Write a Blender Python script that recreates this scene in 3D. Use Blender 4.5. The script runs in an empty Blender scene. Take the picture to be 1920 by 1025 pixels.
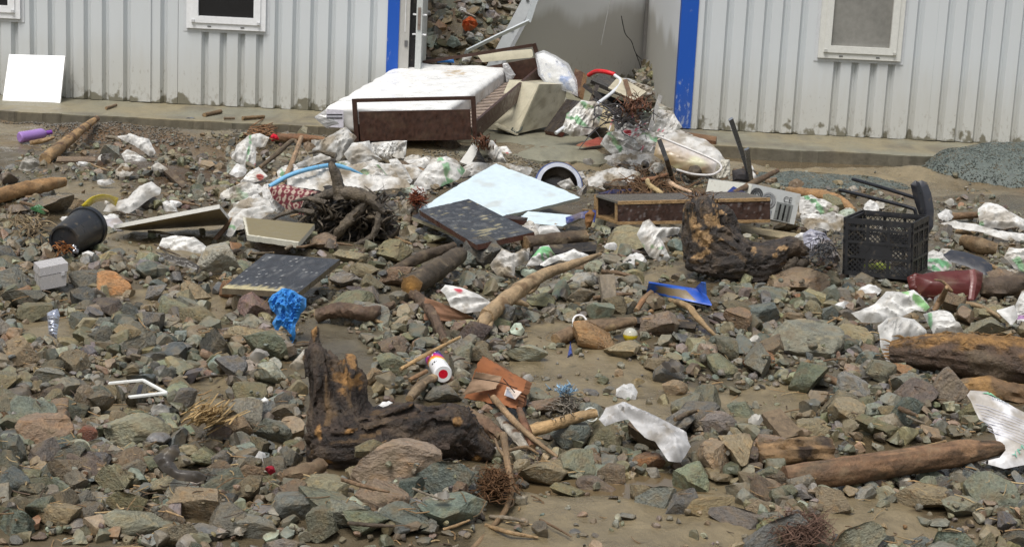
import bpy, math, random
import numpy as np
from mathutils import Vector
from mathutils.geometry import delaunay_2d_cdt

# ------------------------------------------------------------------ camera, sky, sun, exposure
sc = bpy.context.scene
COL = bpy.context.collection
H, FPX, PITCH, ROLL = 1.9, 3300.0, math.radians(12), math.radians(2.8)
_F = np.array([0, math.cos(PITCH), -math.sin(PITCH)])
_R0 = np.array([1.0, 0, 0]); _U0 = np.array([0, math.sin(PITCH), math.cos(PITCH)])
_R = _R0 * math.cos(ROLL) + _U0 * math.sin(ROLL)
_U = -_R0 * math.sin(ROLL) + _U0 * math.cos(ROLL)
EYE = np.array([0, 0, H])
cam = bpy.data.cameras.new('camera'); cam.sensor_width = 36; cam.lens = 36 * FPX / 1920
cam.clip_start = .1; cam.clip_end = 2000
camo = bpy.data.objects.new('camera', cam); COL.objects.link(camo)
from mathutils import Matrix
camo.matrix_world = Matrix(((_R[0], _U[0], -_F[0], 0), (_R[1], _U[1], -_F[1], 0), (_R[2], _U[2], -_F[2], H), (0, 0, 0, 1)))
sc.camera = camo
SUN_EL, SUN_AZ = math.radians(64), math.radians(205)      # azimuth clockwise from +Y: behind the camera, a little to the left
w = bpy.data.worlds.new('World'); sc.world = w; w.use_nodes = True
nt = w.node_tree; bg = nt.nodes['Background']
sky = nt.nodes.new('ShaderNodeTexSky'); sky.sky_type = 'NISHITA'; sky.sun_disc = False
sky.sun_elevation = SUN_EL; sky.sun_rotation = SUN_AZ; sky.air_density = 1.6; sky.dust_density = 4.0; sky.ozone_density = .6
hs = nt.nodes.new('ShaderNodeHueSaturation'); hs.inputs['Saturation'].default_value = .58   # cloud cover greys the sky
nt.links.new(sky.outputs[0], hs.inputs['Color']); nt.links.new(hs.outputs[0], bg.inputs[0])
bg.inputs[1].default_value = .088
sl = bpy.data.lights.new('sun', 'SUN'); sl.energy = 2.0; sl.angle = math.radians(25); sl.color = (1, .98, .95)
so = bpy.data.objects.new('sun', sl); COL.objects.link(so)
_sd = Vector((math.sin(SUN_AZ) * math.cos(SUN_EL), math.cos(SUN_AZ) * math.cos(SUN_EL), math.sin(SUN_EL)))
so.rotation_euler = _sd.to_track_quat('Z', 'Y').to_euler(); so.location = (0, -5, 20)
vs = sc.view_settings
sc.display_settings.display_device = 'sRGB'
vs.view_transform = 'Standard'; vs.look = 'None'; vs.gamma = 1; vs.use_curve_mapping = False
vs.exposure = 0.44
sc.cycles.use_denoising = True
sc.cycles.max_bounces = 6; sc.cycles.caustics_reflective = False; sc.cycles.caustics_refractive = False

# ------------------------------------------------------------------ pixel helpers (photograph pixels -> points in the place)
def ray(px, py): return _F * FPX + _R * (px - 960) - _U * (py - 512.5)
def G(px, py, z=0.0):
    d = ray(px, py); return EYE + d * ((z - H) / d[2])
def D(px, py, Y):
    d = ray(px, py); return EYE + d * (Y / d[1])
def proj(P):
    v = np.asarray(P) - EYE; k = v @ _F
    return np.stack([960 + FPX * (v @ _R) / k, 512.5 - FPX * (v @ _U) / k], -1)
def mpp(P): return ((np.asarray(P) - EYE) @ _F) / FPX      # metres per pixel there
def rgb(h):
    h = h.lstrip('#'); c = [int(h[i:i + 2], 16) / 255 for i in (0, 2, 4)]
    return np.array([x / 12.92 if x < .04045 else ((x + .055) / 1.055) ** 2.4 for x in c])
def nrm(v):
    v = np.asarray(v, float); return v / (np.linalg.norm(v) + 1e-12)

# ------------------------------------------------------------------ numpy noise
_rg = np.random.RandomState(7)
_PM = np.tile(_rg.permutation(256), 2)
_GR = _rg.normal(size=(256, 3)); _GR /= np.linalg.norm(_GR, axis=1)[:, None]
def pn(p):
    p = np.asarray(p, float); i = np.floor(p).astype(int); f = p - i; u = f * f * f * (f * (f * 6 - 15) + 10)
    i &= 255; out = 0
    for dx in (0, 1):
        for dy in (0, 1):
            for dz in (0, 1):
                h = _PM[_PM[_PM[(i[..., 0] + dx) & 255] + ((i[..., 1] + dy) & 255)] + ((i[..., 2] + dz) & 255)]
                g = _GR[h]; d = (g[..., 0] * (f[..., 0] - dx) + g[..., 1] * (f[..., 1] - dy) + g[..., 2] * (f[..., 2] - dz))
                wt = (u[..., 0] if dx else 1 - u[..., 0]) * (u[..., 1] if dy else 1 - u[..., 1]) * (u[..., 2] if dz else 1 - u[..., 2])
                out = out + wt * d
    return out * 1.5
def fbm(p, o=4, g=.5):
    s = 0; a = 1.0; p = np.asarray(p, float)
    for k in range(o): s = s + a * pn(p * 2 ** k + 17.3 * k); a *= g
    return s
def ridge(p, o=3):
    s = 0; a = 1.0; p = np.asarray(p, float)
    for k in range(o): s = s + a * (1 - 2.2 * np.abs(pn(p * 2.1 ** k + 9.1 * k))); a *= .5
    return s
def sstep(a, b, x):
    t = np.clip((x - a) / (b - a + 1e-12), 0, 1); return t * t * (3 - 2 * t)
def mixc(a, b, t): t = np.asarray(t)[..., None]; return np.asarray(a) * (1 - t) + np.asarray(b) * t

# ------------------------------------------------------------------ materials
_mats = {}
def nn(nt, t, **k):
    n = nt.nodes.new(t)
    for a, b in k.items(): setattr(n, a, b)
    return n
def vmat(name, rough=.7, bump=.3, bscale=60, var=.25, spec=.4, metal=0, stretch=(1, 1, 1), rvar=.15, src='attr', dirt=0, alpha=1, trans=0, coat=0, bdist=None, tint=0, mudc=(.205, .16, .098)):
    """surface whose own colour is stored on the mesh (Col) or object; noise varies colour, gloss and relief"""
    if name in _mats: return _mats[name]
    m = bpy.data.materials.new(name); m.use_nodes = True; t = m.node_tree; L = t.links.new
    b = t.nodes['Principled BSDF']
    if src == 'attr': c = nn(t, 'ShaderNodeVertexColor', layer_name='Col').outputs[0]
    else: c = nn(t, 'ShaderNodeObjectInfo').outputs['Color']
    tc = nn(t, 'ShaderNodeTexCoord'); oi = nn(t, 'ShaderNodeObjectInfo')
    mp = nn(t, 'ShaderNodeMapping'); mp.inputs['Scale'].default_value = stretch
    ad = nn(t, 'ShaderNodeVectorMath', operation='ADD'); L(tc.outputs['Object'], mp.inputs[0]); L(mp.outputs[0], ad.inputs[0])
    sc_ = nn(t, 'ShaderNodeMath', operation='MULTIPLY'); sc_.inputs[1].default_value = 37; L(oi.outputs['Random'], sc_.inputs[0]); L(sc_.outputs[0], ad.inputs[1])
    n1 = nn(t, 'ShaderNodeTexNoise'); n1.inputs['Scale'].default_value = bscale; n1.inputs['Detail'].default_value = 6; n1.inputs['Roughness'].default_value = .65; L(ad.outputs[0], n1.inputs['Vector'])
    n2 = nn(t, 'ShaderNodeTexNoise'); n2.inputs['Scale'].default_value = bscale * .22; n2.inputs['Detail'].default_value = 5; L(ad.outputs[0], n2.inputs['Vector'])
    r = nn(t, 'ShaderNodeMapRange'); r.inputs[1].default_value = .3; r.inputs[2].default_value = .7; r.inputs[3].default_value = 1 - var; r.inputs[4].default_value = 1 + var * .95
    av = nn(t, 'ShaderNodeMath', operation='ADD'); L(n1.outputs[0], av.inputs[0]); L(n2.outputs[0], av.inputs[1])
    hv = nn(t, 'ShaderNodeMath', operation='MULTIPLY'); hv.inputs[1].default_value = .5; L(av.outputs[0], hv.inputs[0]); L(hv.outputs[0], r.inputs[0])
    mx = nn(t, 'ShaderNodeVectorMath', operation='SCALE'); L(c, mx.inputs[0]); L(r.outputs[0], mx.inputs['Scale'])
    col = mx.outputs[0]
    if tint:      # iron-stained and bleached areas of the stone
        n3 = nn(t, 'ShaderNodeTexNoise'); n3.inputs['Scale'].default_value = bscale * .35; n3.inputs['Detail'].default_value = 4; ofs = nn(t, 'ShaderNodeVectorMath', operation='ADD'); ofs.inputs[1].default_value = (7, 3, 5); L(ad.outputs[0], ofs.inputs[0]); L(ofs.outputs[0], n3.inputs['Vector'])
        ra = nn(t, 'ShaderNodeMapRange'); ra.inputs[1].default_value = .50; ra.inputs[2].default_value = .66; ra.inputs[4].default_value = tint; L(n3.outputs[0], ra.inputs[0])
        wm = nn(t, 'ShaderNodeVectorMath', operation='MULTIPLY'); wm.inputs[1].default_value = (1.5, 1.12, .68); L(col, wm.inputs[0]); m3 = nn(t, 'ShaderNodeMix', data_type='RGBA'); L(ra.outputs[0], m3.inputs[0]); L(col, m3.inputs[6]); L(wm.outputs[0], m3.inputs[7]); col = m3.outputs[2]
    if dirt:
        rr = nn(t, 'ShaderNodeMapRange'); rr.inputs[1].default_value = .62 - dirt * .25; rr.inputs[2].default_value = .8 - dirt * .22; L(n2.outputs[0], rr.inputs[0])
        rr.inputs[4].default_value = min(1, .5 + dirt * .5)
        mm = nn(t, 'ShaderNodeMix', data_type='RGBA'); mm.inputs[7].default_value = (*mudc, 1); L(rr.outputs[0], mm.inputs[0]); L(col, mm.inputs[6]); col = mm.outputs[2]
    L(col, b.inputs['Base Color'])
    rm = nn(t, 'ShaderNodeMapRange'); rm.inputs[1].default_value = .3; rm.inputs[2].default_value = .7; rm.inputs[3].default_value = max(.03, rough - rvar); rm.inputs[4].default_value = min(1, rough + rvar); L(n2.outputs[0], rm.inputs[0]); L(rm.outputs[0], b.inputs['Roughness'])
    b.inputs['Specular IOR Level'].default_value = spec; b.inputs['Metallic'].default_value = metal
    if trans: b.inputs['Transmission Weight'].default_value = trans
    if coat: b.inputs['Coat Weight'].default_value = coat; b.inputs['Coat Roughness'].default_value = .25
    if alpha < 1: b.inputs['Alpha'].default_value = alpha
    if bump:
        bp = nn(t, 'ShaderNodeBump'); bp.inputs['Strength'].default_value = bump; bp.inputs['Distance'].default_value = bdist or .35 / bscale; L(n1.outputs[0], bp.inputs['Height']); L(bp.outputs[0], b.inputs['Normal'])
    _mats[name] = m; return m
M_ROCK = vmat('rock_surface', .36, 1.0, 6.5, .62, .5, src='obj', dirt=.52, bdist=.016, tint=.35, rvar=.22, mudc=(.165, .125, .072))
M_STONE = vmat('small_stone_surface', .42, .9, 75, .6, .5, dirt=.6, bdist=.006, tint=.3, rvar=.2, mudc=(.145, .112, .068))
M_WOOD = vmat('weathered_wood', .62, 1.0, 70, .5, .35, bdist=.007, dirt=.25)
M_BARK = vmat('wet_bark', .5, 1.0, 85, .75, .5, bdist=.012, rvar=.25)
M_SACK = vmat('woven_sack', .55, .35, 120, .16, .4, dirt=.22, bdist=.003)
M_PLASTIC = vmat('scuffed_plastic', .38, .15, 120, .12, .5, dirt=.1)
M_PAINT = vmat('painted_board', .45, .15, 150, .1, .45)
M_WETBOARD = vmat('wet_board', .35, .3, 110, .3, .5, rvar=.2)
M_CLOTH = vmat('cloth', .9, .5, 200, .2, .15)
M_METAL = vmat('coated_metal', .35, .1, 90, .12, .5, metal=.3)
M_CHROME = vmat('polished_steel', .12, .05, 60, .08, .5, metal=1)
M_FILM = vmat('clear_film', .18, .1, 60, .05, .5, trans=.55)
M_CONC = vmat('wet_concrete', .55, .5, 40, .25, .4)
M_GLASS = vmat('dark_glass', .08, 0, 20, .1, .5, rvar=.03)
M_DUSTGLASS = vmat('dusty_glass', .55, .1, 25, .25, .4)
M_CARD = vmat('cardboard', .75, .25, 110, .18, .2)

# ------------------------------------------------------------------ object helpers
def tag(o, label=None, cat=None, group=None, kind=None):
    if label: o['label'] = label
    if cat: o['category'] = cat
    if group: o['group'] = group
    if kind: o['kind'] = kind
    return o
def empty(name, loc, label, cat, group=None):
    o = bpy.data.objects.new(name, None); COL.objects.link(o); o.location = loc; o.empty_display_size = .1
    return tag(o, label, cat, group)
class MB:
    def __init__(s): s.V = []; s.F = []; s.C = []; s.n = 0
    def add(s, V, F, c):
        V = np.asarray(V, float).reshape(-1, 3); c = np.asarray(c, float)
        if c.ndim == 1: c = np.tile(c, (len(V), 1))
        s.F += [tuple(int(i) + s.n for i in f) for f in F]; s.V.append(V); s.C.append(c); s.n += len(V); return s
    def build(s, name, mat, parent=None, smooth=None, origin=None):
        return mk(name, np.concatenate(s.V), s.F, np.concatenate(s.C), mat, parent, smooth, origin)
def mk(name, V, F, c, mat, parent=None, smooth=None, origin=None):
    V = np.asarray(V, float); me = bpy.data.meshes.new(name)
    if parent is not None:
        o0 = np.array(parent.location); p = parent
        while p.parent is not None: p = p.parent; o0 = o0 + np.array(p.location)
    elif origin is not None: o0 = np.asarray(origin, float)
    else: o0 = V.mean(0); o0[2] = V[:, 2].min()
    me.from_pydata((V - o0).tolist(), [], F if isinstance(F, list) else F.tolist()); me.update()
    at = me.color_attributes.new('Col', 'FLOAT_COLOR', 'POINT')
    c = np.asarray(c, float)
    if c.ndim == 1: c = np.tile(c, (len(V), 1))
    at.data.foreach_set('color', np.concatenate([c, np.ones((len(c), 1))], 1).astype(np.float32).ravel())
    me.materials.append(mat)
    if smooth is not None:
        me.polygons.foreach_set('use_smooth', [True] * len(me.polygons))
        if smooth < 179: me.set_sharp_from_angle(angle=math.radians(smooth))
    o = bpy.data.objects.new(name, me); COL.objects.link(o)
    if parent is not None: o.parent = parent
    else: o.location = o0
    return o

# primitives: each gives (V, F)
def box8(p):  # eight corners: bottom 4 (ccw), top 4
    return np.array(p, float), [(3, 2, 1, 0), (4, 5, 6, 7), (0, 1, 5, 4), (1, 2, 6, 5), (2, 3, 7, 6), (3, 0, 4, 7)]
def boxv(o, a, b, c):
    o, a, b, c = [np.asarray(x, float) for x in (o, a, b, c)]
    if np.dot(np.cross(a, b), c) < 0: a, b = b, a
    return box8([o, o + a, o + a + b, o + b, o + c, o + a + c, o + a + b + c, o + b + c])
def bar(p, q, wx, wy, up=(0, 0, 1)):  # rectangular bar between two points
    p, q = np.asarray(p, float), np.asarray(q, float); d = nrm(q - p); s = np.cross(d, up)
    if np.linalg.norm(s) < 1e-6: s = np.array([1., 0, 0])
    s = nrm(s); u = np.cross(s, d)
    return boxv(p - s * wx / 2 - u * wy / 2, q - p, s * wx, u * wy)
def crom(P, n):
    P = np.asarray(P, float)
    if len(P) == 2: t = np.linspace(0, 1, n)[:, None]; return P[0] * (1 - t) + P[1] * t
    Q = np.vstack([2 * P[0] - P[1], P, 2 * P[-1] - P[-2]]); out = []
    for x in np.linspace(0, len(P) - 1.000001, n):
        i = int(x); t = x - i; a, b, c, d = Q[i:i + 4]
        out.append(.5 * ((2 * b) + (c - a) * t + (2 * a - 5 * b + 4 * c - d) * t * t + (3 * b - a - 3 * c + d) * t ** 3))
    return np.array(out)
def tube(P, R, ns=10, nl=None, rough=0, rf=8, seed=0, cap=True, flat=1.0):
    """tapered tube along a curve; rough = bark relief as a share of the radius"""
    P = np.asarray(P, float); R = np.atleast_1d(np.asarray(R, float))
    if nl is None: nl = max(6, 5 * len(P))
    if len(R) == 1: R = np.tile(R, len(P))
    C = crom(P, nl); r = np.interp(np.linspace(0, 1, nl), np.linspace(0, 1, len(R)), R)
    T = np.gradient(C, axis=0); T /= np.linalg.norm(T, axis=1)[:, None] + 1e-12
    ref = np.array([0, 0, 1.]) if abs(T[0][2]) < .9 else np.array([0, 1., 0]); a = nrm(np.cross(T[0], ref)); A = []
    for k in range(nl): a = nrm(a - T[k] * (a @ T[k])); A.append(a)
    A = np.array(A); B = np.cross(T, A); th = np.linspace(0, 2 * np.pi, ns, endpoint=False)
    dirs = A[:, None] * np.cos(th)[None, :, None] + B[:, None] * np.sin(th)[None, :, None] * flat
    rr = np.tile(r[:, None], (1, ns))
    if rough:
        s = np.concatenate([[0], np.cumsum(np.linalg.norm(np.diff(C, axis=0), axis=1))]) / max(r.max(), 1e-6)
        q = np.stack([np.cos(th)[None] * 1.3 + 0 * s[:, None] + seed * 3.7, np.sin(th)[None] * 1.3 + 0 * s[:, None], .22 * s[:, None] + 0 * th[None]], -1)
        rr = rr * (1 + rough * (fbm(q * rf / 5, 2) + .55 * ridge(q * rf / 2.2, 2) - .2))
    V = (C[:, None] + dirs * rr[..., None]).reshape(-1, 3)
    F = [(i * ns + j, i * ns + (j + 1) % ns, (i + 1) * ns + (j + 1) % ns, (i + 1) * ns + j) for i in range(nl - 1) for j in range(ns)]
    if cap:
        n = len(V); V = np.vstack([V, C[0] - T[0] * r[0] * .12, C[-1] + T[-1] * r[-1] * .12])
        F += [(n, (j + 1) % ns, j) for j in range(ns)] + [(n + 1, (nl - 1) * ns + j, (nl - 1) * ns + (j + 1) % ns) for j in range(ns)]
    return V, F
def lathe(p0, p1, prof, n=28):
    """surface of revolution about p0->p1; prof = [(t, radius)]"""
    p0, p1 = np.asarray(p0, float), np.asarray(p1, float); d = p1 - p0; z = nrm(d)
    a = nrm(np.cross(z, (0, 0, 1) if abs(z[2]) < .9 else (1, 0, 0))); b = np.cross(z, a); th = np.linspace(0, 2 * np.pi, n, endpoint=False)
    V = np.array([p0 + d * t + r * (a * math.cos(x) + b * math.sin(x)) for t, r in prof for x in th])
    F = [(i * n + j, i * n + (j + 1) % n, (i + 1) * n + (j + 1) % n, (i + 1) * n + j) for i in range(len(prof) - 1) for j in range(n)]
    return V, F
def grid_quad(c4, nu, nv):
    c = [np.asarray(x, float) for x in c4]; u, v = np.meshgrid(np.linspace(0, 1, nu), np.linspace(0, 1, nv)); u = u.ravel(); v = v.ravel()
    V = (1 - u)[:, None] * (1 - v)[:, None] * c[0] + u[:, None] * (1 - v)[:, None] * c[1] + u[:, None] * v[:, None] * c[2] + (1 - u)[:, None] * v[:, None] * c[3]
    F = [(j * nu + i, j * nu + i + 1, (j + 1) * nu + i + 1, (j + 1) * nu + i) for j in range(nv - 1) for i in range(nu - 1)]
    return V, F, u, v
def slab_mesh(mb, c4, thick, col, edge, back=None, nu=24, nv=24, warp=0, seed=0, chip=.0):
    """a board: four corners of the seen face, given thickness away from the viewer; col may be a function of (u, v)"""
    V, F, u, v = grid_quad(c4, nu, nv); c = [np.asarray(x, float) for x in c4]
    n = nrm(np.cross(c[1] - c[0], c[3] - c[0]))
    if n @ (EYE - c[0]) < 0: n = -n; F = [f[::-1] for f in F]
    if np.cross(c[1] - c[0], c[3] - c[0]) @ n < 0: pass
    if warp: V = V + n * (warp * fbm(np.stack([u * 1.6 + seed, v * 1.6, 0 * u], -1), 2))[:, None]
    if chip:
        e = np.minimum(np.minimum(u, 1 - u), np.minimum(v, 1 - v)) < 1e-6; ctr = V.mean(0)
        k = np.maximum(0, fbm(np.stack([u * 9 + seed, v * 9, 0 * u + seed], -1), 3)) * e
        V = V + (ctr - V) * (chip * k)[:, None]
    cc = col(u, v) if callable(col) else np.tile(np.asarray(col, float), (len(u), 1))
    mb.add(V, F, cc)
    mb.add(V - n * thick, [f[::-1] for f in F], back if back is not None else edge)
    ring = [i for i in range(nu)] + [j * nu + nu - 1 for j in range(1, nv)] + [(nv - 1) * nu + i for i in range(nu - 2, -1, -1)] + [j * nu for j in range(nv - 2, 0, -1)]
    Rv = V[ring]; m = len(ring); W = np.vstack([Rv, Rv - n * thick])
    ff = [(i, (i + 1) % m, m + (i + 1) % m, m + i) for i in range(m)]
    ctr = V.mean(0); a = W[ff[0][0]]; fn = np.cross(W[ff[0][1]] - a, W[ff[0][3]] - a)
    if fn @ (a - ctr) < 0: ff = [f[::-1] for f in ff]
    mb.add(W, ff, edge); return mb
def inpoly(x, y, poly):
    x = np.asarray(x, float); y = np.asarray(y, float); r = np.zeros(x.shape, bool); n = len(poly)
    for i in range(n):
        x0, y0 = poly[i]; x1, y1 = poly[(i + 1) % n]
        if y0 == y1: continue
        r ^= ((y0 > y) != (y1 > y)) & (x < (x1 - x0) * (y - y0) / (y1 - y0) + x0)
    return r
EXC = []           # footprints (photograph pixels) kept clear of loose stones
def exc(*p): EXC.append(list(p))

_hs = [100]
def heap_mesh(poly, tilt=35, thick=.040, fold=.022, ff=7.5, ang=0, res=None, lift=0, foot=None, seed=None, jag=.004, Yd=None, back=.35, stretch=2.8):
    """crumpled cloth: a closed, folded, domed body whose outline fills the polygon; returns V, F, local u, v, edge distance, front mask"""
    if seed is None: _hs[0] += 1; seed = _hs[0]
    poly = np.array(poly, float)
    bx, by = foot if foot is not None else (poly[:, 0].mean(), poly[:, 1].max())
    P0 = G(bx, by, lift) if Yd is None else D(bx, by, Yd)
    tv = math.radians(tilt); ux = np.array([1., 0, 0]); uv = np.array([0, math.cos(tv), math.sin(tv)]); n = np.cross(ux, uv)
    pts = []
    for x, y in poly:
        d = ray(x, y); k = ((P0 - EYE) @ n) / (d @ n); q = EYE + d * k - P0; pts.append((q @ ux, q @ uv))
    pts = np.array(pts); size = math.sqrt(abs(np.prod(pts.max(0) - pts.min(0))))
    if res is None: res = min(.014, max(.004, size / 34))
    B = []
    for i in range(len(pts)):
        a, b = pts[i], pts[(i + 1) % len(pts)]; m = max(1, int(np.linalg.norm(b - a) / res))
        for k in range(m): B.append(a + (b - a) * k / m)
    B = np.array(B); q = np.c_[B * 14, np.full(len(B), seed * 1.7)]
    B = B + np.c_[pn(q), pn(q + 31.7)] * min(jag, size * .05)
    lo, hi = B.min(0), B.max(0); gx, gy = np.meshgrid(np.arange(lo[0], hi[0], res), np.arange(lo[1], hi[1], res * .87))
    gx[1::2] += res / 2; gx = gx.ravel(); gy = gy.ravel(); k = inpoly(gx, gy, B.tolist()); I = np.c_[gx, gy][k]
    def edist(X):
        d = np.full(len(X), 9.)
        for i in range(len(B)):
            a, b = B[i], B[(i + 1) % len(B)]; e = b - a; t = np.clip(((X - a) @ e) / (e @ e + 1e-12), 0, 1); d = np.minimum(d, np.linalg.norm(X - a - t[:, None] * e, axis=1))
        return d
    if len(I): I = I[edist(I) > res * .55]
    allv = np.vstack([B, I]); nb = len(B)
    vo, eo, fo, ov, _, _ = delaunay_2d_cdt([Vector(p) for p in allv.tolist()], [(i, (i + 1) % nb) for i in range(nb)], [], 1, 1e-5)
    X = np.array([tuple(v) for v in vo]); onb = np.array([any(j < nb for j in o) for o in ov])
    d = edist(X); d[onb] = 0
    ca, sa = math.cos(math.radians(ang)), math.sin(math.radians(ang))
    r = np.c_[(X[:, 0] * ca + X[:, 1] * sa), (-X[:, 0] * sa + X[:, 1] * ca) * stretch, np.full(len(X), seed * 2.3)]
    wq = np.stack([pn(r * 4 + 5), pn(r * 4 + 55), 0 * d], -1) * .08
    fo_ = ridge((r + wq) * ff, 3) * .62 + .8 * pn(r * ff * .5 + 3) + .16 * ridge((r[:, [1, 0, 2]] + wq) * ff * 2.3 + 7, 2)
    W = max(size * .22, 1e-3); dome = .52 * thick * (1 - np.exp(-d / W)) * (1 + .5 * pn(r * 3 + 8))
    z = dome + fold * fo_ * np.minimum(1, .35 + d / (W * .6))
    def W3(X, z): return P0 + X[:, :1] * ux + X[:, 1:] * uv + z[:, None] * n
    Vf = W3(X, z); zb = z - (res * .3 + back * thick * (1 - np.exp(-d / W)) + .004 * (1 - np.exp(-d / .01))) * (d > 0); Vb = W3(X, np.where(d > 0, zb, z))
    nv = len(X); idx = np.arange(nv) + nv
    idx[onb] = np.nonzero(onb)[0]
    F = [tuple(f) for f in fo]; a, b, c = [X[i] for i in F[0]]
    e1, e2 = b - a, c - a
    if e1[0] * e2[1] - e1[1] * e2[0] < 0: F = [f[::-1] for f in F]
    Fb = [tuple(int(idx[i]) for i in f[::-1]) for f in F]
    return np.vstack([Vf, Vb]), F + Fb, np.r_[X[:, 0], X[:, 0]], np.r_[X[:, 1], X[:, 1]], np.r_[d, d], lambda X2, dz=.002: _surf(X, z, X2, dz, W3)
def _surf(X, z, X2, dz, W3):
    zz = np.array([z[np.argmin(((X - p) ** 2).sum(1))] for p in X2]); return W3(np.asarray(X2), zz + dz)

MUD = np.array([.155, .118, .068])
def sack_col(u, v, base, bands=(), mud=.3, seed=0, spots=()):
    base = np.asarray(base, float) * (.78 + .26 * ((seed * 37 % 11) / 10)); mud = mud + .04 + .22 * ((seed * 53 % 7) / 6)
    """print, mud and painted grey shading of woven cloth: bands = (angle, offset, width, colour), spots = (u, v, r, colour)"""
    c = np.tile(np.asarray(base, float), (len(u), 1)); q = np.c_[u, v, 0 * u + seed]
    for a, o, wd, bc in bands:
        s = u * math.cos(math.radians(a)) + v * math.sin(math.radians(a)) + .012 * pn(q * 9) - o
        c = mixc(c, bc, .85 * sstep(.004, 0, np.abs(s) - wd / 2) * sstep(-.18, .0, pn(q * 13 + o * 31) + .55 * pn(q * 37)))
    for su, sv, sr, bc in spots:
        c = mixc(c, bc, sstep(.006, 0, np.hypot(u - su, v - sv) + .02 * pn(q * 16) - sr))
    c = c * (1 - .30 * sstep(-.1, .5, fbm(q * 11 + 70, 4)))[:, None]  # grey shading put into the cloth colour as soft blotches
    m = sstep(.30 - mud * .9, .70 - mud * .5, fbm(q * 7 + 40, 5)) * .85
    c = mixc(c, MUD * 1.25, m * min(1, .35 + mud)); return mixc(c, MUD * 1.7, .06 + .16 * mud + 0 * u)
WHITE = np.array([.74, .735, .71]); GREEN = np.array([.16, .42, .2]); RED = np.array([.55, .03, .07]); BLUE = np.array([.03, .10, .42])
def rag(name, label, cat, poly, base=WHITE, bands=(), mud=.3, mat=None, group=None, spots=(), ex=True, colfn=None, **k):
    V, F, u, v, d, S = heap_mesh(poly, **k)
    c = colfn(u, v, d) if colfn else sack_col(u, v, base, bands, mud, _hs[0], spots)
    o = mk(name, V, F, c, mat or M_SACK, None, 50); tag(o, label, cat, group)
    if ex: exc(*poly)
    return o, S

def wood_col(V, base, seed=0, var=.35, patch=None, pc=None, axis=(1, 0, 0)):
    ax = nrm(axis); s = V @ ax; q = V - s[:, None] * ax * .82
    f = .6 * fbm(q * 16 + seed * 3.1, 4) + .8 * fbm((V - s[:, None] * ax * .93) * 70 + seed, 2); c = np.asarray(base)[None] * (1 + var * 1.25 * f)[:, None]; c = mixc(c, np.array([.17, .13, .08]), .2 + .35 * sstep(.1, .6, fbm(V * 5 + seed, 3)))
    if patch is not None: c = mixc(c, pc, sstep(patch, patch + .12, fbm(V * 9 + seed * 7.7, 4)))
    return np.clip(c, .005, 1)
BROWN = np.array([.13, .085, .05]); TAN = np.array([.36, .24, .125]); DARKB = np.array([.045, .033, .024]); ORANGEW = np.array([.42, .22, .07])
def log(name, label, pts, rad, base=BROWN, cut=TAN, cat='log', z=None, rough=.16, ns=18, patch=None, pc=TAN, group=None, seed=None, mat=None, ends=(1, 1), var=.4, extra=(), ex=True, flat=1.0):
    """pts = (px, py, z) along the axis, rad in pixels"""
    if seed is None: _hs[0] += 1; seed = _hs[0]
    P = np.array([G(a, b, c) for a, b, c in pts]); R = np.array([r * mpp(p) for r, p in zip(rad, P)]) if len(np.atleast_1d(rad)) > 1 else np.array([rad * mpp(p) for p in P])
    L = np.linalg.norm(np.diff(P, axis=0), axis=1).sum(); nl = int(np.clip(L / max(R.mean() * .3, .004), 10, 90))
    V, F = tube(P, R, ns, nl, rough, 8, seed, flat=flat); ax = P[-1] - P[0]; c = wood_col(V, base, seed, var, patch, pc, ax)
    for e, i0 in ((ends[0], 0), (ends[1], nl - 1)):
        if e: c[i0 * ns:(i0 + 1) * ns] = mixc(c[i0 * ns:(i0 + 1) * ns], cut, np.full(ns, .35))
    if ends[0]: c[nl * ns] = cut
    if ends[1]: c[nl * ns + 1] = cut
    mb = MB().add(V, F, c)
    for ep, er in extra:
        Q = np.array([G(a, b, cc) for a, b, cc in ep]); RR = np.array([r * mpp(p) for r, p in zip(er, Q)]); v2, f2 = tube(Q, RR, 10, 7 * len(Q), rough, 8, seed + 1)
        mb.add(v2, f2, wood_col(v2, base, seed + 1, var, patch, pc, Q[-1] - Q[0]))
    o = mb.build(name, mat or M_WOOD, None, 60); tag(o, label, cat, group)
    if ex:
        for i in range(len(pts) - 1):
            (x0, y0, _), (x1, y1, _) = pts[i], pts[i + 1]; r0 = np.atleast_1d(rad)[min(i, len(np.atleast_1d(rad)) - 1)]
            dx, dy = nrm((x1 - x0, y1 - y0)); exc((x0 - dy * r0, y0 + dx * r0), (x1 - dy * r0, y1 + dx * r0), (x1 + dy * r0, y1 - dx * r0), (x0 + dy * r0, y0 - dx * r0))
    return o

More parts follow.
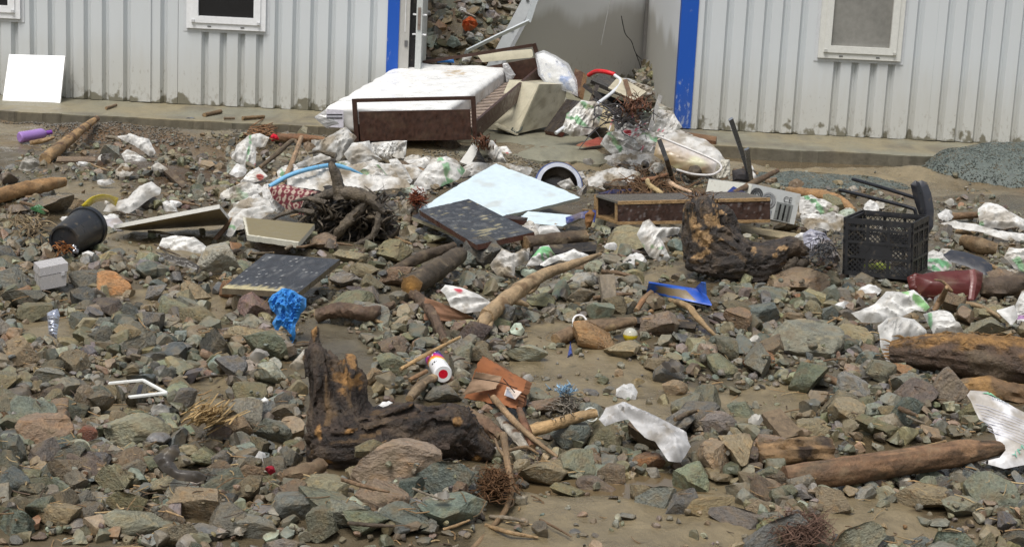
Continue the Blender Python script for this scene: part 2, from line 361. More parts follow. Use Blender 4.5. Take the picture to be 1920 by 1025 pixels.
def sdf_mesh(f, lo, hi, h):
    """surface nets of f = 0"""
    lo = np.asarray(lo, float); n = np.ceil((np.asarray(hi) - lo) / h).astype(int) + 1
    ax = [lo[i] + h * np.arange(n[i]) for i in range(3)]; gx, gy, gz = np.meshgrid(*ax, indexing='ij')
    val = f(np.stack([gx, gy, gz], -1).reshape(-1, 3)).reshape(n)
    s = val < 0; m = n - 1; acc = np.zeros((*m, 3)); cnt = np.zeros(m)
    cr = [(i, j, k) for i in (0, 1) for j in (0, 1) for k in (0, 1)]
    sl = lambda c: tuple(slice(c[i], c[i] + m[i]) for i in range(3))
    for a in cr:
        for d in range(3):
            if a[d]: continue
            b = list(a); b[d] = 1; va, vb = val[sl(a)], val[sl(b)]; x = (va < 0) != (vb < 0)
            t = np.where(x, va / np.where(x, va - vb, 1), 0); p = np.zeros((*m, 3)); p[...] = a; p[..., d] = t
            acc += np.where(x[..., None], p, 0); cnt += x
    act = cnt > 0; ids = -np.ones(m, int); ids[act] = np.arange(act.sum())
    V = (np.argwhere(act) + acc[act] / cnt[act][:, None]) * h + lo; F = []
    for d in range(3):
        e = [1, 1, 1]; e[d] = 0; a = s[tuple(slice(1, -1) if e[i] else slice(0, -1) for i in range(3))]
        b = s[tuple(slice(1, -1) if e[i] else slice(1, None) for i in range(3))]
        I = np.argwhere(a != b) + np.array(e); flip = a[a != b]
        o1, o2 = [i for i in range(3) if i != d]
        def at(da, db): J = I.copy(); J[:, o1] -= da; J[:, o2] -= db; return ids[J[:, 0], J[:, 1], J[:, 2]]
        q = np.stack([at(1, 1), at(0, 1), at(0, 0), at(1, 0)], -1); q = q[(q >= 0).all(1)] if len(q) else q
        fl = flip if d != 1 else ~flip
        q = np.where(fl[:len(q), None], q, q[:, ::-1]) if len(q) else q
        F += [tuple(int(v) for v in r) for r in q]
    return V, F
def capsules(segs, k=.04):
    """smooth union of tapered capsules ((p, q, r0, r1), ...)"""
    def f(X):
        out = None
        for p, q, r0, r1 in segs:
            p, q = np.asarray(p, float), np.asarray(q, float); e = q - p; t = np.clip(((X - p) @ e) / (e @ e), 0, 1)
            d = np.linalg.norm(X - p - t[:, None] * e, axis=1) - (r0 + (r1 - r0) * t)
            if out is None: out = d
            else: hh = np.clip(.5 + .5 * (out - d) / k, 0, 1); out = out * (1 - hh) + d * hh - k * hh * (1 - hh)
        return out
    return f
def limb_axis(segs, X):
    best = np.full(len(X), 9.); A = np.zeros((len(X), 3))
    for p, q, r0, r1 in segs:
        e = q - p; t = np.clip(((X - p) @ e) / (e @ e), 0, 1); d = np.linalg.norm(X - p - t[:, None] * e, axis=1) - (r0 + (r1 - r0) * t); k = d < best; best = np.where(k, d, best); A[k] = nrm(e)
    return A
def text_on(s, o, xd, yd, size, col, parent, off, name='lettering'):
    """flat lettering laid on a plane: o = lower-left corner, xd / yd = unit directions"""
    cu = bpy.data.curves.new(name, 'FONT'); cu.body = s; cu.size = size; cu.resolution_u = 3; to = bpy.data.objects.new(name, cu); COL.objects.link(to)
    dg = bpy.context.evaluated_depsgraph_get(); me = bpy.data.meshes.new_from_object(to.evaluated_get(dg)); bpy.data.objects.remove(to); 
    V = np.array([v.co[:] for v in me.vertices]); F = [tuple(p.vertices) for p in me.polygons]; bpy.data.meshes.remove(me)
    xd, yd = nrm(xd), nrm(yd); n = np.cross(xd, yd)
    return np.asarray(o) + V[:, :1] * xd + V[:, 1:2] * yd + n * off, F
# ------------------------------------------------------------------ ground
YF = 14.4
MUDPX = [[(925, 930), (1000, 915), (1180, 930), (1300, 960), (1420, 1060), (860, 1060)], [(180, 445), (300, 420), (440, 420), (440, 470), (320, 490), (200, 480)],
         [(1120, 600), (1170, 660), (1040, 690), (960, 640), (980, 610)], [(950, 660), (1150, 660), (1340, 740), (1250, 800), (1060, 760), (960, 730)], [(330, 730), (420, 700), (440, 760), (350, 780)],
         [(1150, 900), (1340, 900), (1420, 960), (1400, 1025), (1180, 1025)], [(1560, 930), (1700, 940), (1760, 1000), (1900, 1010), (1880, 1025), (1500, 1025)],
         [(1170, 515), (1290, 490), (1290, 520), (1190, 530)], [(100, 345), (230, 340), (230, 375), (120, 380)], [(600, 910), (720, 900), (690, 960), (620, 960)],
         [(180, 760), (260, 750), (270, 790), (190, 800)], [(250, 540), (330, 545), (330, 580), (250, 580)], [(1340, 300), (1740, 310), (1760, 340), (1500, 335)],
         [(0, 600), (110, 590), (180, 640), (60, 650)], [(1300, 740), (1500, 720), (1540, 770), (1350, 800)], [(880, 300), (1100, 300), (1240, 310), (1220, 340), (1100, 335), (960, 310)],
         [(380, 560), (430, 540), (440, 600), (390, 620)]]
def inmud(px, py):
    r = np.zeros(np.shape(px), bool)
    for p in MUDPX: r |= inpoly(px, py, p)
    return r
PUD = [(.12, 5.62, .30, .10), (.62, 5.55, .28, .16), (.75, 6.05, .2, .12), (-.62, 5.55, .14, .12), (1.55, 5.2, .35, .12)]
def hgt(x, y):
    q = np.stack([x, y, 0 * x], -1)
    h = .045 * fbm(q * .9, 3) + .014 * fbm(q * 4.3 + 11, 3) + .006 * ridge(q * 11 + 5, 2)
    bank = sstep(16.2, 18.5, y) * (y - 16.2) * .38 * np.maximum(sstep(.05, -.6, x), sstep(18.6, 20, y))
    h = h + np.minimum(bank, 6 + 0 * y) * (1 + .25 * pn(q * .5))
    h = h + .075 * sstep(12.5, 13.2, y) * (y < 16)
    ditch = sstep(1.35, 1.65, x) * sstep(3.25, 2.95, x) * sstep(13.0, 13.12, y) * sstep(14.2, 13.9, y)
    h = h - .17 * ditch - .03 * ((y > 13.3) & (y < 16))
    for a, b, rx, ry in PUD: h = h - .035 * np.exp(-((x - a) / rx) ** 2 - ((y - b) / ry) ** 2)
    return h
def axis_(lo, hi, st, far, back):
    a = list(np.arange(lo, hi, st)); s = st; v = hi
    while v < far: a.append(v); s *= 1.25; v += s
    s = st * 1.5; v = lo - s; pre = []
    while v > back: pre.append(v); s *= 1.3; v -= s
    return np.array(sorted(pre) + a)
gx = axis_(-3.6, 3.6, .03, 400, -400); gy = np.concatenate([axis_(4.3, 13.6, .03, 13.61, -60), np.arange(13.7, 26, .12), 26 + np.cumsum(.15 * 1.2 ** np.arange(34))])
X, Y = np.meshgrid(gx, gy); Z = hgt(X.ravel(), Y.ravel()).reshape(X.shape); V = np.stack([X, Y, Z], -1).reshape(-1, 3)
nx = len(gx); I, J = np.meshgrid(np.arange(nx - 1), np.arange(len(gy) - 1)); I = I.ravel(); J = J.ravel()
F = np.stack([J * nx + I, J * nx + I + 1, (J + 1) * nx + I + 1, (J + 1) * nx + I], -1)
q = np.stack([V[:, 0], V[:, 1], 0 * V[:, 0]], -1)
c = mixc(np.array([.150, .112, .062]), np.array([.19, .16, .105]), sstep(-.4, .5, fbm(q * 1.1 + 3, 4)))
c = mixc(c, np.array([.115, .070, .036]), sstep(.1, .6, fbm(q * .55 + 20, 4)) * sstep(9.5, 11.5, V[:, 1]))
c = mixc(c, np.array([.12, .105, .078]), sstep(.2, .6, fbm(q * 2.3 + 30, 4)) * .6)
def mud_material():
    m = vmat('wet_mud', .33, .7, 26, .3, .5, rvar=.22); return m
pg_ = proj(V); silt = np.zeros(len(V)); vis = (V[:, 1] > 4.4) & (V[:, 1] < 13.6) & (np.abs(V[:, 0]) < 3.6); silt[vis] = inmud(pg_[vis, 0] + 26 * pn(q[vis] * 5), pg_[vis, 1] + 13 * pn(q[vis] * 5 + 9)).astype(float)
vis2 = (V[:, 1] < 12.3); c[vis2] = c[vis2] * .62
c = mixc(c, np.array([.200, .158, .092])[None] * (1 + .18 * fbm(q * np.array([3, 9, 1]) + 50, 4))[:, None], silt * .9)
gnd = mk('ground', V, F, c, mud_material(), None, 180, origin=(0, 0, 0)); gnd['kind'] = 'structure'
_zx, _zy = np.arange(-6, 6, .05), np.arange(4, 30, .05); _zX, _zY = np.meshgrid(_zx, _zy); _ZR = hgt(_zX.ravel(), _zY.ravel()).reshape(_zX.shape)
def gz(x, y):
    a = min(max((x + 6) / .05, 0), len(_zx) - 2); b = min(max((y - 4) / .05, 0), len(_zy) - 2); i, j = int(a), int(b); a -= i; b -= j
    return float((_ZR[j, i] * (1 - a) + _ZR[j, i + 1] * a) * (1 - b) + (_ZR[j + 1, i] * (1 - a) + _ZR[j + 1, i + 1] * a) * b)

def slope_hit(px, py):      # depth at which the sight line meets the rubble slope behind the cabins
    for y in np.arange(15.5, 29, .05):
        p = D(px, py, y)
        if p[2] < gz(p[0], p[1]): return float(y)
    return 20.0
def water(name, x, y, rx, ry, z, seed):
    th = np.linspace(0, 2 * np.pi, 40, endpoint=False); r = 1 + .25 * pn(np.c_[np.cos(th) * 1.5, np.sin(th) * 1.5, 0 * th + seed])
    V = np.c_[x + rx * r * np.cos(th), y + ry * r * np.sin(th), 0 * th + z]; V = np.vstack([V, [x, y, z]])
    o = mk(name, V, [(i, (i + 1) % 40, 40) for i in range(40)], (.125, .09, .048), vmat('muddy_water', .06, .04, 9, .1, .5, rvar=.02)); o['kind'] = 'structure'
water('puddle_water', .62, 5.55, .42, .24, gz(.62, 5.55) + .012, 1); water('puddle_water', .12, 5.62, .4, .15, gz(.12, 5.62) + .010, 4)
water('puddle_water', 1.55, 5.2, .45, .16, gz(1.55, 5.2) + .012, 9)
water('ditch_water', 2.3, 13.3, .95, .36, .03, 3)

# concrete plinth the cabins stand on: crumbled front edge
ex_ = np.arange(-9, 9, .02); ql = np.c_[ex_ * 2.2, 0 * ex_, 0 * ex_]
fy = 13.42 + .03 * fbm(ql, 4) + .018 * ridge(ql * 4, 2); mid = sstep(-.75, -.45, ex_) * sstep(1.35, 1.15, ex_); fy = fy - mid * (.55 + .22 * fbm(ql * 1.4 + 5, 4))
ztop = .12 - .035 * mid
ys = [0, .03, .1, .25, .5, .8, 1.1, 6.0]
V = []; 
for k, dy in enumerate([-.012, -.004] + ys):
    yy = fy + max(dy, 0) - (.01 if k == 0 else 0); z = np.full(len(ex_), -.12) if k == 0 else ztop + .006 * fbm(np.c_[ex_ * 3, yy * 3, 0 * ex_], 3) - (.012 if k == 1 else 0) - mid * .05 * math.exp(-max(dy, 0) * 5)
    V.append(np.c_[ex_, yy, z])
V = np.concatenate(V); n = len(ex_); F = [(k * n + i, k * n + i + 1, (k + 1) * n + i + 1, (k + 1) * n + i) for k in range(len(ys) + 1) for i in range(n - 1)]
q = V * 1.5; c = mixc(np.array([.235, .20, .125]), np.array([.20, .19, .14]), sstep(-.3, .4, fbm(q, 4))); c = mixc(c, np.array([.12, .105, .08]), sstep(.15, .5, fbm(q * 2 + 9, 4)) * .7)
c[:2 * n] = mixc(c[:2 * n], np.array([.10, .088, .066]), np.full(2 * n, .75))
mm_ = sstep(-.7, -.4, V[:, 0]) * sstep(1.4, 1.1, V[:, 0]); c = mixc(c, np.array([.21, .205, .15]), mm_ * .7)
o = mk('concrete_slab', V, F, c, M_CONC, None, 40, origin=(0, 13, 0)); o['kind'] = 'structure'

# ------------------------------------------------------------------ cabins
def wall_material(name, base, mudc, z0, z1, amt, gritc=(.20, .165, .11), gr0=.78, drip=.35, gam=.34):
    m = bpy.data.materials.new(name); m.use_nodes = True; t = m.node_tree; L = t.links.new; b = t.nodes['Principled BSDF']
    ge = nn(t, 'ShaderNodeNewGeometry'); sx = nn(t, 'ShaderNodeSeparateXYZ'); L(ge.outputs['Position'], sx.inputs[0])
    mp = nn(t, 'ShaderNodeMapping'); mp.inputs['Scale'].default_value = (9, 9, 1.0); L(ge.outputs['Position'], mp.inputs[0])
    n1 = nn(t, 'ShaderNodeTexNoise'); n1.inputs['Scale'].default_value = 2.2; n1.inputs['Detail'].default_value = 6; L(mp.outputs[0], n1.inputs['Vector'])
    n2 = nn(t, 'ShaderNodeTexNoise'); n2.inputs['Scale'].default_value = 38; n2.inputs['Detail'].default_value = 5; n2.inputs['Roughness'].default_value = .7; mp2 = nn(t, 'ShaderNodeMapping'); mp2.inputs['Scale'].default_value = (1, 1, .45); L(ge.outputs['Position'], mp2.inputs[0]); L(mp2.outputs[0], n2.inputs['Vector'])
    n3 = nn(t, 'ShaderNodeTexNoise'); n3.inputs['Scale'].default_value = 1.3; n3.inputs['Detail'].default_value = 3; L(ge.outputs['Position'], n3.inputs['Vector'])
    def math_(op, a, b_): 
        n = nn(t, 'ShaderNodeMath', operation=op)
        for i, x in enumerate((a, b_)):
            if isinstance(x, (int, float)): n.inputs[i].default_value = x
            else: L(x, n.inputs[i])
        return n.outputs[0]
    zz = math_('ADD', sx.outputs[2], math_('MULTIPLY', math_('SUBTRACT', n1.outputs[0], .5), drip)); zz = math_('ADD', zz, math_('MULTIPLY', math_('SUBTRACT', n3.outputs[0], .5), .5))
    r = nn(t, 'ShaderNodeMapRange', interpolation_type='SMOOTHSTEP'); r.inputs[1].default_value = z1; r.inputs[2].default_value = z0; r.inputs[3].default_value = 0; r.inputs[4].default_value = amt; L(zz, r.inputs[0])
    mx = nn(t, 'ShaderNodeMix', data_type='RGBA'); mx.inputs[6].default_value = (*base, 1); mx.inputs[7].default_value = (*mudc, 1); L(r.outputs[0], mx.inputs[0])
    # splashed grit, thicker towards the foot of the wall
    r2 = nn(t, 'ShaderNodeMapRange'); r2.inputs[1].default_value = .80; r2.inputs[2].default_value = .18; r2.inputs[3].default_value = gr0; r2.inputs[4].default_value = .52; L(sx.outputs[2], r2.inputs[0])
    g = nn(t, 'ShaderNodeMapRange'); L(n2.outputs[0], g.inputs[0]); L(r2.outputs[0], g.inputs[1]); L(math_('ADD', r2.outputs[0], .10), g.inputs[2]); g.inputs[4].default_value = gam
    mx2 = nn(t, 'ShaderNodeMix', data_type='RGBA'); mx2.inputs[7].default_value = (*gritc, 1); L(g.outputs[0], mx2.inputs[0]); L(mx.outputs[2], mx2.inputs[6])
    # mould crust right above the slab
    n4 = nn(t, 'ShaderNodeTexNoise'); n4.inputs['Scale'].default_value = 9; n4.inputs['Detail'].default_value = 5; L(ge.outputs['Position'], n4.inputs['Vector'])
    z4 = math_('ADD', sx.outputs[2], math_('MULTIPLY', math_('SUBTRACT', .52, n4.outputs[0]), .55)); r4 = nn(t, 'ShaderNodeMapRange'); r4.inputs[1].default_value = .17; r4.inputs[2].default_value = .13; L(z4, r4.inputs[0]); r4.inputs[4].default_value = .85
    mx3 = nn(t, 'ShaderNodeMix', data_type='RGBA'); mx3.inputs[7].default_value = (.13, .115, .07, 1); L(r4.outputs[0], mx3.inputs[0]); L(mx2.outputs[2], mx3.inputs[6])
    L(mx3.outputs[2], b.inputs['Base Color']); b.inputs['Roughness'].default_value = .5; b.inputs['Specular IOR Level'].default_value = .35
    bp = nn(t, 'ShaderNodeBump'); bp.inputs['Strength'].default_value = .12; bp.inputs['Distance'].default_value = .01; L(n3.outputs[0], bp.inputs['Height']); L(bp.outputs[0], b.inputs['Normal'])
    return m
M_WALL = wall_material('cabin_sheet_metal', (.60, .63, .645), (.45, .42, .345), .2, .85, .5)
M_INNER = wall_material('cabin_lining', (.80, .81, .82), (.43, .41, .365), .72, .90, .75, drip=.06)
def blue_material():
    m = wall_material('blue_post_paint', (.012, .085, .42), (.05, .10, .30), .1, .6, .5, (.42, .46, .52), .66, gam=.6); return m
M_BLUE = blue_material()
OUT = .045
def corr(mb, x0, x1, z0, z1, grooves, Y=YF):
    P = [(x0, Y)]
    for g in sorted(grooves):
        if x0 + .034 < g < x1 - .034: P += [(g - .031, Y), (g - .007, Y + OUT), (g + .007, Y + OUT), (g + .031, Y)]
    P.append((x1, Y)); zs = [z0, z1]
    V = np.array([(x, y, z) for z in zs for x, y in P]); n = len(P)
    mb.add(V, [(i, i + 1, n + i + 1, n + i) for i in range(n - 1)], (.6, .6, .6)); return mb
def cbox(mb, x0, x1, y0, y1, z0, z1, c=(.6, .6, .6)): V, F = boxv((x0, y0, z0), (x1 - x0, 0, 0), (0, y1 - y0, 0), (0, 0, z1 - z0)); mb.add(V, F, c); return mb
def frame4(mb, x0, x1, z0, z1, wdt, y0, y1, c):
    cbox(mb, x0, x0 + wdt, y0, y1, z0, z1, c); cbox(mb, x1 - wdt, x1, y0, y1, z0, z1, c); cbox(mb, x0 + wdt, x1 - wdt, y0, y1, z0, z0 + wdt, c); cbox(mb, x0 + wdt, x1 - wdt, y0, y1, z1 - wdt, z1, c); return mb
def window(root, x0, x1, z0, z1, glassmat, gcol, dirty=0, tilt=0):
    Wc = np.array([.80, .81, .82]) if not dirty else np.array([.66, .66, .62])
    wn = frame4(MB(), x0, x1, z0, z1, .035, YF - .006, YF + .05, (.58, .6, .62)).build('window', M_PAINT, root, 30)
    fr = frame4(MB(), x0 + .028, x1 - .028, z0 + .028, z1 - .028, .05, YF - .03, YF + .06, Wc).build('frame', M_PAINT, wn, 30)
    s = frame4(MB(), x0 + .070, x1 - .070, z0 + .075, z1 - .07, .055, YF - .042, YF + .02, Wc * 1.02)
    for hx in (x0 + .075, x1 - .095): cbox(s, hx, hx + .022, YF - .055, YF - .042, z0 + .078, z0 + .1, Wc * .7)
    for hx in (x0 + .2, x1 - .23): cbox(s, hx, hx + .03, YF - .034, YF - .030, z0 + .045, z0 + .053, (.1, .1, .1))
    s.build('sash', M_PAINT, wn, 30)
    cbox(MB(), x0 + .12, x1 - .12, YF - .01, YF + .0, z0 + .125, z1 - .12, gcol).build('pane', glassmat, wn)
    return wn
def X_(px, py): return D(px, py, YF)[0]
def Z_(px, py): return D(px, py, YF)[2]
TOP = 2.62; BZ = .125
# left cabin
XL = X_(724, 120); XLr = X_(746, 120)
lc = empty('cabin', (XL - 2.5, YF + 2.4, .12), 'grey corrugated cabin with black-glazed windows and a blue post at its right end', 'cabin')
gr = [X_(p, 120) for p in (-73, -40, -5, 28, 63, 97, 131, 164, 198, 238)] + [X_(p, 150) for p in (307, 350, 384, 418, 452, 486, 520, 553, 586, 620, 655, 697)] + [X_(28, 120) - .149 * k for k in range(3, 30)]
w0 = (X_(344, 58), X_(505, 62)); wz = Z_(424, 62); w1 = (X_(46, 40) - (w0[1] - w0[0]), X_(46, 40)); wz1 = Z_(40, 42)
mb = MB(); XA = XL - 5.8; zt = wz + 1.0
corr(mb, XA, w1[0] + .01, BZ, TOP, gr); corr(mb, w1[0] + .01, w1[1] - .01, BZ, wz1 + .01, gr); corr(mb, w1[0] + .01, w1[1] - .01, zt - .02, TOP, gr)
sx_ = X_(333, 120); corr(mb, w1[1] - .01, sx_, BZ, TOP, gr)
corr(mb, sx_ + .004, w0[0] + .01, BZ, TOP, gr, YF - .003); corr(mb, w0[0] + .01, w0[1] - .01, BZ, wz + .01, gr, YF - .003); corr(mb, w0[0] + .01, w0[1] - .01, zt - .02, TOP, gr, YF - .003); corr(mb, w0[1] - .01, XL, BZ, TOP, gr, YF - .003)
cbox(mb, sx_ - .003, sx_ + .001, YF + .002, YF + .03, BZ, TOP, (.05, .05, .05)); mb.build('wall', M_WALL, lc)
cbox(MB(), X_(265, 120), X_(283, 120), YF - .014, YF + .03, BZ + .004, TOP, (.6, .6, .6)).build('cover_strip', M_WALL, lc, 30)
window(lc, *w0, wz, zt, M_GLASS, (.012, .012, .013)); window(lc, *w1, wz1, zt, M_GLASS, (.012, .012, .013))
cbox(MB(), XL + .001, XLr, YF - .012, YF + .09, BZ + .002, TOP, (0, 0, 0)).build('corner_post', M_BLUE, lc, 30)
cbox(MB(), XA, XLr, YF + .1, YF + 5, TOP, TOP + .12, (.5, .5, .5)).build('roof', M_PAINT, lc)
b = MB(); cbox(b, XA, XLr - .07, YF + 4.9, YF + 4.96, BZ, TOP - .002); cbox(b, XLr - .065, XLr - .005, YF + .1, YF + 4.9, BZ, TOP - .002); cbox(b, XA - .05, XA - .002, YF, YF + 4.9, BZ, TOP - .002); b.build('side_wall', M_WALL, lc)
# door jamb and open door leaf seen on edge
jx0, jx1 = X_(746.5, 100), X_(766, 100)
d = MB(); cbox(d, jx0, jx1, YF + .0, YF + .12, BZ, 2.3, (.42, .41, .38)); cbox(d, jx0 + (jx1 - jx0) * .55, jx0 + (jx1 - jx0) * .62, YF - .006, YF, .8, 2.3, (.7, .7, .7)); cbox(d, jx0 + .05, jx0 + .075, YF - .008, YF, .68, .73, (.12, .12, .12))
d.build('door_jamb', M_PAINT, lc, 30); cbox(MB(), jx1 + .001, X_(777, 100), YF + .06, YF + .3, BZ, 2.3, (.012, .012, .012)).build('dark_gap', M_PLASTIC, lc)  # shaded gap beside the jamb, painted as a near-black box
dx0, dx1 = X_(778, 100), X_(789, 100)
dl = cbox(MB(), dx0, dx1, YF + .02, YF + .8, BZ + .01, 2.25, (.5, .52, .5)).build('door', M_PAINT, lc, 30)
lk = MB(); cbox(lk, dx0 + .012, dx1 - .012, YF + .012, YF + .02, .82, 1.0, (.25, .2, .17)); 
for z in (.94, .78): V, F = tube([(dx0 - .03, YF + .05, z), (dx1 + .035, YF + .05, z)], .008, 8, 3); lk.add(V, F, (.7, .7, .7))
lk.build('lock', M_METAL, dl, 30)
# right cabin
XR0, XR = X_(1271, 120), X_(1303, 120)
rc = empty('cabin', (XR + 2.5, YF + 2.4, .12), 'grey corrugated cabin with a dusty window and a blue post at its left end', 'cabin')
gr = [X_(1280 + p / 3, 150) for p in (118, 240, 350, 452, 554, 655)] + [X_(1280 + p / 3, 200) for p in (742, 850, 950, 1055, 1155)] + [X_(1280 + p / 3, 150) for p in (1305, 1400, 1475, 1580, 1685, 1790, 1895)] + [X_(1912, 150) + .149 * k for k in range(1, 26)]
w0 = (X_(1525, 116), X_(1693, 120)); wz = Z_(1610, 118); zt = wz + 1.0; XB = XR + 5.8; mb = MB()
corr(mb, XR, w0[0] + .01, BZ, TOP, gr); corr(mb, w0[0] + .01, w0[1] - .01, BZ, wz + .01, gr); corr(mb, w0[0] + .01, w0[1] - .01, zt - .02, TOP, gr)
s2 = X_(1748, 150); corr(mb, w0[1] - .01, s2, BZ, TOP, gr); corr(mb, s2, XB, BZ, TOP, gr, YF - .002); cbox(mb, s2 - .003, s2 - .0005, YF - .004, YF + .03, BZ, TOP, (.1, .1, .1)); mb.build('wall', M_WALL, rc)
window(rc, *w0, wz, zt, M_DUSTGLASS, (.23, .225, .205), 1)
cbox(MB(), XR0, XR - .001, YF - .012, YF + .12, BZ + .002, TOP, (0, 0, 0)).build('corner_post', M_BLUE, rc, 30)
cbox(MB(), XR0, XB, YF + .13, YF + 5, TOP, TOP + .12, (.5, .5, .5)).build('roof', M_PAINT, rc)
b = MB(); cbox(b, XR0 + .06, XB, YF + 4.9, YF + 4.96, BZ, TOP - .002); cbox(b, XR0 + .045, XR - .01, YF + .125, YF + 4.9, BZ, TOP - .002); cbox(b, XB + .002, XB + .05, YF, YF + 4.9, BZ, TOP - .002); b.build('side_wall', M_WALL, rc)
# wrecked middle cabin: standing lining on the right, rear wall torn loose and leaning
wc = empty('wrecked_cabin', (.3, 16.5, .12), 'torn-open cabin between the two grey cabins with its grey lining hanging loose', 'wrecked cabin')
YB = 18.35; XC = D(1207, 150, YB)[0]
cbox(MB(), XR0 - .0, XR0 + .04, YF + .125, YB + .05, BZ, TOP - .01).build('lining_panel', M_INNER, wc)
TRc, BRc = np.array([XC, YB - .02, TOP - .02]), np.array([XC, YB - .02, .05]); BLc, TLc = D(893, 202, 16.7), D(1101, -188, 17.1)
mb = slab_mesh(MB(), [BLc, BRc, TRc, TLc], .05, (.5, .5, .5), (.5, .5, .5), nu=40, nv=30, warp=.02, seed=3); tw = mb.build('rear_wall', M_INNER, wc, 40)
e = nrm(TLc - BLc); mb = MB(); V, F = bar(BLc - np.array([.05, .02, 0]), TLc - np.array([.05, .02, 0]), .11, .07, (0, 1, 0)); mb.add(V, F, (.48, .50, .51)); V, F = bar(BLc + np.array([.03, -.05, 0]), TLc + np.array([.03, -.05, 0]), .03, .03, (0, 1, 0)); mb.add(V, F, (.30, .31, .32))
for t in np.arange(.1, .9, .14): p = BLc + (TLc - BLc) * t - np.array([.06, .062, 0]); V, F = lathe(p, p + np.array([0, -.012, 0]), [(0, .016), (1, .016), (1, .0)], 10); mb.add(V, F, (.1, .1, .1))
mb.build('wall_edge_frame', M_PAINT, wc, 30)
mb = MB(); V, F = bar(np.array([XC - .02, YB - .08, .1]), np.array([XC - .02, YB - .08, 2.5]), .03, .03); mb.add(V, F, (.22, .21, .2)); V, F = bar(np.array([XC + .03, YB - .06, .1]), np.array([XC + .03, YB - .06, 2.5]), .025, .02); mb.add(V, F, (.03, .03, .03)); mb.build('corner_trim', M_PAINT, wc)
def onwall(px, py): 
    d = ray(px, py); n = np.cross(BRc - BLc, TLc - BLc); k = ((BLc - EYE) @ n) / (d @ n); p = EYE + d * k; return p + nrm(EYE - p) * .045
mb = MB(); 
for pts in ([(1165, 30), (1172, 62), (1184, 78), (1192, 100), (1203, 112)], [(1192, 100), (1200, 122), (1203, 138)], [(1145, 0), (1136, 40), (1127, 85)]):
    V, F = tube([onwall(*p) for p in pts], .004, 5, 20, .6); mb.add(V, F, (.05, .05, .05) if pts[0][0] != 1145 else (.6, .6, .6))
mb.build('crack', M_PLASTIC, wc)
cbox(MB(), 1.0, XR0 - .005, YF + .3, YB + .2, TOP, TOP + .1, (.45, .45, .45)).build('roof', M_PAINT, wc)  # unseen roof strip, added and kept narrow to shade the right of the interior
# ------------------------------------------------------------------ bed, mattress and the heap in the doorway
WOODB = np.array([.050, .023, .015])
def wcol(base, seed=0, sx=60, sy=4, var=.25, mud=.2):
    def f(u, v):
        q = np.c_[u * sx, v * sy, 0 * u + seed]; c = np.asarray(base)[None] * (1 + var * fbm(q, 3))[:, None]
        return mixc(c, MUD, mud * sstep(.05, .6, fbm(np.c_[u * 5, v * 3, 0 * u + seed + 5], 4)))
    return f
YFB, YHB = 12.95, 14.55
fl, fr_ = D(664, 186, YFB), D(887, 181, YFB - .03); fbl, fbr = D(669, 265, YFB), D(891, 262, YFB - .03)
bed = empty('bed_frame', (float(fbl[0] + .45), YFB + .8, .12), 'brown wooden single bed frame with slatted base, tilted in front of the doorway', 'bed frame')
def lerp(a, b, t): return a + (b - a) * t
def endboard(name, tl, tr, bl, br, split, posts=(0, 0)):
    mb = MB(); a, b = lerp(tl, bl, split), lerp(tr, br, split); xd = nrm(tr - tl); ins = xd * .028
    slab_mesh(mb, [bl + ins, br - ins, b - ins, a + ins], .022, wcol(WOODB, 3, 70, 5, .6, .12), WOODB * 1.2, nu=60, nv=20)
    p = mb.build('panel', M_PAINT if 0 else vmat('varnished_wood', .42, .25, 130, .25, .45), bed, 30); p.name = name
    mb = MB(); nrmv = np.array([0, .012, 0])
    for t, bt, ex in ((tl, bl, posts[0]), (tr, br, posts[1])): V, F = bar(bt + (bt - t) * ex + nrmv, t + nrmv, .03, .034, xd); mb.add(V, F, WOODB * .9)
    V, F = bar(tl + nrmv + xd * .016 - np.array([0, 0, .012]), tr + nrmv - xd * .016 - np.array([0, 0, .012]), .03, .026); mb.add(V, F, WOODB * .95); mb.build('rail', _mats['varnished_wood'], bed, 30)
endboard('footboard', fl, fr_, fbl, fbr, .30)
hl, hr = D(745, 122, YHB + .15), D(1001, 82, YHB); hbl, hbr = D(770, 205, YHB + .15), D(1022, 150, YHB)
endboard('headboard', hl, hr, hbl, hbr, .38, (0, .75))
for (a, b, nm) in (((893, 228, YFB), (1012, 126, YHB - .02), 'side_rail'), ((674, 235, YFB + .02), (775, 172, YHB + .1), 'side_rail')):
    p, q = D(*a), D(*b); up = np.array([0, 0, -.135]); mb = slab_mesh(MB(), [p + up, q + up, q, p], .022, wcol(WOODB * 1.3, 8, 6, 60, .25, .15), WOODB, nu=30, nv=10); mb.build(nm, _mats['varnished_wood'], bed, 30)
p0, q0 = D(893, 240, YFB), D(1005, 140, YHB - .02); p1, q1 = D(674, 243, YFB + .02), D(775, 180, YHB + .1)
for k in range(14):
    t = .05 + k * .068; a, b = lerp(p0, q0, t), lerp(p1, q1, t); sl_ = np.array([0, 0, -.03]); V, F = boxv(a + sl_, b - a, (q0 - p0) / np.linalg.norm(q0 - p0) * .062, (0, 0, .014)); MB().add(V, F, (.27, .21, .17)).build('slat', M_WOOD, bed)
exc((600, 200), (890, 185), (1010, 90), (1030, 200), (900, 275), (620, 275))
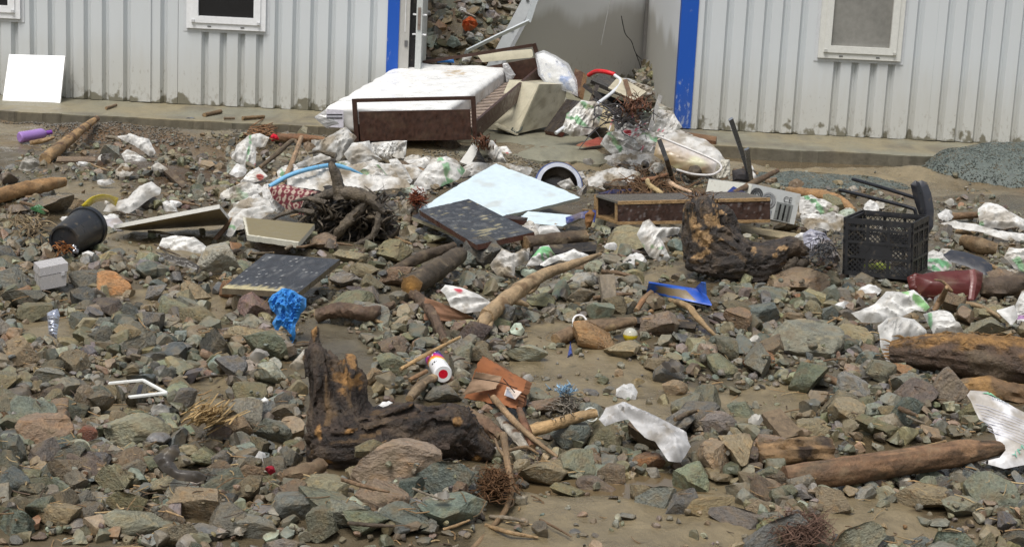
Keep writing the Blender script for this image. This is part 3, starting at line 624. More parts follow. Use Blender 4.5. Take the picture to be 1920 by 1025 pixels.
# mattress: an own box resting askew on the slats
NL, NR, FR, FL = D(609, 203, 13.02), D(832, 214, 12.99), D(951, 119, 14.62), D(762, 119, 14.7); th = .185
mt = empty('mattress', (float(NL[0] + .7), 13.8, .2), 'white quilted single mattress still wrapped in clear film, lying askew on the brown bed', 'mattress')
upn = nrm(np.cross(NR - NL, FL - NL)); 
if upn[2] < 0: upn = -upn
ctr = (NL + NR + FR + FL) / 4 - upn * th / 2; A = (NR - NL + FR - FL) / 4; B = (FL - NL + FR - NR) / 4
def matt(X):
    r = X - ctr; la, lb = np.linalg.norm(A), np.linalg.norm(B); x = r @ A / la; n2 = upn; bb = nrm(B - A * (B @ A) / (A @ A)); y = r @ bb; z = r @ n2
    x = x - y * (A @ B) / (la * lb) * 1.0; hb = lb * math.sqrt(1 - ((A @ B) / (la * lb)) ** 2)
    q = np.abs(np.stack([x, y, z], -1)) - (np.array([la, hb, th / 2]) - .03)
    d = np.linalg.norm(np.maximum(q, 0), axis=1) + np.minimum(q.max(1), 0) - .03
    sag = .0035 * np.sin(x * 24) * np.sin(y * 24) * (np.abs(z) > th * .3); seam = .006 * np.exp(-((np.abs(z) - th * .36) / .008) ** 2)
    film = .006 * ridge(np.stack([x * 6, y * 3.5, z * 5], -1), 3)
    return d + sag - seam - film
P8 = np.array([NL, NR, FR, FL]); lo = np.minimum(P8.min(0), (P8 - upn * th).min(0)) - .06; hi = np.maximum(P8.max(0), (P8 - upn * th).max(0)) + .06
V, F = sdf_mesh(matt, lo, hi, .018); q = V * 5; c = np.tile(WHITE * 1.04, (len(V), 1)); zz = (V - ctr) @ upn
c = mixc(c, np.array([.35, .36, .40]), .5 * np.exp(-((np.abs(zz) - th * .36) / .007) ** 2))
c = mixc(c, MUD * 1.8, .30 * sstep(.2, .6, fbm(q, 4)) * (zz < th * .3)); st = D(850, 128, 14.3); c = mixc(c, np.array([.55, .42, .25]), .8 * sstep(.02, .0, np.linalg.norm((V - st) * [.6, .45, 1], axis=1) - .05 + .05 * fbm(V * 18, 3)))
mk('cover', V, F, c, vmat('film_wrapped_quilting', .35, .12, 60, .05, .5), mt, 50)
dn = -upn
for (x0, y0, x1, y1, Yd, cc) in ((612, 203, 644, 240, 12.985, (.62, .6, .66)),):
    a, b, c_, d_ = D(x0, y1 - 2, Yd), D(x1, y1, Yd), D(x1, y0 + 4, Yd), D(x0, y0 + 2, Yd); mb = slab_mesh(MB(), [a, b, c_, d_], .004, cc, cc, nu=6, nv=6); 
    for (u0, v0, u1, v1, k) in ((613, 214, 642, 216, .05), (613, 221, 642, 222.5, .06), (613, 217, 642, 220, .45)): mb2 = slab_mesh(mb, [D(u0, v1, Yd - .004), D(u1, v1, Yd - .004), D(u1, v0, Yd - .004), D(u0, v0, Yd - .004)], .002, (k, k, k * 1.1), (k, k, k), nu=2, nv=2)
    mb.build('label_patch', M_CLOTH, mt)
fc = MB(); a = D(609, 203, 13.0); V, F, u, v, d, S = heap_mesh([(588, 220), (612, 204), (640, 207), (640, 238), (612, 240)], tilt=80, thick=.03, fold=.006, Yd=12.99, foot=(612, 240), seed=61); mk('film_end', V, F, (.72, .72, .72), M_FILM, mt, 50)
V, F, u, v, d, S = heap_mesh([(942, 120), (952, 118), (967, 141), (960, 152), (950, 156)], tilt=80, thick=.02, fold=.006, Yd=14.5, foot=(950, 156), seed=62); mk('film_end', V, F, (.72, .72, .72), M_FILM, mt, 50)

# cream metal cabinet tipped over behind the bed
CREAM = np.array([.50, .46, .34])
cb = empty('cabinet', D(985, 240, 14.2), 'cream metal cabinet tipped on its corner beside the brown bed, door ajar', 'cabinet')
c0, c1, c2, c3 = D(971, 251, 13.75), D(1048, 232, 14.2), D(1066, 158, 14.35), D(1012, 158, 13.95)
def cc_(u, v): return mixc(np.tile(CREAM, (len(u), 1)), MUD, .45 * sstep(-.1, .6, fbm(np.c_[u * 4, v * 4, 0 * u], 4) + .3 * (.5 - v)))
mb = slab_mesh(MB(), [c0, c1, c2, c3], .3, cc_, CREAM * .95, nu=20, nv=20); mb.build('body', vmat('cream_enamel', .4, .1, 60, .15, .45), cb, 30)
l0, l1, l2, l3 = D(936, 236, 13.9), D(970, 250, 13.73), D(1011, 158, 13.93), D(975, 160, 14.25)
mb = slab_mesh(MB(), [l0, l1, l2, l3], .02, cc_, CREAM, nu=20, nv=20); dr = mb.build('door', _mats['cream_enamel'], cb, 30)
dn_ = nrm(np.cross(l1 - l0, l3 - l0)); dn_ = dn_ if dn_ @ (EYE - l0) > 0 else -dn_; ec = D(967, 238, 13.76)
k = ((l0 - ec) @ dn_); ec = ec + dn_ * (k + .001)
mb = MB(); V, F = lathe(ec, ec + dn_ * .006, [(0, .05), (1, .05), (1, .038), (.4, .036), (.4, 0)], 20); mb.add(V, F, (.07, .08, .07))
for a in np.linspace(0, np.pi, 5, endpoint=False): 
    t1 = nrm(np.cross(dn_, (0, 0, 1))); t2 = np.cross(dn_, t1); dd = t1 * math.cos(a) + t2 * math.sin(a); V, F = bar(ec + dn_ * .004 - dd * .036, ec + dn_ * .004 + dd * .036, .006, .004, dn_); mb.add(V, F, (.45, .43, .33))
mb.build('emblem', M_PLASTIC, dr)
mb = slab_mesh(MB(), [D(926, 234, 13.75), D(971, 252, 13.7), D(975, 248, 13.9), D(934, 229, 13.95)], .012, CREAM * 1.1, CREAM * .8, nu=4, nv=4); mb.build('base_panel', _mats['cream_enamel'], cb)
o, _ = rag('cream_board', 'cream panel lying behind the mattress with a round grille on it', 'panel', [(893, 101), (998, 92), (1000, 108), (905, 117)], ex=False, mat=_mats['cream_enamel'], tilt=75, thick=.01, fold=0, Yd=14.85, jag=0, colfn=lambda u, v, d: np.tile(CREAM * 1.15, (len(u), 1)))
o, _ = rag('blue_jug', 'small blue plastic container behind the top edge of the mattress', 'container', [(820, 111), (835, 108), (850, 110), (852, 118), (820, 118)], ex=False, mat=M_PLASTIC, tilt=70, thick=.03, fold=.004, Yd=14.85, colfn=lambda u, v, d: np.tile((.04, .2, .55), (len(u), 1))); o.name = 'blue_container'
o, _ = rag('plastic_bag', 'small white bag knotted behind the mattress edge', 'bag', [(867, 103), (878, 100), (885, 107), (880, 117), (866, 116)], ex=False, tilt=70, thick=.04, fold=.01, Yd=14.85, mud=.1)
# pillow in a clear bag
pl = empty('pillow', D(1045, 175, 14.4), 'white pillow printed with blue flowers inside a clear plastic bag on the cream cabinet', 'pillow')
def pc(u, v, d):
    q = np.c_[u * 9, v * 9, 0 * u + 4]; c = np.tile(WHITE, (len(u), 1)); f = fbm(q, 3)
    c = mixc(c, np.array([.16, .26, .52]), sstep(.05, .32, f) * sstep(-.1, .5, pn(q * .45 + 9) + .35)); c = mixc(c, np.array([.04, .05, .12]), sstep(.42, .6, f)); return mixc(c, MUD * 1.6, .5 * sstep(.02, .16, -v + .12 + .06 * f))
V, F, u, v, d, S = heap_mesh([(1006, 102), (1020, 99), (1040, 108), (1062, 124), (1078, 152), (1082, 176), (1068, 170), (1046, 162), (1026, 155), (1014, 140)], tilt=65, thick=.13, fold=.008, ff=6, Yd=14.25, foot=(1050, 180), seed=71)
mk('cushion', V, F, pc(u, v, d), M_CLOTH, pl, 60)
V, F, u, v, d, S = heap_mesh([(1004, 100), (1020, 94), (1042, 104), (1066, 120), (1082, 150), (1084, 182), (1068, 174), (1044, 166), (1024, 159), (1010, 142)], tilt=65, thick=.15, fold=.008, ff=14, Yd=14.23, foot=(1050, 182), seed=72)
mk('clear_bag', V, F, (.85, .87, .9), vmat('clear_bag_film', .12, .1, 60, .02, .5, alpha=.22), pl, 50)
# bent white strip and other bits of trim
def strip(name, label, cat, pts, wx, wy, c, mat=None, up=(0, 0, 1)):
    mb = MB()
    for a, b in zip(pts[:-1], pts[1:]): V, F = bar(np.array(a), np.array(b), wx, wy, up); mb.add(V, F, c)
    return tag(mb.build(name, mat or M_PAINT), label, cat)
strip('door_trim', 'white bent metal strip hanging from the leaning wall above the bed', 'metal strip', [D(1013, -30, 15.9), D(990, 41, 15.9), D(932, 68, 15.6), D(873, 97, 15.3)], .05, .012, (.62, .66, .68), up=(0, .8, .6))
def hose(name, label, cat, pts, r, c, mat=None, ex=False, ns=10):
    P = [np.array(p) for p in pts]; V, F = tube(P, [r], ns, 9 * len(P)); o = mk(name, V, F, c, mat or M_PLASTIC, None, 60); return tag(o, label, cat)
hose('hose', 'short red hose arched over the wreckage in the doorway', 'hose', [D(1104, 141, 14.3), D(1118, 134, 14.2), D(1135, 135, 14.1), D(1153, 140, 14.05)], .018, (.62, .015, .02))
hose('pipe', 'thin white plastic pipe leaning across the wreckage, bent at its upper end', 'pipe', [D(1152, 141, 14.0), D(1164, 153, 13.95), D(1150, 172, 13.85), D(1110, 202, 13.6), D(1042, 250, 13.3)], .014, (.62, .64, .66))
# dark overturned drawer unit and boards
wk = empty('drawer_unit', D(1150, 230, 14.0), 'dark overturned drawer unit with an open front among sacks in the doorway', 'drawer unit')
DK = np.array([.03, .026, .022])
a, b, c_, d_ = D(1106, 138, 14.5), D(1212, 170, 14.15), D(1185, 250, 13.75), D(1085, 215, 14.1)
mb = slab_mesh(MB(), [D(1108, 150, 14.35), D(1198, 190, 13.95), D(1218, 178, 14.35), D(1128, 138, 14.7)], .03, wcol((.05, .045, .04), 4), DK, nu=12, nv=8); mb.build('top_board', M_WETBOARD, wk)
mb = slab_mesh(MB(), [D(1112, 162, 14.3), D(1190, 193, 13.92), D(1190, 198, 13.92), D(1112, 168, 14.3)], .02, (.34, .31, .23), (.3, .27, .2), nu=6, nv=3); mb.build('edge_strip', M_PAINT, wk)
mb = slab_mesh(MB(), [D(1090, 235, 14.35), D(1180, 258, 14.2), D(1192, 196, 14.3), D(1112, 168, 14.6)], .02, (.012, .011, .010), DK, nu=8, nv=8); mb.build('back_panel', M_WETBOARD, wk)
mb = slab_mesh(MB(), [D(1180, 258, 13.85), D(1205, 240, 14.3), D(1222, 180, 14.4), D(1196, 192, 13.95)], .02, (.05, .04, .035), DK, nu=8, nv=8); mb.build('side_panel', M_WETBOARD, wk)
def bend(name, label, cat, rows, c, mat=None, th=.008):  # curved sheet: rows of points
    R_ = [crom(np.array(r), 10) for r in rows]; V = np.concatenate(R_); n = 10; F = [(k * n + i, k * n + i + 1, (k + 1) * n + i + 1, (k + 1) * n + i) for k in range(len(rows) - 1) for i in range(n - 1)]
    o = mk(name, V, F, c, mat or M_CARD, None, 60); s = o.modifiers.new('thickness', 'SOLIDIFY'); s.thickness = th; return tag(o, label, cat)
bend('curved_board', 'beige curled board standing beside the white sack in the doorway', 'board', [[D(1108, 193, 13.9), D(1120, 215, 13.7), D(1112, 250, 13.55)], [D(1124, 192, 13.85), D(1148, 215, 13.6), D(1152, 246, 13.5)]], (.42, .35, .22))
o = slab_mesh(MB(), [D(1140, 165, 13.9), D(1190, 188, 13.7), D(1212, 172, 13.75), D(1160, 143, 14.0)], .02, wcol((.42, .38, .28), 9, 4, 4, .1, .3), (.4, .36, .28), nu=10, nv=10).build('beige_panel', M_PAINT); tag(o, 'beige broken panel resting on the dark drawer unit', 'panel')
o = slab_mesh(MB(), [D(1072, 176, 14.5), D(1086, 182, 14.4), D(1094, 136, 14.6), D(1078, 128, 14.7)], .05, (.10, .05, .03), (.28, .16, .08), nu=6, nv=6).build('wooden_drawer', M_WOOD); tag(o, 'small brown wooden drawer standing behind the bagged pillow', 'drawer')
o = slab_mesh(MB(), [D(1020, 245, 13.9), D(1048, 250, 13.75), D(1090, 190, 14.1), D(1062, 186, 14.25)], .05, wcol((.035, .028, .026), 2, 8, 8, .3, .3), (.10, .03, .02), nu=10, nv=10).build('dark_board', M_WETBOARD); tag(o, 'dark panel with a reddish edge leaning beside the cream cabinet', 'panel')
hp = [(1100, 150), (1120, 140), (1160, 143), (1200, 160), (1228, 178), (1225, 192), (1205, 175), (1160, 158), (1120, 158)]
rag('plastic_sheet', 'crumpled grey clear sheeting draped along the top of the dark drawer unit', 'plastic sheet', hp, base=(.42, .43, .43), mud=.45, ex=False, tilt=60, thick=.06, fold=.03, ff=14, Yd=14.1, base_=None) if 0 else rag('plastic_sheet', 'crumpled grey clear sheeting draped along the top of the dark drawer unit', 'plastic sheet', [(1155, 146), (1180, 148), (1205, 158), (1224, 165), (1220, 185), (1205, 176), (1180, 160)], base=np.array([.42, .43, .43]), mud=.45, ex=False, tilt=60, thick=.05, fold=.02, ff=14, Yd=13.95)

# left wall: white board
o = slab_mesh(MB(), [D(2, 207, 14.06), D(111, 210, 14.06), D(122, 105, 14.33), D(17, 102, 14.33)], .03, lambda u, v: mixc(np.tile((.86, .86, .86), (len(u), 1)), MUD * 2, .25 * sstep(.07, .02, v + .02 * pn(np.c_[u * 9, v, 0 * u]))), (.6, .6, .58), nu=24, nv=24).build('white_board', M_PAINT); tag(o, 'clean white square board leaning against the grey cabin wall', 'board')
# bright blue cloth etc. come later
# pale blue sheet of boarding
PB = np.array([.57, .67, .71])
def pbc(u, v): return mixc(np.tile(PB, (len(u), 1)), MUD * 2.2, .30 * sstep(.3, .8, fbm(np.c_[u * 4, v * 4, 0 * u + 2], 5)))
o = slab_mesh(MB(), [G(784, 392, .10), G(906, 415, .05), G(1090, 369, .12), G(931, 304, .26)], .02, pbc, (.50, .52, .45), nu=40, nv=40, warp=.012, chip=.05, seed=2).build('blue_board', M_PAINT); tag(o, 'large pale blue board lying tilted in the middle of the rubble', 'board')
o = slab_mesh(MB(), [G(962, 416, .05), G(1055, 424, .03), G(1096, 405, .06), G(990, 396, .09)], .018, pbc, (.5, .52, .48), nu=16, nv=12, chip=.05, seed=5).build('blue_board', M_PAINT); tag(o, 'smaller pale blue board piece poking out below the large pale blue board', 'board')
BLK = np.array([.035, .036, .040])
def blkc(seed, wear, spots=.5):
    def f(u, v):
        q = np.c_[u * 7, v * 7, 0 * u + seed]; c = np.asarray(BLK)[None] * (1 + .35 * fbm(q, 4))[:, None]
        c = mixc(c, np.array([.10, .10, .10]), .7 * sstep(.15, .5, fbm(np.c_[u * 14 + 3, v * 5, 0 * u + seed], 4)))
        c = mixc(c, np.array([.42, .36, .2]), wear(u, v, q)); return mixc(c, np.array([.5, .5, .48]), spots * sstep(.62, .7, fbm(np.c_[u * 34, v * 34, 0 * u + seed], 2)))
    return f
o = slab_mesh(MB(), [G(786, 394, .16), G(893, 459, .13), G(1002, 435, .13), G(879, 373, .22)], .03, blkc(3, lambda u, v, q: sstep(.35, .6, fbm(np.c_[u * 22, v * 3.5, 0 * u + 7], 4) + .5 * np.exp(-((u - .75) / .14) ** 2 - ((v - .4) / .3) ** 2) - .12) * .7), (.10, .04, .028), nu=60, nv=50, chip=.03, seed=8).build('black_board', M_WETBOARD); tag(o, 'black scuffed board with a red-brown edge lying on the pale blue board', 'board')
o = slab_mesh(MB(), [G(772, 406, .10), G(862, 442, .08), G(900, 430, .09), G(800, 392, .12)], .02, blkc(5, lambda u, v, q: 0 * u), (.42, .38, .26), nu=20, nv=16).build('black_board', M_WETBOARD); tag(o, 'second thin dark board sticking out beneath the red-edged black board', 'board')
o = slab_mesh(MB(), [G(940, 408, .12), G(984, 414, .10), G(990, 408, .12), G(950, 402, .13)], .03, (.05, .04, .04), (.10, .04, .03), nu=6, nv=4).build('dark_batten', M_WETBOARD); tag(o, 'short dark batten showing between the black board and the pale blue piece', 'batten')
exc((775, 395), (930, 300), (1095, 370), (1100, 425), (1000, 450), (890, 470))
o = slab_mesh(MB(), [G(416, 540, .12), G(560, 548, .12), G(638, 486, .19), G(498, 475, .19)], .028, blkc(9, lambda u, v, q: np.maximum(sstep(.13, .06, v + .09 * fbm(np.c_[u * 12, v * 6, 0 * u], 4)) * (u < .82), 0), .9), (.16, .13, .09), nu=60, nv=50, chip=.02, seed=3).build('black_board', M_WETBOARD); tag(o, 'black board with a bare yellow front edge propped on rocks above the blue rag', 'board')
exc((430, 545), (500, 475), (630, 485), (580, 560), (440, 560))
# propped white door panel
o = slab_mesh(MB(), [G(212, 424, .02), G(444, 402, .10), G(430, 390, .26), G(384, 389, .20)], .03, (.7, .7, .66), (.72, .71, .66), back=(.30, .26, .16), nu=10, nv=8) if 0 else None
P = [G(205, 430, .03), G(440, 405, .13), G(410, 388, .26)]
c4 = [G(212, 430, .03), G(350, 452, .0), G(441, 404, .16), G(408, 389, .25)]
def under(u, v): return mixc(np.tile((.33, .28, .17), (len(u), 1)), MUD, .4 * sstep(0, .5, fbm(np.c_[u * 5, v * 5, 0 * u], 4)))
wd = slab_mesh(MB(), [G(246, 433, .0), G(436, 421, .04), G(412, 391, .25), G(213, 429, .05)], .022, wcol((.30, .25, .155), 6, 4, 4, .2, .3), (.70, .69, .64), nu=16, nv=8)
o = wd.build('door_panel', M_PAINT); tag(o, 'cream door panel propped up at a slant behind the black bucket', 'door panel'); exc((205, 432), (405, 385), (445, 400), (440, 430), (300, 440))
# cream broken board by the root ball
o = slab_mesh(MB(), [G(463, 441, .11), G(560, 455, .10), G(590, 420, .13), G(455, 407, .16)], .03, lambda u, v: mixc(np.tile((.20, .165, .09), (len(u), 1)), np.array([.62, .59, .48]), np.maximum(sstep(.05, .02, u + .02 * pn(np.c_[u, v * 20, 0 * u])), sstep(.07, .03, v + .03 * pn(np.c_[u * 20, v, 0 * u])))), (.68, .66, .56), nu=40, nv=30, chip=.06, seed=4).build('cream_board', M_PAINT); tag(o, 'muddy cream-edged board lying in front of the burgundy cloth', 'board'); exc((455, 405), (560, 400), (560, 455), (463, 445))
# hollow door section
hb = empty('hollow_beam', G(1290, 425, .05), 'long hollow dark wooden box section with one open end, lying behind the dark stump', 'box section')
f0, f1, f2, f3 = D(1158, 421, 10.25), D(1444, 417, 10.12), D(1444, 371, 10.12), D(1158, 378, 10.25); ob = D(1114, 415, 10.42) - f0
TANW = np.array([.33, .21, .10])
def fw(u, v): return np.clip(np.array([.05, .028, .022])[None] * (1 + .6 * fbm(np.c_[u * 60, v * 3, 0 * u], 3))[:, None] + .10 * sstep(.35, .6, fbm(np.c_[u * 70, v * 4, 0 * u + 8], 3))[:, None], 0, 1)
ob = ob + np.array([0, .05, 0]); up = (f3 - f0); uz = up * .13
mb = slab_mesh(MB(), [f0 + uz, f1 + uz, f2 - uz, f3 - uz], .012, fw, TANW, nu=80, nv=16); mb.build('front_panel', M_WETBOARD, hb)
def tw_(u, v): return TANW[None] * (1 + .25 * fbm(np.c_[u * 6, v * 30, 0 * u], 3))[:, None]
slab_mesh(MB(), [f0 - [0, .004, 0], f1 - [0, .004, 0], f1 + uz - [0, .004, 0], f0 + uz - [0, .004, 0]], .02, tw_, TANW, nu=30, nv=4).build('bottom_batten', M_WOOD, hb)
slab_mesh(MB(), [f3 - uz - [0, .004, 0], f2 - uz - [0, .004, 0], f2 - [0, .004, 0], f3 - [0, .004, 0]], .02, tw_, TANW, nu=30, nv=4).build('top_batten', M_WOOD, hb)
yb = np.array([ob[0], ob[1], 0]); L_ = (f1 - f0)
for z0, nm, cc in ((f3 - np.array([0, 0, .012]), 'top_panel', (.10, .085, .065)), (f0, 'bottom_panel', TANW * .8)):
    V, F = boxv(z0 + np.array([0, .002, 0]), L_, yb, (0, 0, .011)); MB().add(V, F, cc).build(nm, M_WETBOARD, hb)
V, F = boxv(f0 + yb, L_, (0, .012, 0), up); MB().add(V, F, fw(np.zeros(8), np.zeros(8)) * .8).build('back_panel', M_WETBOARD, hb)
mb = MB(); yd = nrm(yb)
for s in (f0 + np.array([-.005, .02, 0]), f0 + yb * .92): V, F = boxv(s, (0.014, 0, 0), yd * .02, up); mb.add(V, F, TANW)
mb.build('end_batten', M_WOOD, hb); exc((1112, 370), (1160, 376), (1445, 368), (1445, 420), (1160, 428), (1112, 420))
# PC case
pcx = empty('computer_case', G(1430, 420, .02), 'pale grey desktop computer case lying on its side behind the hollow wooden box', 'computer case')
T0, T1, Bq, Lq = D(1413, 345, 10.55), D(1502, 364, 10.35), D(1489, 421, 10.33), D(1329, 335, 10.9)
GREY = np.array([.42, .43, .42]); a, b, c_ = T1 - T0, Bq - T1, Lq - T0
V, F = boxv(T0 + b, a, c_, -b); cm = vmat('grey_enamel', .4, .08, 80, .1, .4, dirt=.15)
mb = MB().add(V, F, GREY); mb.build('case', cm, pcx, 30)
fn = nrm(np.cross(a, b)); fn = fn if fn @ (EYE - T0) > 0 else -fn; sn = nrm(np.cross(c_, b)); sn = sn if sn @ (EYE - T0) > 0 else -sn
slab_mesh(MB(), [T0 + b * .98 + c_ * .02 + sn * .004, T0 + b * .98 + c_ * .98 + sn * .004, Lq + b * .02 - c_ * .02 + sn * .004, T0 + b * .02 + c_ * .02 + sn * .004], .003, (.70, .69, .62), (.6, .6, .55), nu=10, nv=8).build('side_cover', cm, pcx, 30)
mb = MB()
def rp(s, t, o=.003): return T0 + a * s + b * t + fn * o
for (s, t, r) in ((.12, .32, .042), (.38, .42, .05)):
    for rr in (1, .66, .33): V, F = lathe(rp(s, t), rp(s, t, .006), [(0, r * rr), (1, r * rr), (1, r * rr * .78), (0, r * rr * .78)], 22); mb.add(V, F, (.06, .06, .06) if s < .2 else (.3, .3, .3))
mb.build('vent', M_METAL, pcx)
mb = MB(); slab_mesh(mb, [rp(.56, .97, .002), rp(.90, .97, .002), rp(.90, .40, .002), rp(.56, .40, .002)], .001, (.22, .23, .22), (.2, .2, .2), nu=2, nv=2)
for s in (.63, .73, .82): slab_mesh(mb, [rp(s, .95, .004), rp(s + .035, .95, .004), rp(s + .035, .45, .004), rp(s, .45, .004)], .001, (.02, .02, .02) if s < .8 else (.08, .08, .08), (.02, .02, .02), nu=2, nv=2)
slab_mesh(mb, [rp(.12, .98, .002), rp(.5, .98, .002), rp(.5, .72, .002), rp(.12, .72, .002)], .001, (.28, .30, .32), (.2, .2, .2), nu=2, nv=2); mb.build('slot', M_METAL, pcx)
V, F = text_on('CE', rp(.68, .36), a, -b, .05, None, pcx, .004); mk('lettering', V, F, (.06, .06, .06), M_PAINT, pcx)
exc((1325, 333), (1505, 362), (1490, 425), (1325, 400))
o = slab_mesh(MB(), [D(1355, 367, 10.35), D(1408, 368, 10.3), D(1402, 363, 10.5), D(1375, 349, 10.5)], .02, (.015, .03, .16), (.01, .02, .12), nu=6, nv=6).build('folder', M_PLASTIC); tag(o, 'dark blue folder standing on the hollow box in front of the computer case', 'folder')
strip('metal_bar', 'tall grey metal bar standing upright behind the computer case', 'metal bar', [G(1408, 336, .05), D(1370, 223, 10.9)], .03, .012, (.16, .18, .21), M_METAL, (0, 1, 0))
strip('metal_bar', 'shorter grey metal bar standing beside the tall one', 'metal bar', [G(1409, 342, .05), D(1400, 279, 10.8)], .03, .012, (.16, .18, .21), M_METAL, (0, 1, 0))
# white basin-like tub with film
def tub(u, v, d): 
    c = np.tile(np.array([.66, .63, .62]), (len(u), 1)); q = np.c_[u * 8, v * 8, 0 * u]; c = mixc(c, np.array([.33, .24, .13]), sstep(.05, -.2, v - .26 + u * .55 + .08 * fbm(q, 3))); c = mixc(c, np.array([.6, .6, .35]), .6 * sstep(.35, .5, pn(q * .6 + 7))); return mixc(c, np.array([.5, .15, .12]), .6 * sstep(.5, .6, pn(q + 3)))
tb = empty('suitcase', G(1300, 335, .1), 'white plastic-lined case burst open, its muddy side facing forwards', 'case')
V, F, u, v, d, S = heap_mesh([(1233, 258), (1262, 268), (1345, 304), (1340, 325), (1300, 325), (1270, 318), (1240, 300), (1226, 292)], tilt=62, thick=.1, fold=.008, lift=.06, foot=(1280, 333), seed=81); mk('muddy_side', V, F, tub(u, v, d), M_PLASTIC, tb, 50)
V, F, u, v, d, S = heap_mesh([(1240, 256), (1262, 248), (1300, 256), (1322, 262), (1345, 280), (1360, 300), (1345, 306), (1265, 272)], tilt=25, thick=.08, fold=.015, Yd=12.25, foot=(1300, 306), seed=82); mk('lining', V, F, sack_col(u, v, WHITE, (), .15, 3), M_SACK, tb, 50)
P = [D(1233, 256, 11.9), D(1262, 267, 11.75), D(1347, 305, 11.6), D(1340, 326, 11.5), D(1302, 327, 11.5), D(1268, 318, 11.5)]; V, F = tube(P, [.008], 8, 50); mk('rim', V, F, (.6, .58, .56), M_PLASTIC, tb, 60)
exc((1226, 262), (1360, 300), (1345, 335), (1230, 330))
strip('black_strap', 'black rubber strap standing in front of the burst white case', 'strap', [D(1236, 262, 11.45), D(1250, 300, 11.4), G(1262, 340, .03)], .03, .012, (.012, .012, .013), M_PLASTIC, (0, 1, 0))
rag('cloth_bag', 'off-white cloth bag slumped between the burst case and the computer case', 'bag', [(1337, 330), (1345, 306), (1352, 299), (1368, 300), (1370, 318), (1368, 338), (1345, 338)], base=np.array([.60, .58, .5]), mud=.2, tilt=70, thick=.06, fold=.02, ff=10, ang=80, lift=.08)
rag('black_bag', 'black bag with straps beside the grey metal bars', 'bag', [(1372, 320), (1392, 316), (1404, 326), (1405, 342), (1374, 340)], base=np.array([.03, .033, .045]), mud=.05, mat=M_CLOTH, tilt=60, thick=.06, fold=.012, lift=.06)
rag('plastic_cup', 'small white cup lying at the foot of the grey metal bars', 'cup', [(1399, 315), (1410, 310), (1414, 318), (1408, 324), (1400, 322)], mud=.05, mat=M_PLASTIC, tilt=60, thick=.04, fold=.002, lift=.1, ex=False)
# brown plank on the slab by the right post
o = slab_mesh(MB(), [D(1268, 254, 13.7), D(1342, 265, 13.5), D(1344, 256, 13.62), D(1275, 246, 13.85)], .05, wcol((.16, .085, .04), 3, 4, 20, .3, .2), (.12, .06, .03), nu=16, nv=6).build('plank', M_WOOD); tag(o, 'brown plank lying on the slab below the blue post, beside the burst case', 'plank')

# crate
cr = empty('crate', G(1650, 520, .0), 'black plastic lattice crate standing upright on the mud', 'crate')
cf0, cf1 = G(1583, 514, .03), G(1706, 525, .03); ca = cf1 - cf0; cbk = G(1732, 510, .03) - cf1; cbk = cbk * (.30 / np.linalg.norm(cbk)); 
if cbk[1] < .2: cbk = np.array([.10, .27, 0])
hgt_ = .285; cz = np.array([-.012, .03, hgt_]); CB = np.array([.016, .016, .018])
def wallside(o, a, seed):
    mb = MB(); L = np.linalg.norm(a); d = a / L; n = nrm(np.cross(d, cz)); 
    for t, hh in ((0.0, .022), (.33, .014), (.60, .014), (.84, .014), (.955, .03)): V, F = boxv(o + cz * t, a, n * .012, nrm(cz) * hh); mb.add(V, F, CB)
    for s in np.linspace(0, L - .016, 4): V, F = boxv(o + d * s + n * .001, d * .016, n * .010, cz); mb.add(V, F, CB)
    for t0, t1 in ((.07, .33), (.38, .6), (.65, .84), (.88, .95)):
        h = (t1 - t0) * hgt_; stp = .026
        if t0 == .38 : V, F = boxv(o + cz * t0 + d * L * .22 + n * .003, d * L * .5, n * .006, cz * (t1 - t0)); mb.add(V, F, CB)
        for k in np.arange(-h, L, stp):
            for sg in (0, 1):
                x0, x1 = k, k + h; z0, z1 = 0, h
                if x0 < 0: z0 = -x0; x0 = 0
                if x1 > L: z1 = h - (x1 - L); x1 = L
                if z1 - z0 < .004: continue
                if sg: x0, x1 = L - x0, L - x1
                p, q = o + cz * t0 + d * x0 + nrm(cz) * z0 + n * .004, o + cz * t0 + d * x1 + nrm(cz) * z1 + n * .004
                V, F = bar(p, q, .0045, .006, n); mb.add(V, F, mixc(CB, MUD, .25) if random.random() < .25 else CB)
    mb.build('side_wall', M_PLASTIC, cr)
wallside(cf0, ca, 1); wallside(cf1, cbk, 2); wallside(cf1 + cbk, -ca, 3); wallside(cf0 + cbk, -cbk, 4)
V, F = boxv(cf0, ca, cbk, (0, 0, .012)); MB().add(V, F, CB).build('base', M_PLASTIC, cr)
mb = MB()
for o_, a_ in ((cf0, ca), (cf1, cbk), (cf1 + cbk, -ca), (cf0 + cbk, -cbk)): V, F = bar(o_ + cz, o_ + a_ + cz, .022, .014); mb.add(V, F, CB * 1.4)
mb.build('rim', M_PLASTIC, cr, 30); exc((1578, 400), (1745, 400), (1738, 520), (1700, 530), (1575, 520))
rag('green_litter', 'bright yellow-green wrapper lying inside the black crate', 'wrapper', [(1620, 497), (1650, 492), (1670, 496), (1668, 505), (1622, 506)], base=np.array([.45, .55, .08]), tilt=20, thick=.02, fold=.01, lift=.05, mud=.2, ex=False)
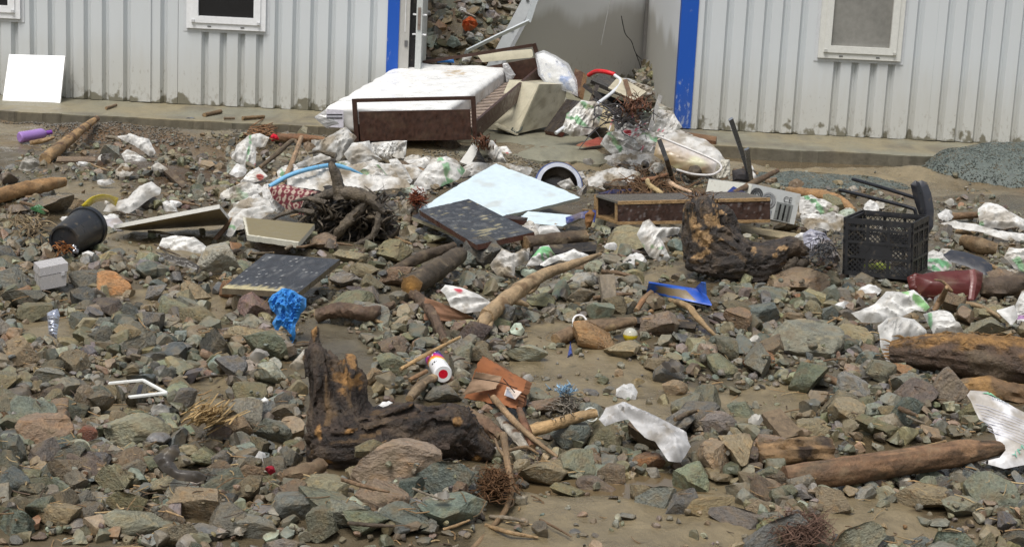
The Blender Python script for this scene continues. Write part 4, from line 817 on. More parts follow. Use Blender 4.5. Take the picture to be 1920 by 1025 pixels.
# overturned chair
chp = empty('chair', G(1725, 425, .02), 'black padded chair lying overturned behind the crate, legs pointing left', 'chair')
BK = np.array([.022, .023, .028])
V, F, u, v, d, S = heap_mesh([(1718, 342), (1728, 338), (1738, 342), (1746, 362), (1751, 392), (1750, 425), (1740, 440), (1730, 425), (1722, 395), (1716, 362)], tilt=86, thick=.05, fold=.0, Yd=9.7, foot=(1735, 440), seed=91, back=.9, jag=0); mk('seat', V, F, BK * 2.1, M_PLASTIC, chp, 60)
V, F, u, v, d, S = heap_mesh([(1707, 346), (1716, 338), (1724, 342), (1730, 360), (1733, 392), (1730, 408), (1722, 400), (1713, 372)], tilt=86, thick=.045, fold=.0, Yd=9.66, foot=(1725, 408), seed=92, back=.9, jag=0); mk('backrest', V, F, BK, M_PLASTIC, chp, 60)
for pts in ([D(1599, 336, 10.1), D(1655, 352, 9.9), D(1716, 371, 9.75)], [D(1574, 356, 9.9), D(1640, 372, 9.75), D(1705, 389, 9.62), D(1716, 396, 9.6), D(1719, 420, 9.6)]): V, F = tube(pts, [.0105], 10, 30); mk('leg', V, F, BK * .9, M_METAL, chp, 60)
exc((1700, 345), (1750, 340), (1755, 430), (1700, 420))
rag('seat_pad', 'loose black oval seat pad lying on rubble between the crate and the red bag', 'seat pad', [(1768, 478), (1782, 468), (1810, 472), (1840, 482), (1860, 496), (1862, 512), (1848, 516), (1815, 500), (1780, 490)], mat=M_PLASTIC, colfn=lambda u, v, d: np.tile(BK * 1.5, (len(u), 1)), tilt=28, thick=.035, fold=0, lift=.07, jag=0, back=.8)
# red-brown bag
rb_ = empty('red_bag', G(1775, 565, .0), 'red-brown leather bag lying on its side in front of the black seat pad', 'bag')
V, F, u, v, d, S = heap_mesh([(1716, 520), (1735, 512), (1760, 508), (1800, 507), (1828, 504), (1843, 512), (1840, 540), (1828, 562), (1790, 566), (1750, 562), (1722, 552)], tilt=58, thick=.12, fold=.006, ff=5, seed=95); mk('body', V, F, mixc(np.tile((.095, .018, .015), (len(u), 1)), MUD, .4 * sstep(0, .6, fbm(np.c_[u * 6, v * 6, 0 * u], 4))), vmat('wet_leather', .4, .2, 90, .2, .5), rb_, 60)
V, F, u, v, d, S = heap_mesh([(1818, 506), (1828, 504), (1832, 520), (1826, 562), (1816, 562), (1820, 525)], tilt=56, thick=.02, fold=.002, lift=.07, foot=(1822, 562), seed=96); mk('strap', V, F, (.17, .06, .055), _mats['wet_leather'], rb_, 60)
V, F, u, v, d, S = heap_mesh([(1700, 520), (1716, 512), (1740, 516), (1726, 530), (1722, 548), (1704, 540)], tilt=50, thick=.05, fold=.01, seed=97); mk('flap', V, F, (.10, .022, .018), _mats['wet_leather'], rb_, 60)
exc((1700, 512), (1845, 505), (1838, 565), (1710, 555))
# bucket
bk = empty('bucket', G(140, 460, 0), 'black plastic bucket lying on its side in the mud', 'bucket')
p0, p1 = G(120, 452, .10), G(164, 432, .115); r0, r1 = 31 * mpp(p0), 39 * mpp(p1); dlt = nrm(p1 - p0 + np.array([0, .14, .015])); p1 = p0 + dlt * .29
BKT = np.array([.020, .022, .026])
V, F = lathe(p0, p1, [(0.03, 0), (.03, r0 * .80), (0, r0 * .84), (0, r0 * .97), (.02, r0), (.9, r1 * .95), (.9, r1 * 1.02), (.94, r1 * 1.03), (1, r1 * 1.04), (1, r1 * .97), (.5, r0 * 1.05), (.06, r0 * .93), (.06, 0)], 44)
mk('body', V, F, mixc(np.tile(BKT, (len(V), 1)), MUD, .18 * sstep(0, .5, fbm(V * 9, 4))), M_PLASTIC, bk, 40); exc((90, 400), (150, 380), (195, 395), (190, 440), (150, 470), (95, 465))
hq = [G(153, 385, .16), G(168, 372, .17), G(195, 366, .15), G(221, 372, .12)]; 
bend('yellow_strip', 'yellow plastic strip curving up from behind the black bucket', 'plastic strip', [[G(152, 385, .24), G(172, 369, .27), G(196, 364, .26), G(222, 371, .22)], [G(162, 390, .22), G(180, 378, .22), G(200, 375, .20), G(217, 386, .16)]], (.62, .48, .02), M_PLASTIC, .004); exc((150, 388), (170, 366), (198, 362), (224, 372), (218, 388), (170, 392))
# spray can
sp = empty('spray_can', G(820, 705, 0), 'white and rainbow-printed spray can with a red dot on its base, lying on rocks', 'spray can')
p0 = G(831, 701, .065); p1 = p0 + nrm(G(810, 665, .075) - p0) * .235; R0 = 17.5 * mpp(p0)
prof = [(0, 0), (0, R0 * .55), (0, R0 * .9), (.03, R0), (.06, R0), (.5, R0), (.9, R0), (.93, R0 * .96), (.97, R0 * .7), (1.0, R0 * .66), (1.08, R0 * .62), (1.1, 0)]
T = np.unique(np.r_[np.linspace(.03, .9, 30)]); prof = [(0, 0), (0, R0 * .5), (0, R0 * .52), (0, R0 * .9)] + [(t, R0) for t in T] + prof[7:]
V, F = lathe(p0, p1, prof, 40); dd = (p1 - p0); t = (V - p0) @ dd / (dd @ dd); zax = nrm(dd); sd = (V - p0 - np.outer(t, dd)) @ nrm(np.cross(zax, (0, 0, 1))) / R0
c = np.tile(np.array([.8, .8, .8]), (len(V), 1)); tt = t + .10 * sd
rain = np.array([[.9, .75, .02], [.85, .25, .02], [.75, .02, .12], [.35, .02, .35], [.05, .03, .22], [.02, .02, .10]])
x = np.clip((tt - .40) / .42, 0, 1) * 5; i = np.minimum(x.astype(int), 4); rc_ = rain[i] * (1 - (x - i))[:, None] + rain[i + 1] * (x - i)[:, None]; rc_ = mixc(rc_, np.array([.35, .7, .05]), sstep(.2, .8, sd * (1 if 1 else 1)) * sstep(.62, .45, tt))
c = np.where(((tt > .42) & (t < .88))[:, None], rc_, c); c[(t > .90) & (t < .96)] = (.75, .75, .76)
nb = 40; c[:3 * nb] = (.62, .01, .03); c[2 * nb:4 * nb] = (.78, .78, .78)
mk('can_body', V, F, c, vmat('printed_tin', .25, .04, 60, .05, .5), sp, 40)
lx = nrm(np.cross(zax, nrm(EYE - p0))); fnv = nrm(nrm(EYE - p0) - zax * (nrm(EYE - p0) @ zax))
mb = MB()
for s, (u0, u1) in enumerate(((-.55, -.35), (-.25, -.05), (.05, .1))):
    pp = p0 + dd * .27; ang = lambda w: pp + (lx * w + fnv * math.sqrt(1 - w * w)) * R0 * 1.012
    V, F = boxv(ang(u0), ang(u1) - ang(u0), dd * .05, fnv * .001); mb.add(V, F, (.03, .03, .03))
ch = [(.0, .70), (-.45, .72)]; pq = p0 + dd * .66; g_ = lambda w, tt_: p0 + dd * tt_ + (lx * w + fnv * math.sqrt(max(0, 1 - w * w))) * R0 * 1.015
V = np.array([g_(-.5, .74), g_(.0, .60), g_(.5, .74), g_(.3, .78), g_(.0, .70), g_(-.3, .78)]); mb.add(V, [(0, 1, 4, 5), (1, 2, 3, 4)], (.8, .8, .82)); mb.build('print', M_PAINT, sp); exc((795, 655), (825, 655), (850, 705), (825, 718), (800, 690))
# clear plastic box
cl = empty('plastic_box', G(92, 545, 0), 'clear plastic compartment box lying on the rocks near the black bucket', 'plastic box')
f0 = G(75, 545, .02); a = G(124, 535, .03) - f0; up = np.array([-.0, .02, .10]); bk_ = np.array([-.06, .12, .0]); 
cm2 = vmat('cloudy_plastic', .3, .1, 90, .06, .5, trans=.35)
V, F = boxv(f0, a, bk_, up * .62); MB().add(V, F, (.58, .55, .53)).build('tray', cm2, cl, 30); V, F = boxv(f0 + up * .65 - a * .04, a * 1.08, bk_ * 1.08, up * .38); MB().add(V, F, (.66, .63, .62)).build('lid', cm2, cl, 30)
mb = MB()
for s in (.3, .62): V, F = boxv(f0 + up * 1.032 + a * s, a * .03, bk_, up * .012); mb.add(V, F, (.72, .7, .7))
V, F = boxv(f0 + a * .8 + up * .5 - np.array([0, .008, 0]), a * .14, (0, .006, 0), up * .16); mb.add(V, F, (.75, .73, .73)); mb.build('latch', cm2, cl); exc((55, 505), (125, 500), (128, 545), (75, 550))
# brown leather-look folded cardboard case
bc = empty('folder_case', G(930, 765, 0), 'torn brown cardboard case with a grey flap and a small printed label', 'case')
mb = slab_mesh(MB(), [G(868, 745, .03), G(968, 766, .05), G(988, 714, .11), G(905, 667, .19)], .035, lambda u, v: mixc(np.tile((.27, .105, .045), (len(u), 1)), np.array([.12, .05, .025]), .7 * sstep(.3, .6, fbm(np.c_[u * 5, v * 12, 0 * u], 4))), (.2, .09, .045), nu=30, nv=30, warp=.02, chip=.12, seed=6); mb.build('body', M_CARD, bc, 40)
mb = slab_mesh(MB(), [G(868, 740, .06), G(930, 728, .10), G(941, 706, .135), G(893, 696, .155)], .006, (.30, .20, .13), (.3, .2, .13), nu=24, nv=16, warp=.01, chip=.12, seed=7); mb.build('flap', M_CARD, bc)
mb = slab_mesh(MB(), [G(945, 740, .085), G(966, 748, .085), G(978, 734, .11), G(950, 724, .11)], .003, lambda u, v: np.where(((u + v < .9) & (u > .08))[:, None], (.28, .29, .33), (.62, .52, .45)), (.5, .4, .35), nu=20, nv=20); mb.build('label', M_CARD, bc)
mb = MB()
for pts in ([(888, 708, .16), (935, 716, .13), (970, 728, .115)], [(915, 738, .10), (925, 757, .07)], [(944, 710, .14), (965, 735, .11)]): V, F = tube([G(*p) for p in pts], [.002], 5, 12); mb.add(V, F, (.03, .02, .015))
mb.build('crease', M_CARD, bc); mb = slab_mesh(MB(), [G(968, 764, .03), G(986, 760, .03), G(990, 730, .08), G(975, 735, .07)], .01, (.30, .14, .08), (.2, .1, .05), nu=8, nv=8); mb.build('side_flap', M_CARD, bc, 40); exc((866, 745), (905, 665), (990, 715), (985, 765), (940, 770))
o = slab_mesh(MB(), [G(795, 600, .03), G(898, 604, .05), G(880, 590, .09), G(794, 556, .12)], .008, (.23, .125, .075), (.2, .11, .07), nu=20, nv=14, warp=.02, chip=.1, seed=9).build('cardboard_sheet', M_CARD); tag(o, 'flat red-brown cardboard sheet under the white sack with the red hem', 'cardboard')
# blue folder in the rocks
bf = empty('blue_folder', G(1265, 572, 0), 'bright blue plastic folder with mud on top, wedged between rocks', 'folder')
mb = slab_mesh(MB(), [G(1212, 548, .08), G(1334, 573, .05), G(1318, 545, .10), G(1216, 530, .14)], .008, lambda u, v: mixc(np.tile((.03, .13, .55), (len(u), 1)), np.array([.20, .15, .085]), sstep(.10, .2, np.minimum(np.minimum(u, 1 - u), np.minimum(v, 1 - v)) + .06 * fbm(np.c_[u * 8, v * 8, 0 * u], 3)) * (u < .8)), (.02, .08, .4), nu=40, nv=20); mb.build('cover', M_PLASTIC, bf)
mb = slab_mesh(MB(), [G(1212, 552, .03), G(1330, 575, .02), G(1334, 573, .04), G(1214, 547, .07)], .01, (.02, .09, .42), (.02, .07, .3), nu=6, nv=4); mb.build('back_cover', M_PLASTIC, bf)
mb = slab_mesh(MB(), [G(1302, 541, .10), G(1324, 552, .10), G(1322, 530, .16), G(1314, 529, .16)], .004, (.06, .2, .66), (.04, .14, .5), nu=4, nv=4); mb.build('flap', M_PLASTIC, bf); exc((1205, 530), (1335, 530), (1335, 575), (1215, 560))
# steel pot with blue rim
pt = empty('steel_pot', G(1045, 350, 0), 'shiny steel bowl with a blue rim, half hidden behind the pale blue board', 'bowl')
pc_ = G(1046, 350, .01); ax = nrm(np.array([.15, -1, .55])); r = 44 * mpp(pc_)
V, F = lathe(pc_ - ax * .09, pc_ + ax * .02, [(0, r * .6), (.3, r * .85), (.8, r * .97), (1, r), (1.0, r * .97), (.8, r * .93), (.3, r * .8), (.05, r * .55), (.04, 0)], 44); mk('bowl', V, F, (.10, .09, .085), vmat('dull_steel', .3, .1, 40, .3, .5, metal=.8), pt, 50)
V, F = lathe(pc_ + ax * .015, pc_ + ax * .035, [(0, r * 1.03), (1, r * 1.04), (1, r * .98), (0, r * .98)], 44); mk('blue_rim', V, F, (.03, .06, .2), M_PLASTIC, pt, 40)
V, F = lathe(pc_ + ax * .03, pc_ + ax * .05, [(0, r * .98), (1, r * .97), (1, r * .80), (0, r * .79)], 44); mk('steel_ring', V, F, (.75, .76, .78), M_CHROME, pt, 40); exc((1000, 340), (1020, 308), (1065, 308), (1090, 345), (1060, 352))
# ------------------------------------------------------------------ sacks, cloth and film
SK = 'printed woven sacks strewn through the rubble'
g1 = [(80, .05, .05, GREEN)]; g2 = [(20, .06, .04, GREEN), (20, .16, .02, GREEN)]; gp = [(60, .03, .10, np.array([.42, .58, .44])), (-30, .1, .03, GREEN)]
def sack(label, poly, bands=(), mud=.3, cat='sack', name='sack', **k): return rag(name, label, cat, poly, bands=bands, mud=mud, **k)
sack('small white scraps of cloth beside the top end of the bark-stripped branch', [(164, 240), (178, 236), (188, 248), (203, 250), (203, 260), (190, 260), (170, 255)], name='cloth_scrap', cat='cloth', tilt=40)
sack('white sack draped over a rock beside the dark square rock on the left', [(218, 256), (245, 252), (262, 258), (280, 262), (293, 290), (280, 294), (262, 280), (240, 268)], tilt=50, ang=70, mud=.2)
sack('small crumpled white sack in front of the dark square rock', [(228, 290), (240, 281), (255, 288), (277, 302), (262, 310), (235, 305)], tilt=40, mud=.15, fold=.025)
sack('white sack with green corner and red hem draped over a rock behind the bucket', [(192, 400), (200, 385), (240, 372), (262, 350), (285, 342), (302, 356), (300, 366), (275, 378), (250, 398), (232, 406), (205, 405)], [(60, -.16, .05, GREEN)], .2, spots=[(.06, .02, .022, RED)], tilt=45, ang=40, thick=.09)
sack('small white bundle behind the edge of the cream door panel', [(302, 384), (315, 378), (330, 388), (334, 400), (312, 404)], mud=.08, tilt=50, thick=.05)
sack('clean white sack lying below the cream door panel', [(291, 472), (305, 447), (330, 443), (365, 447), (390, 465), (403, 478), (375, 482), (345, 478), (330, 484), (318, 465)], mud=.05, tilt=40, thick=.08, ang=10)
sack('white sack with a red hem standing up left of the brown pole', [(466, 255), (488, 251), (505, 258), (497, 276), (481, 277), (479, 311), (458, 314), (435, 298), (444, 273)], [(0, -.03, .012, GREEN)], .15, spots=[(.04, .02, .03, RED)], tilt=55, ang=80, thick=.1)
sack('grey-green sack corner below the standing white sack', [(426, 312), (435, 300), (456, 317), (444, 330), (424, 330)], base=np.array([.36, .42, .38]), mud=.25, tilt=45)
sack('white sack with a bright red patch above the muddy sack heap', [(450, 342), (468, 322), (485, 314), (502, 330), (490, 338), (470, 346)], mud=.1, spots=[(.03, .05, .025, RED)], tilt=45, fold=.02)
sack('muddy white sack heap left of the burgundy cloth', [(428, 356), (455, 343), (485, 346), (497, 356), (478, 368), (455, 385), (436, 390)], gp, .4, tilt=40, fold=.03, ang=30)
sack('twisted white sack strip running towards the cream board', [(437, 395), (460, 375), (485, 365), (494, 378), (478, 392), (450, 405)], mud=.25, tilt=35, fold=.03)
sack('white sack flap hanging beside the burgundy cloth', [(491, 357), (520, 354), (530, 365), (534, 395), (523, 402), (505, 390), (494, 375)], mud=.15, tilt=50, fold=.02, ang=70, lift=.05)
sack('white sack tail with a green print trailing over the cream board corner', [(435, 412), (458, 393), (497, 386), (520, 396), (476, 403), (446, 427), (432, 446), (424, 440)], [(80, .05, .015, GREEN)], .25, tilt=35, ang=30, lift=.05)
def burg(u, v, d):
    c = np.tile(np.array([.16, .025, .045]), (len(u), 1)); a = u * 26 + .3 * np.sin(v * 30); b = v * 26; i = np.floor(a); j = np.floor(b); r = np.hypot(a - i - .5, (b - j - .5) * 1.1); odd = (i + j) % 2
    m = np.where(odd > 0, (r < .42) & (r > .22), (np.abs(a - i - .5) + .5 * np.abs(b - j - .4) < .33)); return mixc(mixc(c, np.array([.55, .44, .36]), m * .9), MUD, .15)
rag('burgundy_cloth', 'burgundy cloth with a cream ring pattern stuffed behind the root ball', 'cloth', [(503, 352), (530, 346), (570, 354), (598, 360), (596, 395), (575, 406), (548, 398), (530, 387), (512, 372)], mat=M_CLOTH, colfn=burg, tilt=55, thick=.12, fold=.008, ff=5, lift=.06, res=.006)
FILMC = np.array([.70, .70, .68])
rag('plastic_sheet', 'milky plastic sheet bunched at the left end of the footboard', 'plastic sheet', [(584, 264), (605, 264), (622, 253), (649, 240), (669, 258), (660, 275), (649, 290), (634, 305), (616, 292), (587, 295)], base=FILMC, mud=.3, tilt=50, thick=.12, fold=.035, ff=7, ang=60)
rag('plastic_sheet', 'milky plastic sheet ballooning under the left part of the footboard', 'plastic sheet', [(644, 290), (660, 270), (693, 265), (700, 287), (716, 299), (693, 311), (657, 308)], base=FILMC, mud=.15, tilt=50, thick=.12, fold=.02, ff=6)
rag('plastic_sheet', 'pleated milky plastic sheet hanging below the middle of the footboard', 'plastic sheet', [(695, 268), (728, 265), (763, 264), (760, 306), (722, 300), (699, 292)], base=FILMC, mud=.2, tilt=72, thick=.05, fold=.03, ff=12, ang=85)
sack('long white sack roll above the pale blue hose', [(548, 312), (580, 298), (614, 285), (624, 298), (590, 308), (552, 320)], mud=.15, tilt=35, ang=20)
sack('white sack with a green edge bulging under the left part of the pale blue hose', [(519, 322), (530, 312), (552, 309), (566, 320), (560, 336), (540, 350), (524, 340)], [(30, .0, .03, GREEN)], .15, tilt=45)
sack('pale green and white sack lying below the pale blue hose', [(540, 352), (575, 330), (616, 315), (626, 337), (600, 350), (560, 356)], gp, .15, tilt=40, ang=20)
sack('pale green sack bunched to the right of the upright root', [(629, 305), (652, 303), (668, 317), (668, 333), (643, 335), (632, 320)], gp, .1, tilt=45, fold=.03)
sack('green-printed white sack crumpled below the milky plastic sheets', [(661, 333), (681, 315), (710, 309), (727, 331), (712, 350), (687, 356), (667, 352)], [(50, .05, .06, GREEN), (50, .17, .03, GREEN)], .15, tilt=45, fold=.03, thick=.1)
sack('white sack with a green end hanging over a brown lump', [(729, 299), (745, 297), (759, 315), (774, 339), (766, 346), (748, 333), (735, 313)], [(80, -.0, .03, GREEN)], .15, tilt=45, lift=.05)
sack('big white sack with pale green print left of the pale blue board', [(775, 348), (790, 325), (810, 299), (836, 294), (857, 303), (873, 322), (859, 339), (830, 350), (798, 358)], [(30, .10, .05, GREEN), (-40, .0, .03, GREEN)], .12, tilt=40, thick=.13, fold=.028)
sack('flat white sack edge under the shadow of the bed', [(757, 304), (800, 298), (810, 312), (784, 320), (760, 316)], mud=.3, tilt=30)
sack('white sack pushed against the back of the pale blue board', [(869, 313), (885, 304), (914, 306), (907, 324), (885, 332), (872, 328)], mud=.2, tilt=40, fold=.02)
sack('white sack hanging in folds from the right corner of the footboard', [(889, 264), (924, 264), (938, 282), (950, 306), (924, 303), (910, 284)], mud=.2, tilt=55, ang=70, fold=.03, thick=.08)
sack('small white sack behind the tip of the pale blue board', [(933, 277), (950, 275), (964, 292), (952, 300), (940, 292)], mud=.15, tilt=45, spots=[(0, .02, .015, RED)])
o = slab_mesh(MB(), [D(862, 304, 12.5), D(881, 310, 12.45), D(898, 280, 12.6), D(886, 268, 12.7)], .01, (.55, .54, .50), (.4, .4, .38), nu=5, nv=5, chip=.1).build('light_board', M_PAINT); tag(o, 'pale board scrap standing under the right corner of the footboard', 'board')
rag('grey_cloth', 'dark grey cloth under the right corner of the footboard', 'cloth', [(884, 308), (897, 280), (914, 310)], base=np.array([.06, .065, .075]), mud=.1, mat=M_CLOTH, tilt=50, thick=.04, lift=.02)
rag('foam_block', 'white foam block in front of the smaller pale blue board', 'foam block', [(1000, 445), (1012, 424), (1041, 422), (1053, 437), (1046, 445), (1010, 447)], mud=.02, mat=M_PLASTIC, tilt=55, thick=.08, fold=.003, jag=.001)
sack('dirty grey sack sagging below the black board and dark log', [(919, 497), (941, 467), (962, 478), (994, 467), (991, 490), (966, 502), (964, 524), (935, 526)], mud=.55, base=np.array([.52, .51, .49]), tilt=40, fold=.035, thick=.08)
sack('bright green and white sack peak behind the pale forked branch', [(986, 500), (1000, 480), (1012, 462), (1029, 460), (1043, 482), (1016, 497)], [(70, .08, .09, np.array([.12, .5, .18]))], .05, tilt=45, fold=.02, thick=.07)
sack('white sack edge draped over a grey rock behind the pale forked branch', [(1010, 497), (1040, 480), (1076, 471), (1106, 480), (1090, 490), (1050, 489), (1020, 502)], mud=.1, tilt=35, lift=.05)
sack('small white rag inside the rim of the steel bowl', [(1044, 345), (1068, 335), (1080, 352), (1060, 358)], mud=.1, tilt=45, thick=.06)
sack('small white bundle right of the steel bowl', [(1078, 328), (1092, 322), (1100, 338), (1082, 342)], mud=.15, tilt=45)
sack('white rolled sack between the steel bowl and the hollow box', [(1092, 340), (1105, 330), (1126, 322), (1141, 331), (1118, 348), (1098, 350)], mud=.2, tilt=40, fold=.02)
sack('white folded paper-like sack behind the left end of the hollow box', [(1134, 353), (1150, 332), (1164, 314), (1191, 322), (1182, 341), (1152, 352)], mud=.08, tilt=45, fold=.012, ang=50)
sack('white sack with a red inside and green print caught below the hollow box', [(1194, 441), (1204, 417), (1218, 412), (1230, 426), (1276, 428), (1270, 440), (1238, 447), (1257, 483), (1246, 494), (1216, 481)], [(80, .08, .03, GREEN)], .2, spots=[(-.03, .26, .025, RED)], tilt=55, fold=.025, ang=60, thick=.09)
PILE = 'sacks heaped beside the blue post'
sack('white and green sack crushed under the white pipe in the doorway', [(1053, 248), (1062, 215), (1090, 190), (1115, 190), (1130, 205), (1122, 236), (1105, 252), (1075, 257)], [(50, .05, .05, GREEN), (50, .2, .04, GREEN)], .2, tilt=60, ang=60, fold=.04, thick=.1, Yd=13.35, foot=(1090, 255))
sack('green-edged white sack at the front left of the doorway sack heap', [(1125, 272), (1140, 248), (1165, 250), (1188, 262), (1205, 277), (1180, 292), (1150, 292)], [(30, .0, .03, GREEN)], .12, tilt=45, fold=.035, thick=.12, lift=.08)
sack('white sack knot in the middle of the doorway sack heap', [(1158, 250), (1172, 231), (1197, 234), (1204, 260), (1190, 270), (1172, 264)], (), .1, spots=[(-.03, .05, .03, RED)], tilt=55, fold=.03, thick=.1, lift=.1)
sack('white sack with a green flash at the front right of the doorway sack heap', [(1178, 270), (1210, 247), (1245, 250), (1262, 266), (1244, 292), (1215, 296), (1190, 292)], [(60, .12, .04, GREEN)], .15, tilt=45, fold=.035, thick=.12, lift=.06)
sack('white sack wedged against the foot of the blue post', [(1205, 232), (1232, 205), (1262, 210), (1278, 240), (1256, 262), (1215, 252)], (), .2, tilt=55, fold=.035, thick=.1, lift=.09, ang=60)
sack('grey-green sack at the back of the doorway heap by the blue post', [(1185, 215), (1205, 192), (1240, 196), (1262, 206), (1240, 222), (1205, 232)], gp, .35, base=np.array([.5, .52, .48]), tilt=50, fold=.03, Yd=14.1)
sack('white sack lining thrown behind the burst white case', [(1246, 246), (1280, 246), (1300, 254), (1270, 262), (1250, 262)], mud=.1, tilt=35, Yd=13.2)
mb = MB(); rr_ = random.Random(4)
for i in range(18):
    x, y = rr_.uniform(1140, 1225), rr_.uniform(225, 296); a = rr_.uniform(-.3, 1.3); L = rr_.uniform(25, 60); P = [(x, y), (x + L * .5 * math.cos(a), y - L * .5 * math.sin(a) + rr_.uniform(-6, 6)), (x + L * math.cos(a), y - L * math.sin(a))]
    Yb = lambda py: 12.9 + (292 - py) * .010
    V, F = tube([D(px, py, Yb(py) - .06) for px, py in P], [.0055], 5, 14, flat=.25); mb.add(V, F, mixc(np.tile((.62, .60, .58), (len(V), 1)), np.array([.40, .10, .13]), ((np.arange(len(V)) // 15) % 2) * 1.0))
o = mb.build('ribbon_tangle', M_SACK); tag(o, 'tangle of red and white ribbons hanging over the doorway sack heap', 'ribbons')
rag('red_cloth', 'flat faded red cloth on the slab in front of the white sack in the doorway', 'cloth', [(1078, 273), (1100, 265), (1125, 257), (1134, 262), (1125, 273), (1095, 277)], base=np.array([.30, .055, .045]), mud=.25, mat=M_CLOTH, tilt=12, thick=.015, fold=.01, lift=.1)
SW = 'white sack'
sack('big white sack with a green hem in front of the red-brown bag', [(1594, 588), (1612, 584), (1640, 570), (1660, 549), (1690, 550), (1712, 545), (1730, 558), (1743, 577), (1733, 585), (1715, 582), (1690, 594), (1660, 604), (1640, 608), (1615, 606)], [(60, .17, .03, np.array([.2, .5, .15]))], .05, tilt=42, fold=.028, thick=.1, lift=.06)
sack('long white sack tail hanging down to the broken end of the rotten log', [(1645, 612), (1662, 598), (1685, 594), (1715, 600), (1735, 620), (1738, 636), (1706, 634), (1678, 642), (1692, 670), (1697, 695), (1664, 690), (1652, 655)], (), .1, tilt=48, fold=.025, thick=.08, ang=70)
sack('white sack spread behind the top of the rotten log', [(1730, 590), (1760, 580), (1785, 590), (1805, 624), (1790, 630), (1750, 627)], [(0, -.07, .012, GREEN)], .06, tilt=42, thick=.08)
pb, S = rag('printed_sack', 'white sack with a green bar and lines of small print beyond the driftwood log', 'sack', [(1813, 742), (1820, 733), (1851, 734), (1880, 751), (1920, 773), (1975, 800), (1985, 850), (1920, 872), (1883, 878), (1838, 866), (1873, 858), (1886, 842), (1871, 830), (1858, 800), (1835, 785), (1820, 753)], mud=.12, tilt=42, fold=.007, ff=5, thick=.07, lift=.05, foot=(1890, 877), ang=-30,
    colfn=lambda u, v, d: sack_col(u, v, np.array([.80, .80, .82]), [], .10, 5))
def on_plane(px, py, tilt=42, base=(1890, 877), lift=.05):
    tv = math.radians(tilt); n = np.cross((1, 0, 0), (0, math.cos(tv), math.sin(tv))); P0 = G(*base, lift); d = ray(px, py); q = EYE + d * (((P0 - EYE) @ n) / (d @ n)) - P0; return np.array([q[0], q @ np.array([0, math.cos(tv), math.sin(tv)])])
def stamp(name, quads, col, dz=.004):
    mb = MB()
    for p in quads:
        a, b, c_, d_ = [on_plane(*x) for x in p]; n1, n2 = 10, 3
        X2 = np.array([(a * (1 - s) + b * s) * (1 - t) + (d_ * (1 - s) + c_ * s) * t for t in np.linspace(0, 1, n2) for s in np.linspace(0, 1, n1)])
        mb.add(S(X2, dz), [(j * n1 + i, j * n1 + i + 1, (j + 1) * n1 + i + 1, (j + 1) * n1 + i) for j in range(n2 - 1) for i in range(n1 - 1)], col)
    loc = np.array(pb.location); return mb.build(name, M_SACK, pb)
stamp('green_bar', [[(1838, 744), (1876, 751), (1860, 741), (1846, 740)]], (.20, .46, .28))
stamp('print_lines', [[(1828 + k * 3.2, 760 + k * 6, ), (1918, 798 + k * 5.4), (1918, 798.7 + k * 5.4), (1828 + k * 3.2, 760.7 + k * 6)] for k in range(9)], (.45, .46, .55))
def stext(s, a, b, c_, size, col, name):
    V, F = text_on(s, (0, 0, 0), (1, 0, 0), (0, 1, 0), 1, None, None, 0); wmax = V[:, 0].max(); A, B, C_ = on_plane(*a), on_plane(*b), on_plane(*c_)
    X2 = A + np.outer(V[:, 0] / wmax, B - A) + np.outer(V[:, 1] / .72, C_ - A); mk(name, S(X2, .005), F, col, M_SACK, pb)
stext('UYTRCOM', (1855, 756), (1888, 763), (1856, 752), .02, (.12, .16, .2), 'lettering'); stext('YMA', (1899, 866), (1928, 838), (1893, 858), .05, (.18, .42, .32), 'lettering')
sack('grey-white sack with a green tail wrapped over dark rocks beside the pale branch', [(1122, 788), (1137, 764), (1170, 756), (1200, 770), (1234, 785), (1287, 812), (1295, 839), (1277, 869), (1253, 866), (1227, 829), (1208, 820), (1178, 787), (1155, 792), (1135, 800)], [(65, -.09, .10, np.array([.14, .22, .17])), (80, -.02, .012, GREEN)], .15, base=np.array([.62, .62, .63]), tilt=40, fold=.030, thick=.08, ang=-30, lift=.05)
sack('white sack with a red hem lying on the red-brown cardboard sheet', [(826, 546), (835, 534), (850, 536), (870, 540), (900, 555), (926, 572), (918, 581), (890, 586), (870, 588), (845, 576), (836, 556)], mud=.12, spots=[(-.03, .1, .025, RED)], tilt=42, fold=.02, thick=.07, lift=.06)
sack('white sack heap with a green corner at the right edge beyond the crate', [(1833, 393), (1846, 380), (1868, 384), (1886, 394), (1925, 414), (1925, 433), (1896, 432), (1864, 429), (1836, 427)], [(10, -.13, .06, GREEN)], .12, tilt=45, fold=.025, thick=.1)
sack('long twisted white sack lying below the white sack heap at the right edge', [(1759, 421), (1792, 414), (1824, 420), (1871, 432), (1925, 440), (1925, 455), (1886, 452), (1839, 436), (1795, 430)], mud=.3, tilt=30, ang=-10, fold=.025)
sack('white sack with green print at the right edge below the twisted sack', [(1881, 483), (1892, 464), (1925, 468), (1925, 514), (1902, 504)], [(40, .05, .04, GREEN)], .15, tilt=45, fold=.03)
sack('bright green and white sack behind the crate, under the black seat pad', [(1731, 478), (1749, 470), (1782, 486), (1786, 503), (1761, 511), (1730, 504)], [(80, .04, .06, np.array([.12, .45, .2]))], .1, tilt=40, fold=.02)
sack('white and green netted sack behind the right end of the computer case', [(1498, 370), (1521, 367), (1542, 376), (1573, 390), (1569, 405), (1536, 406), (1500, 414)], [(40, .05, .03, GREEN), (-30, .03, .02, GREEN)], .15, tilt=45, fold=.03, thick=.1)
sack('clean white sack bottom under the netted sack beside the computer case', [(1500, 405), (1530, 400), (1545, 412), (1530, 420), (1505, 420)], mud=.03, tilt=40)
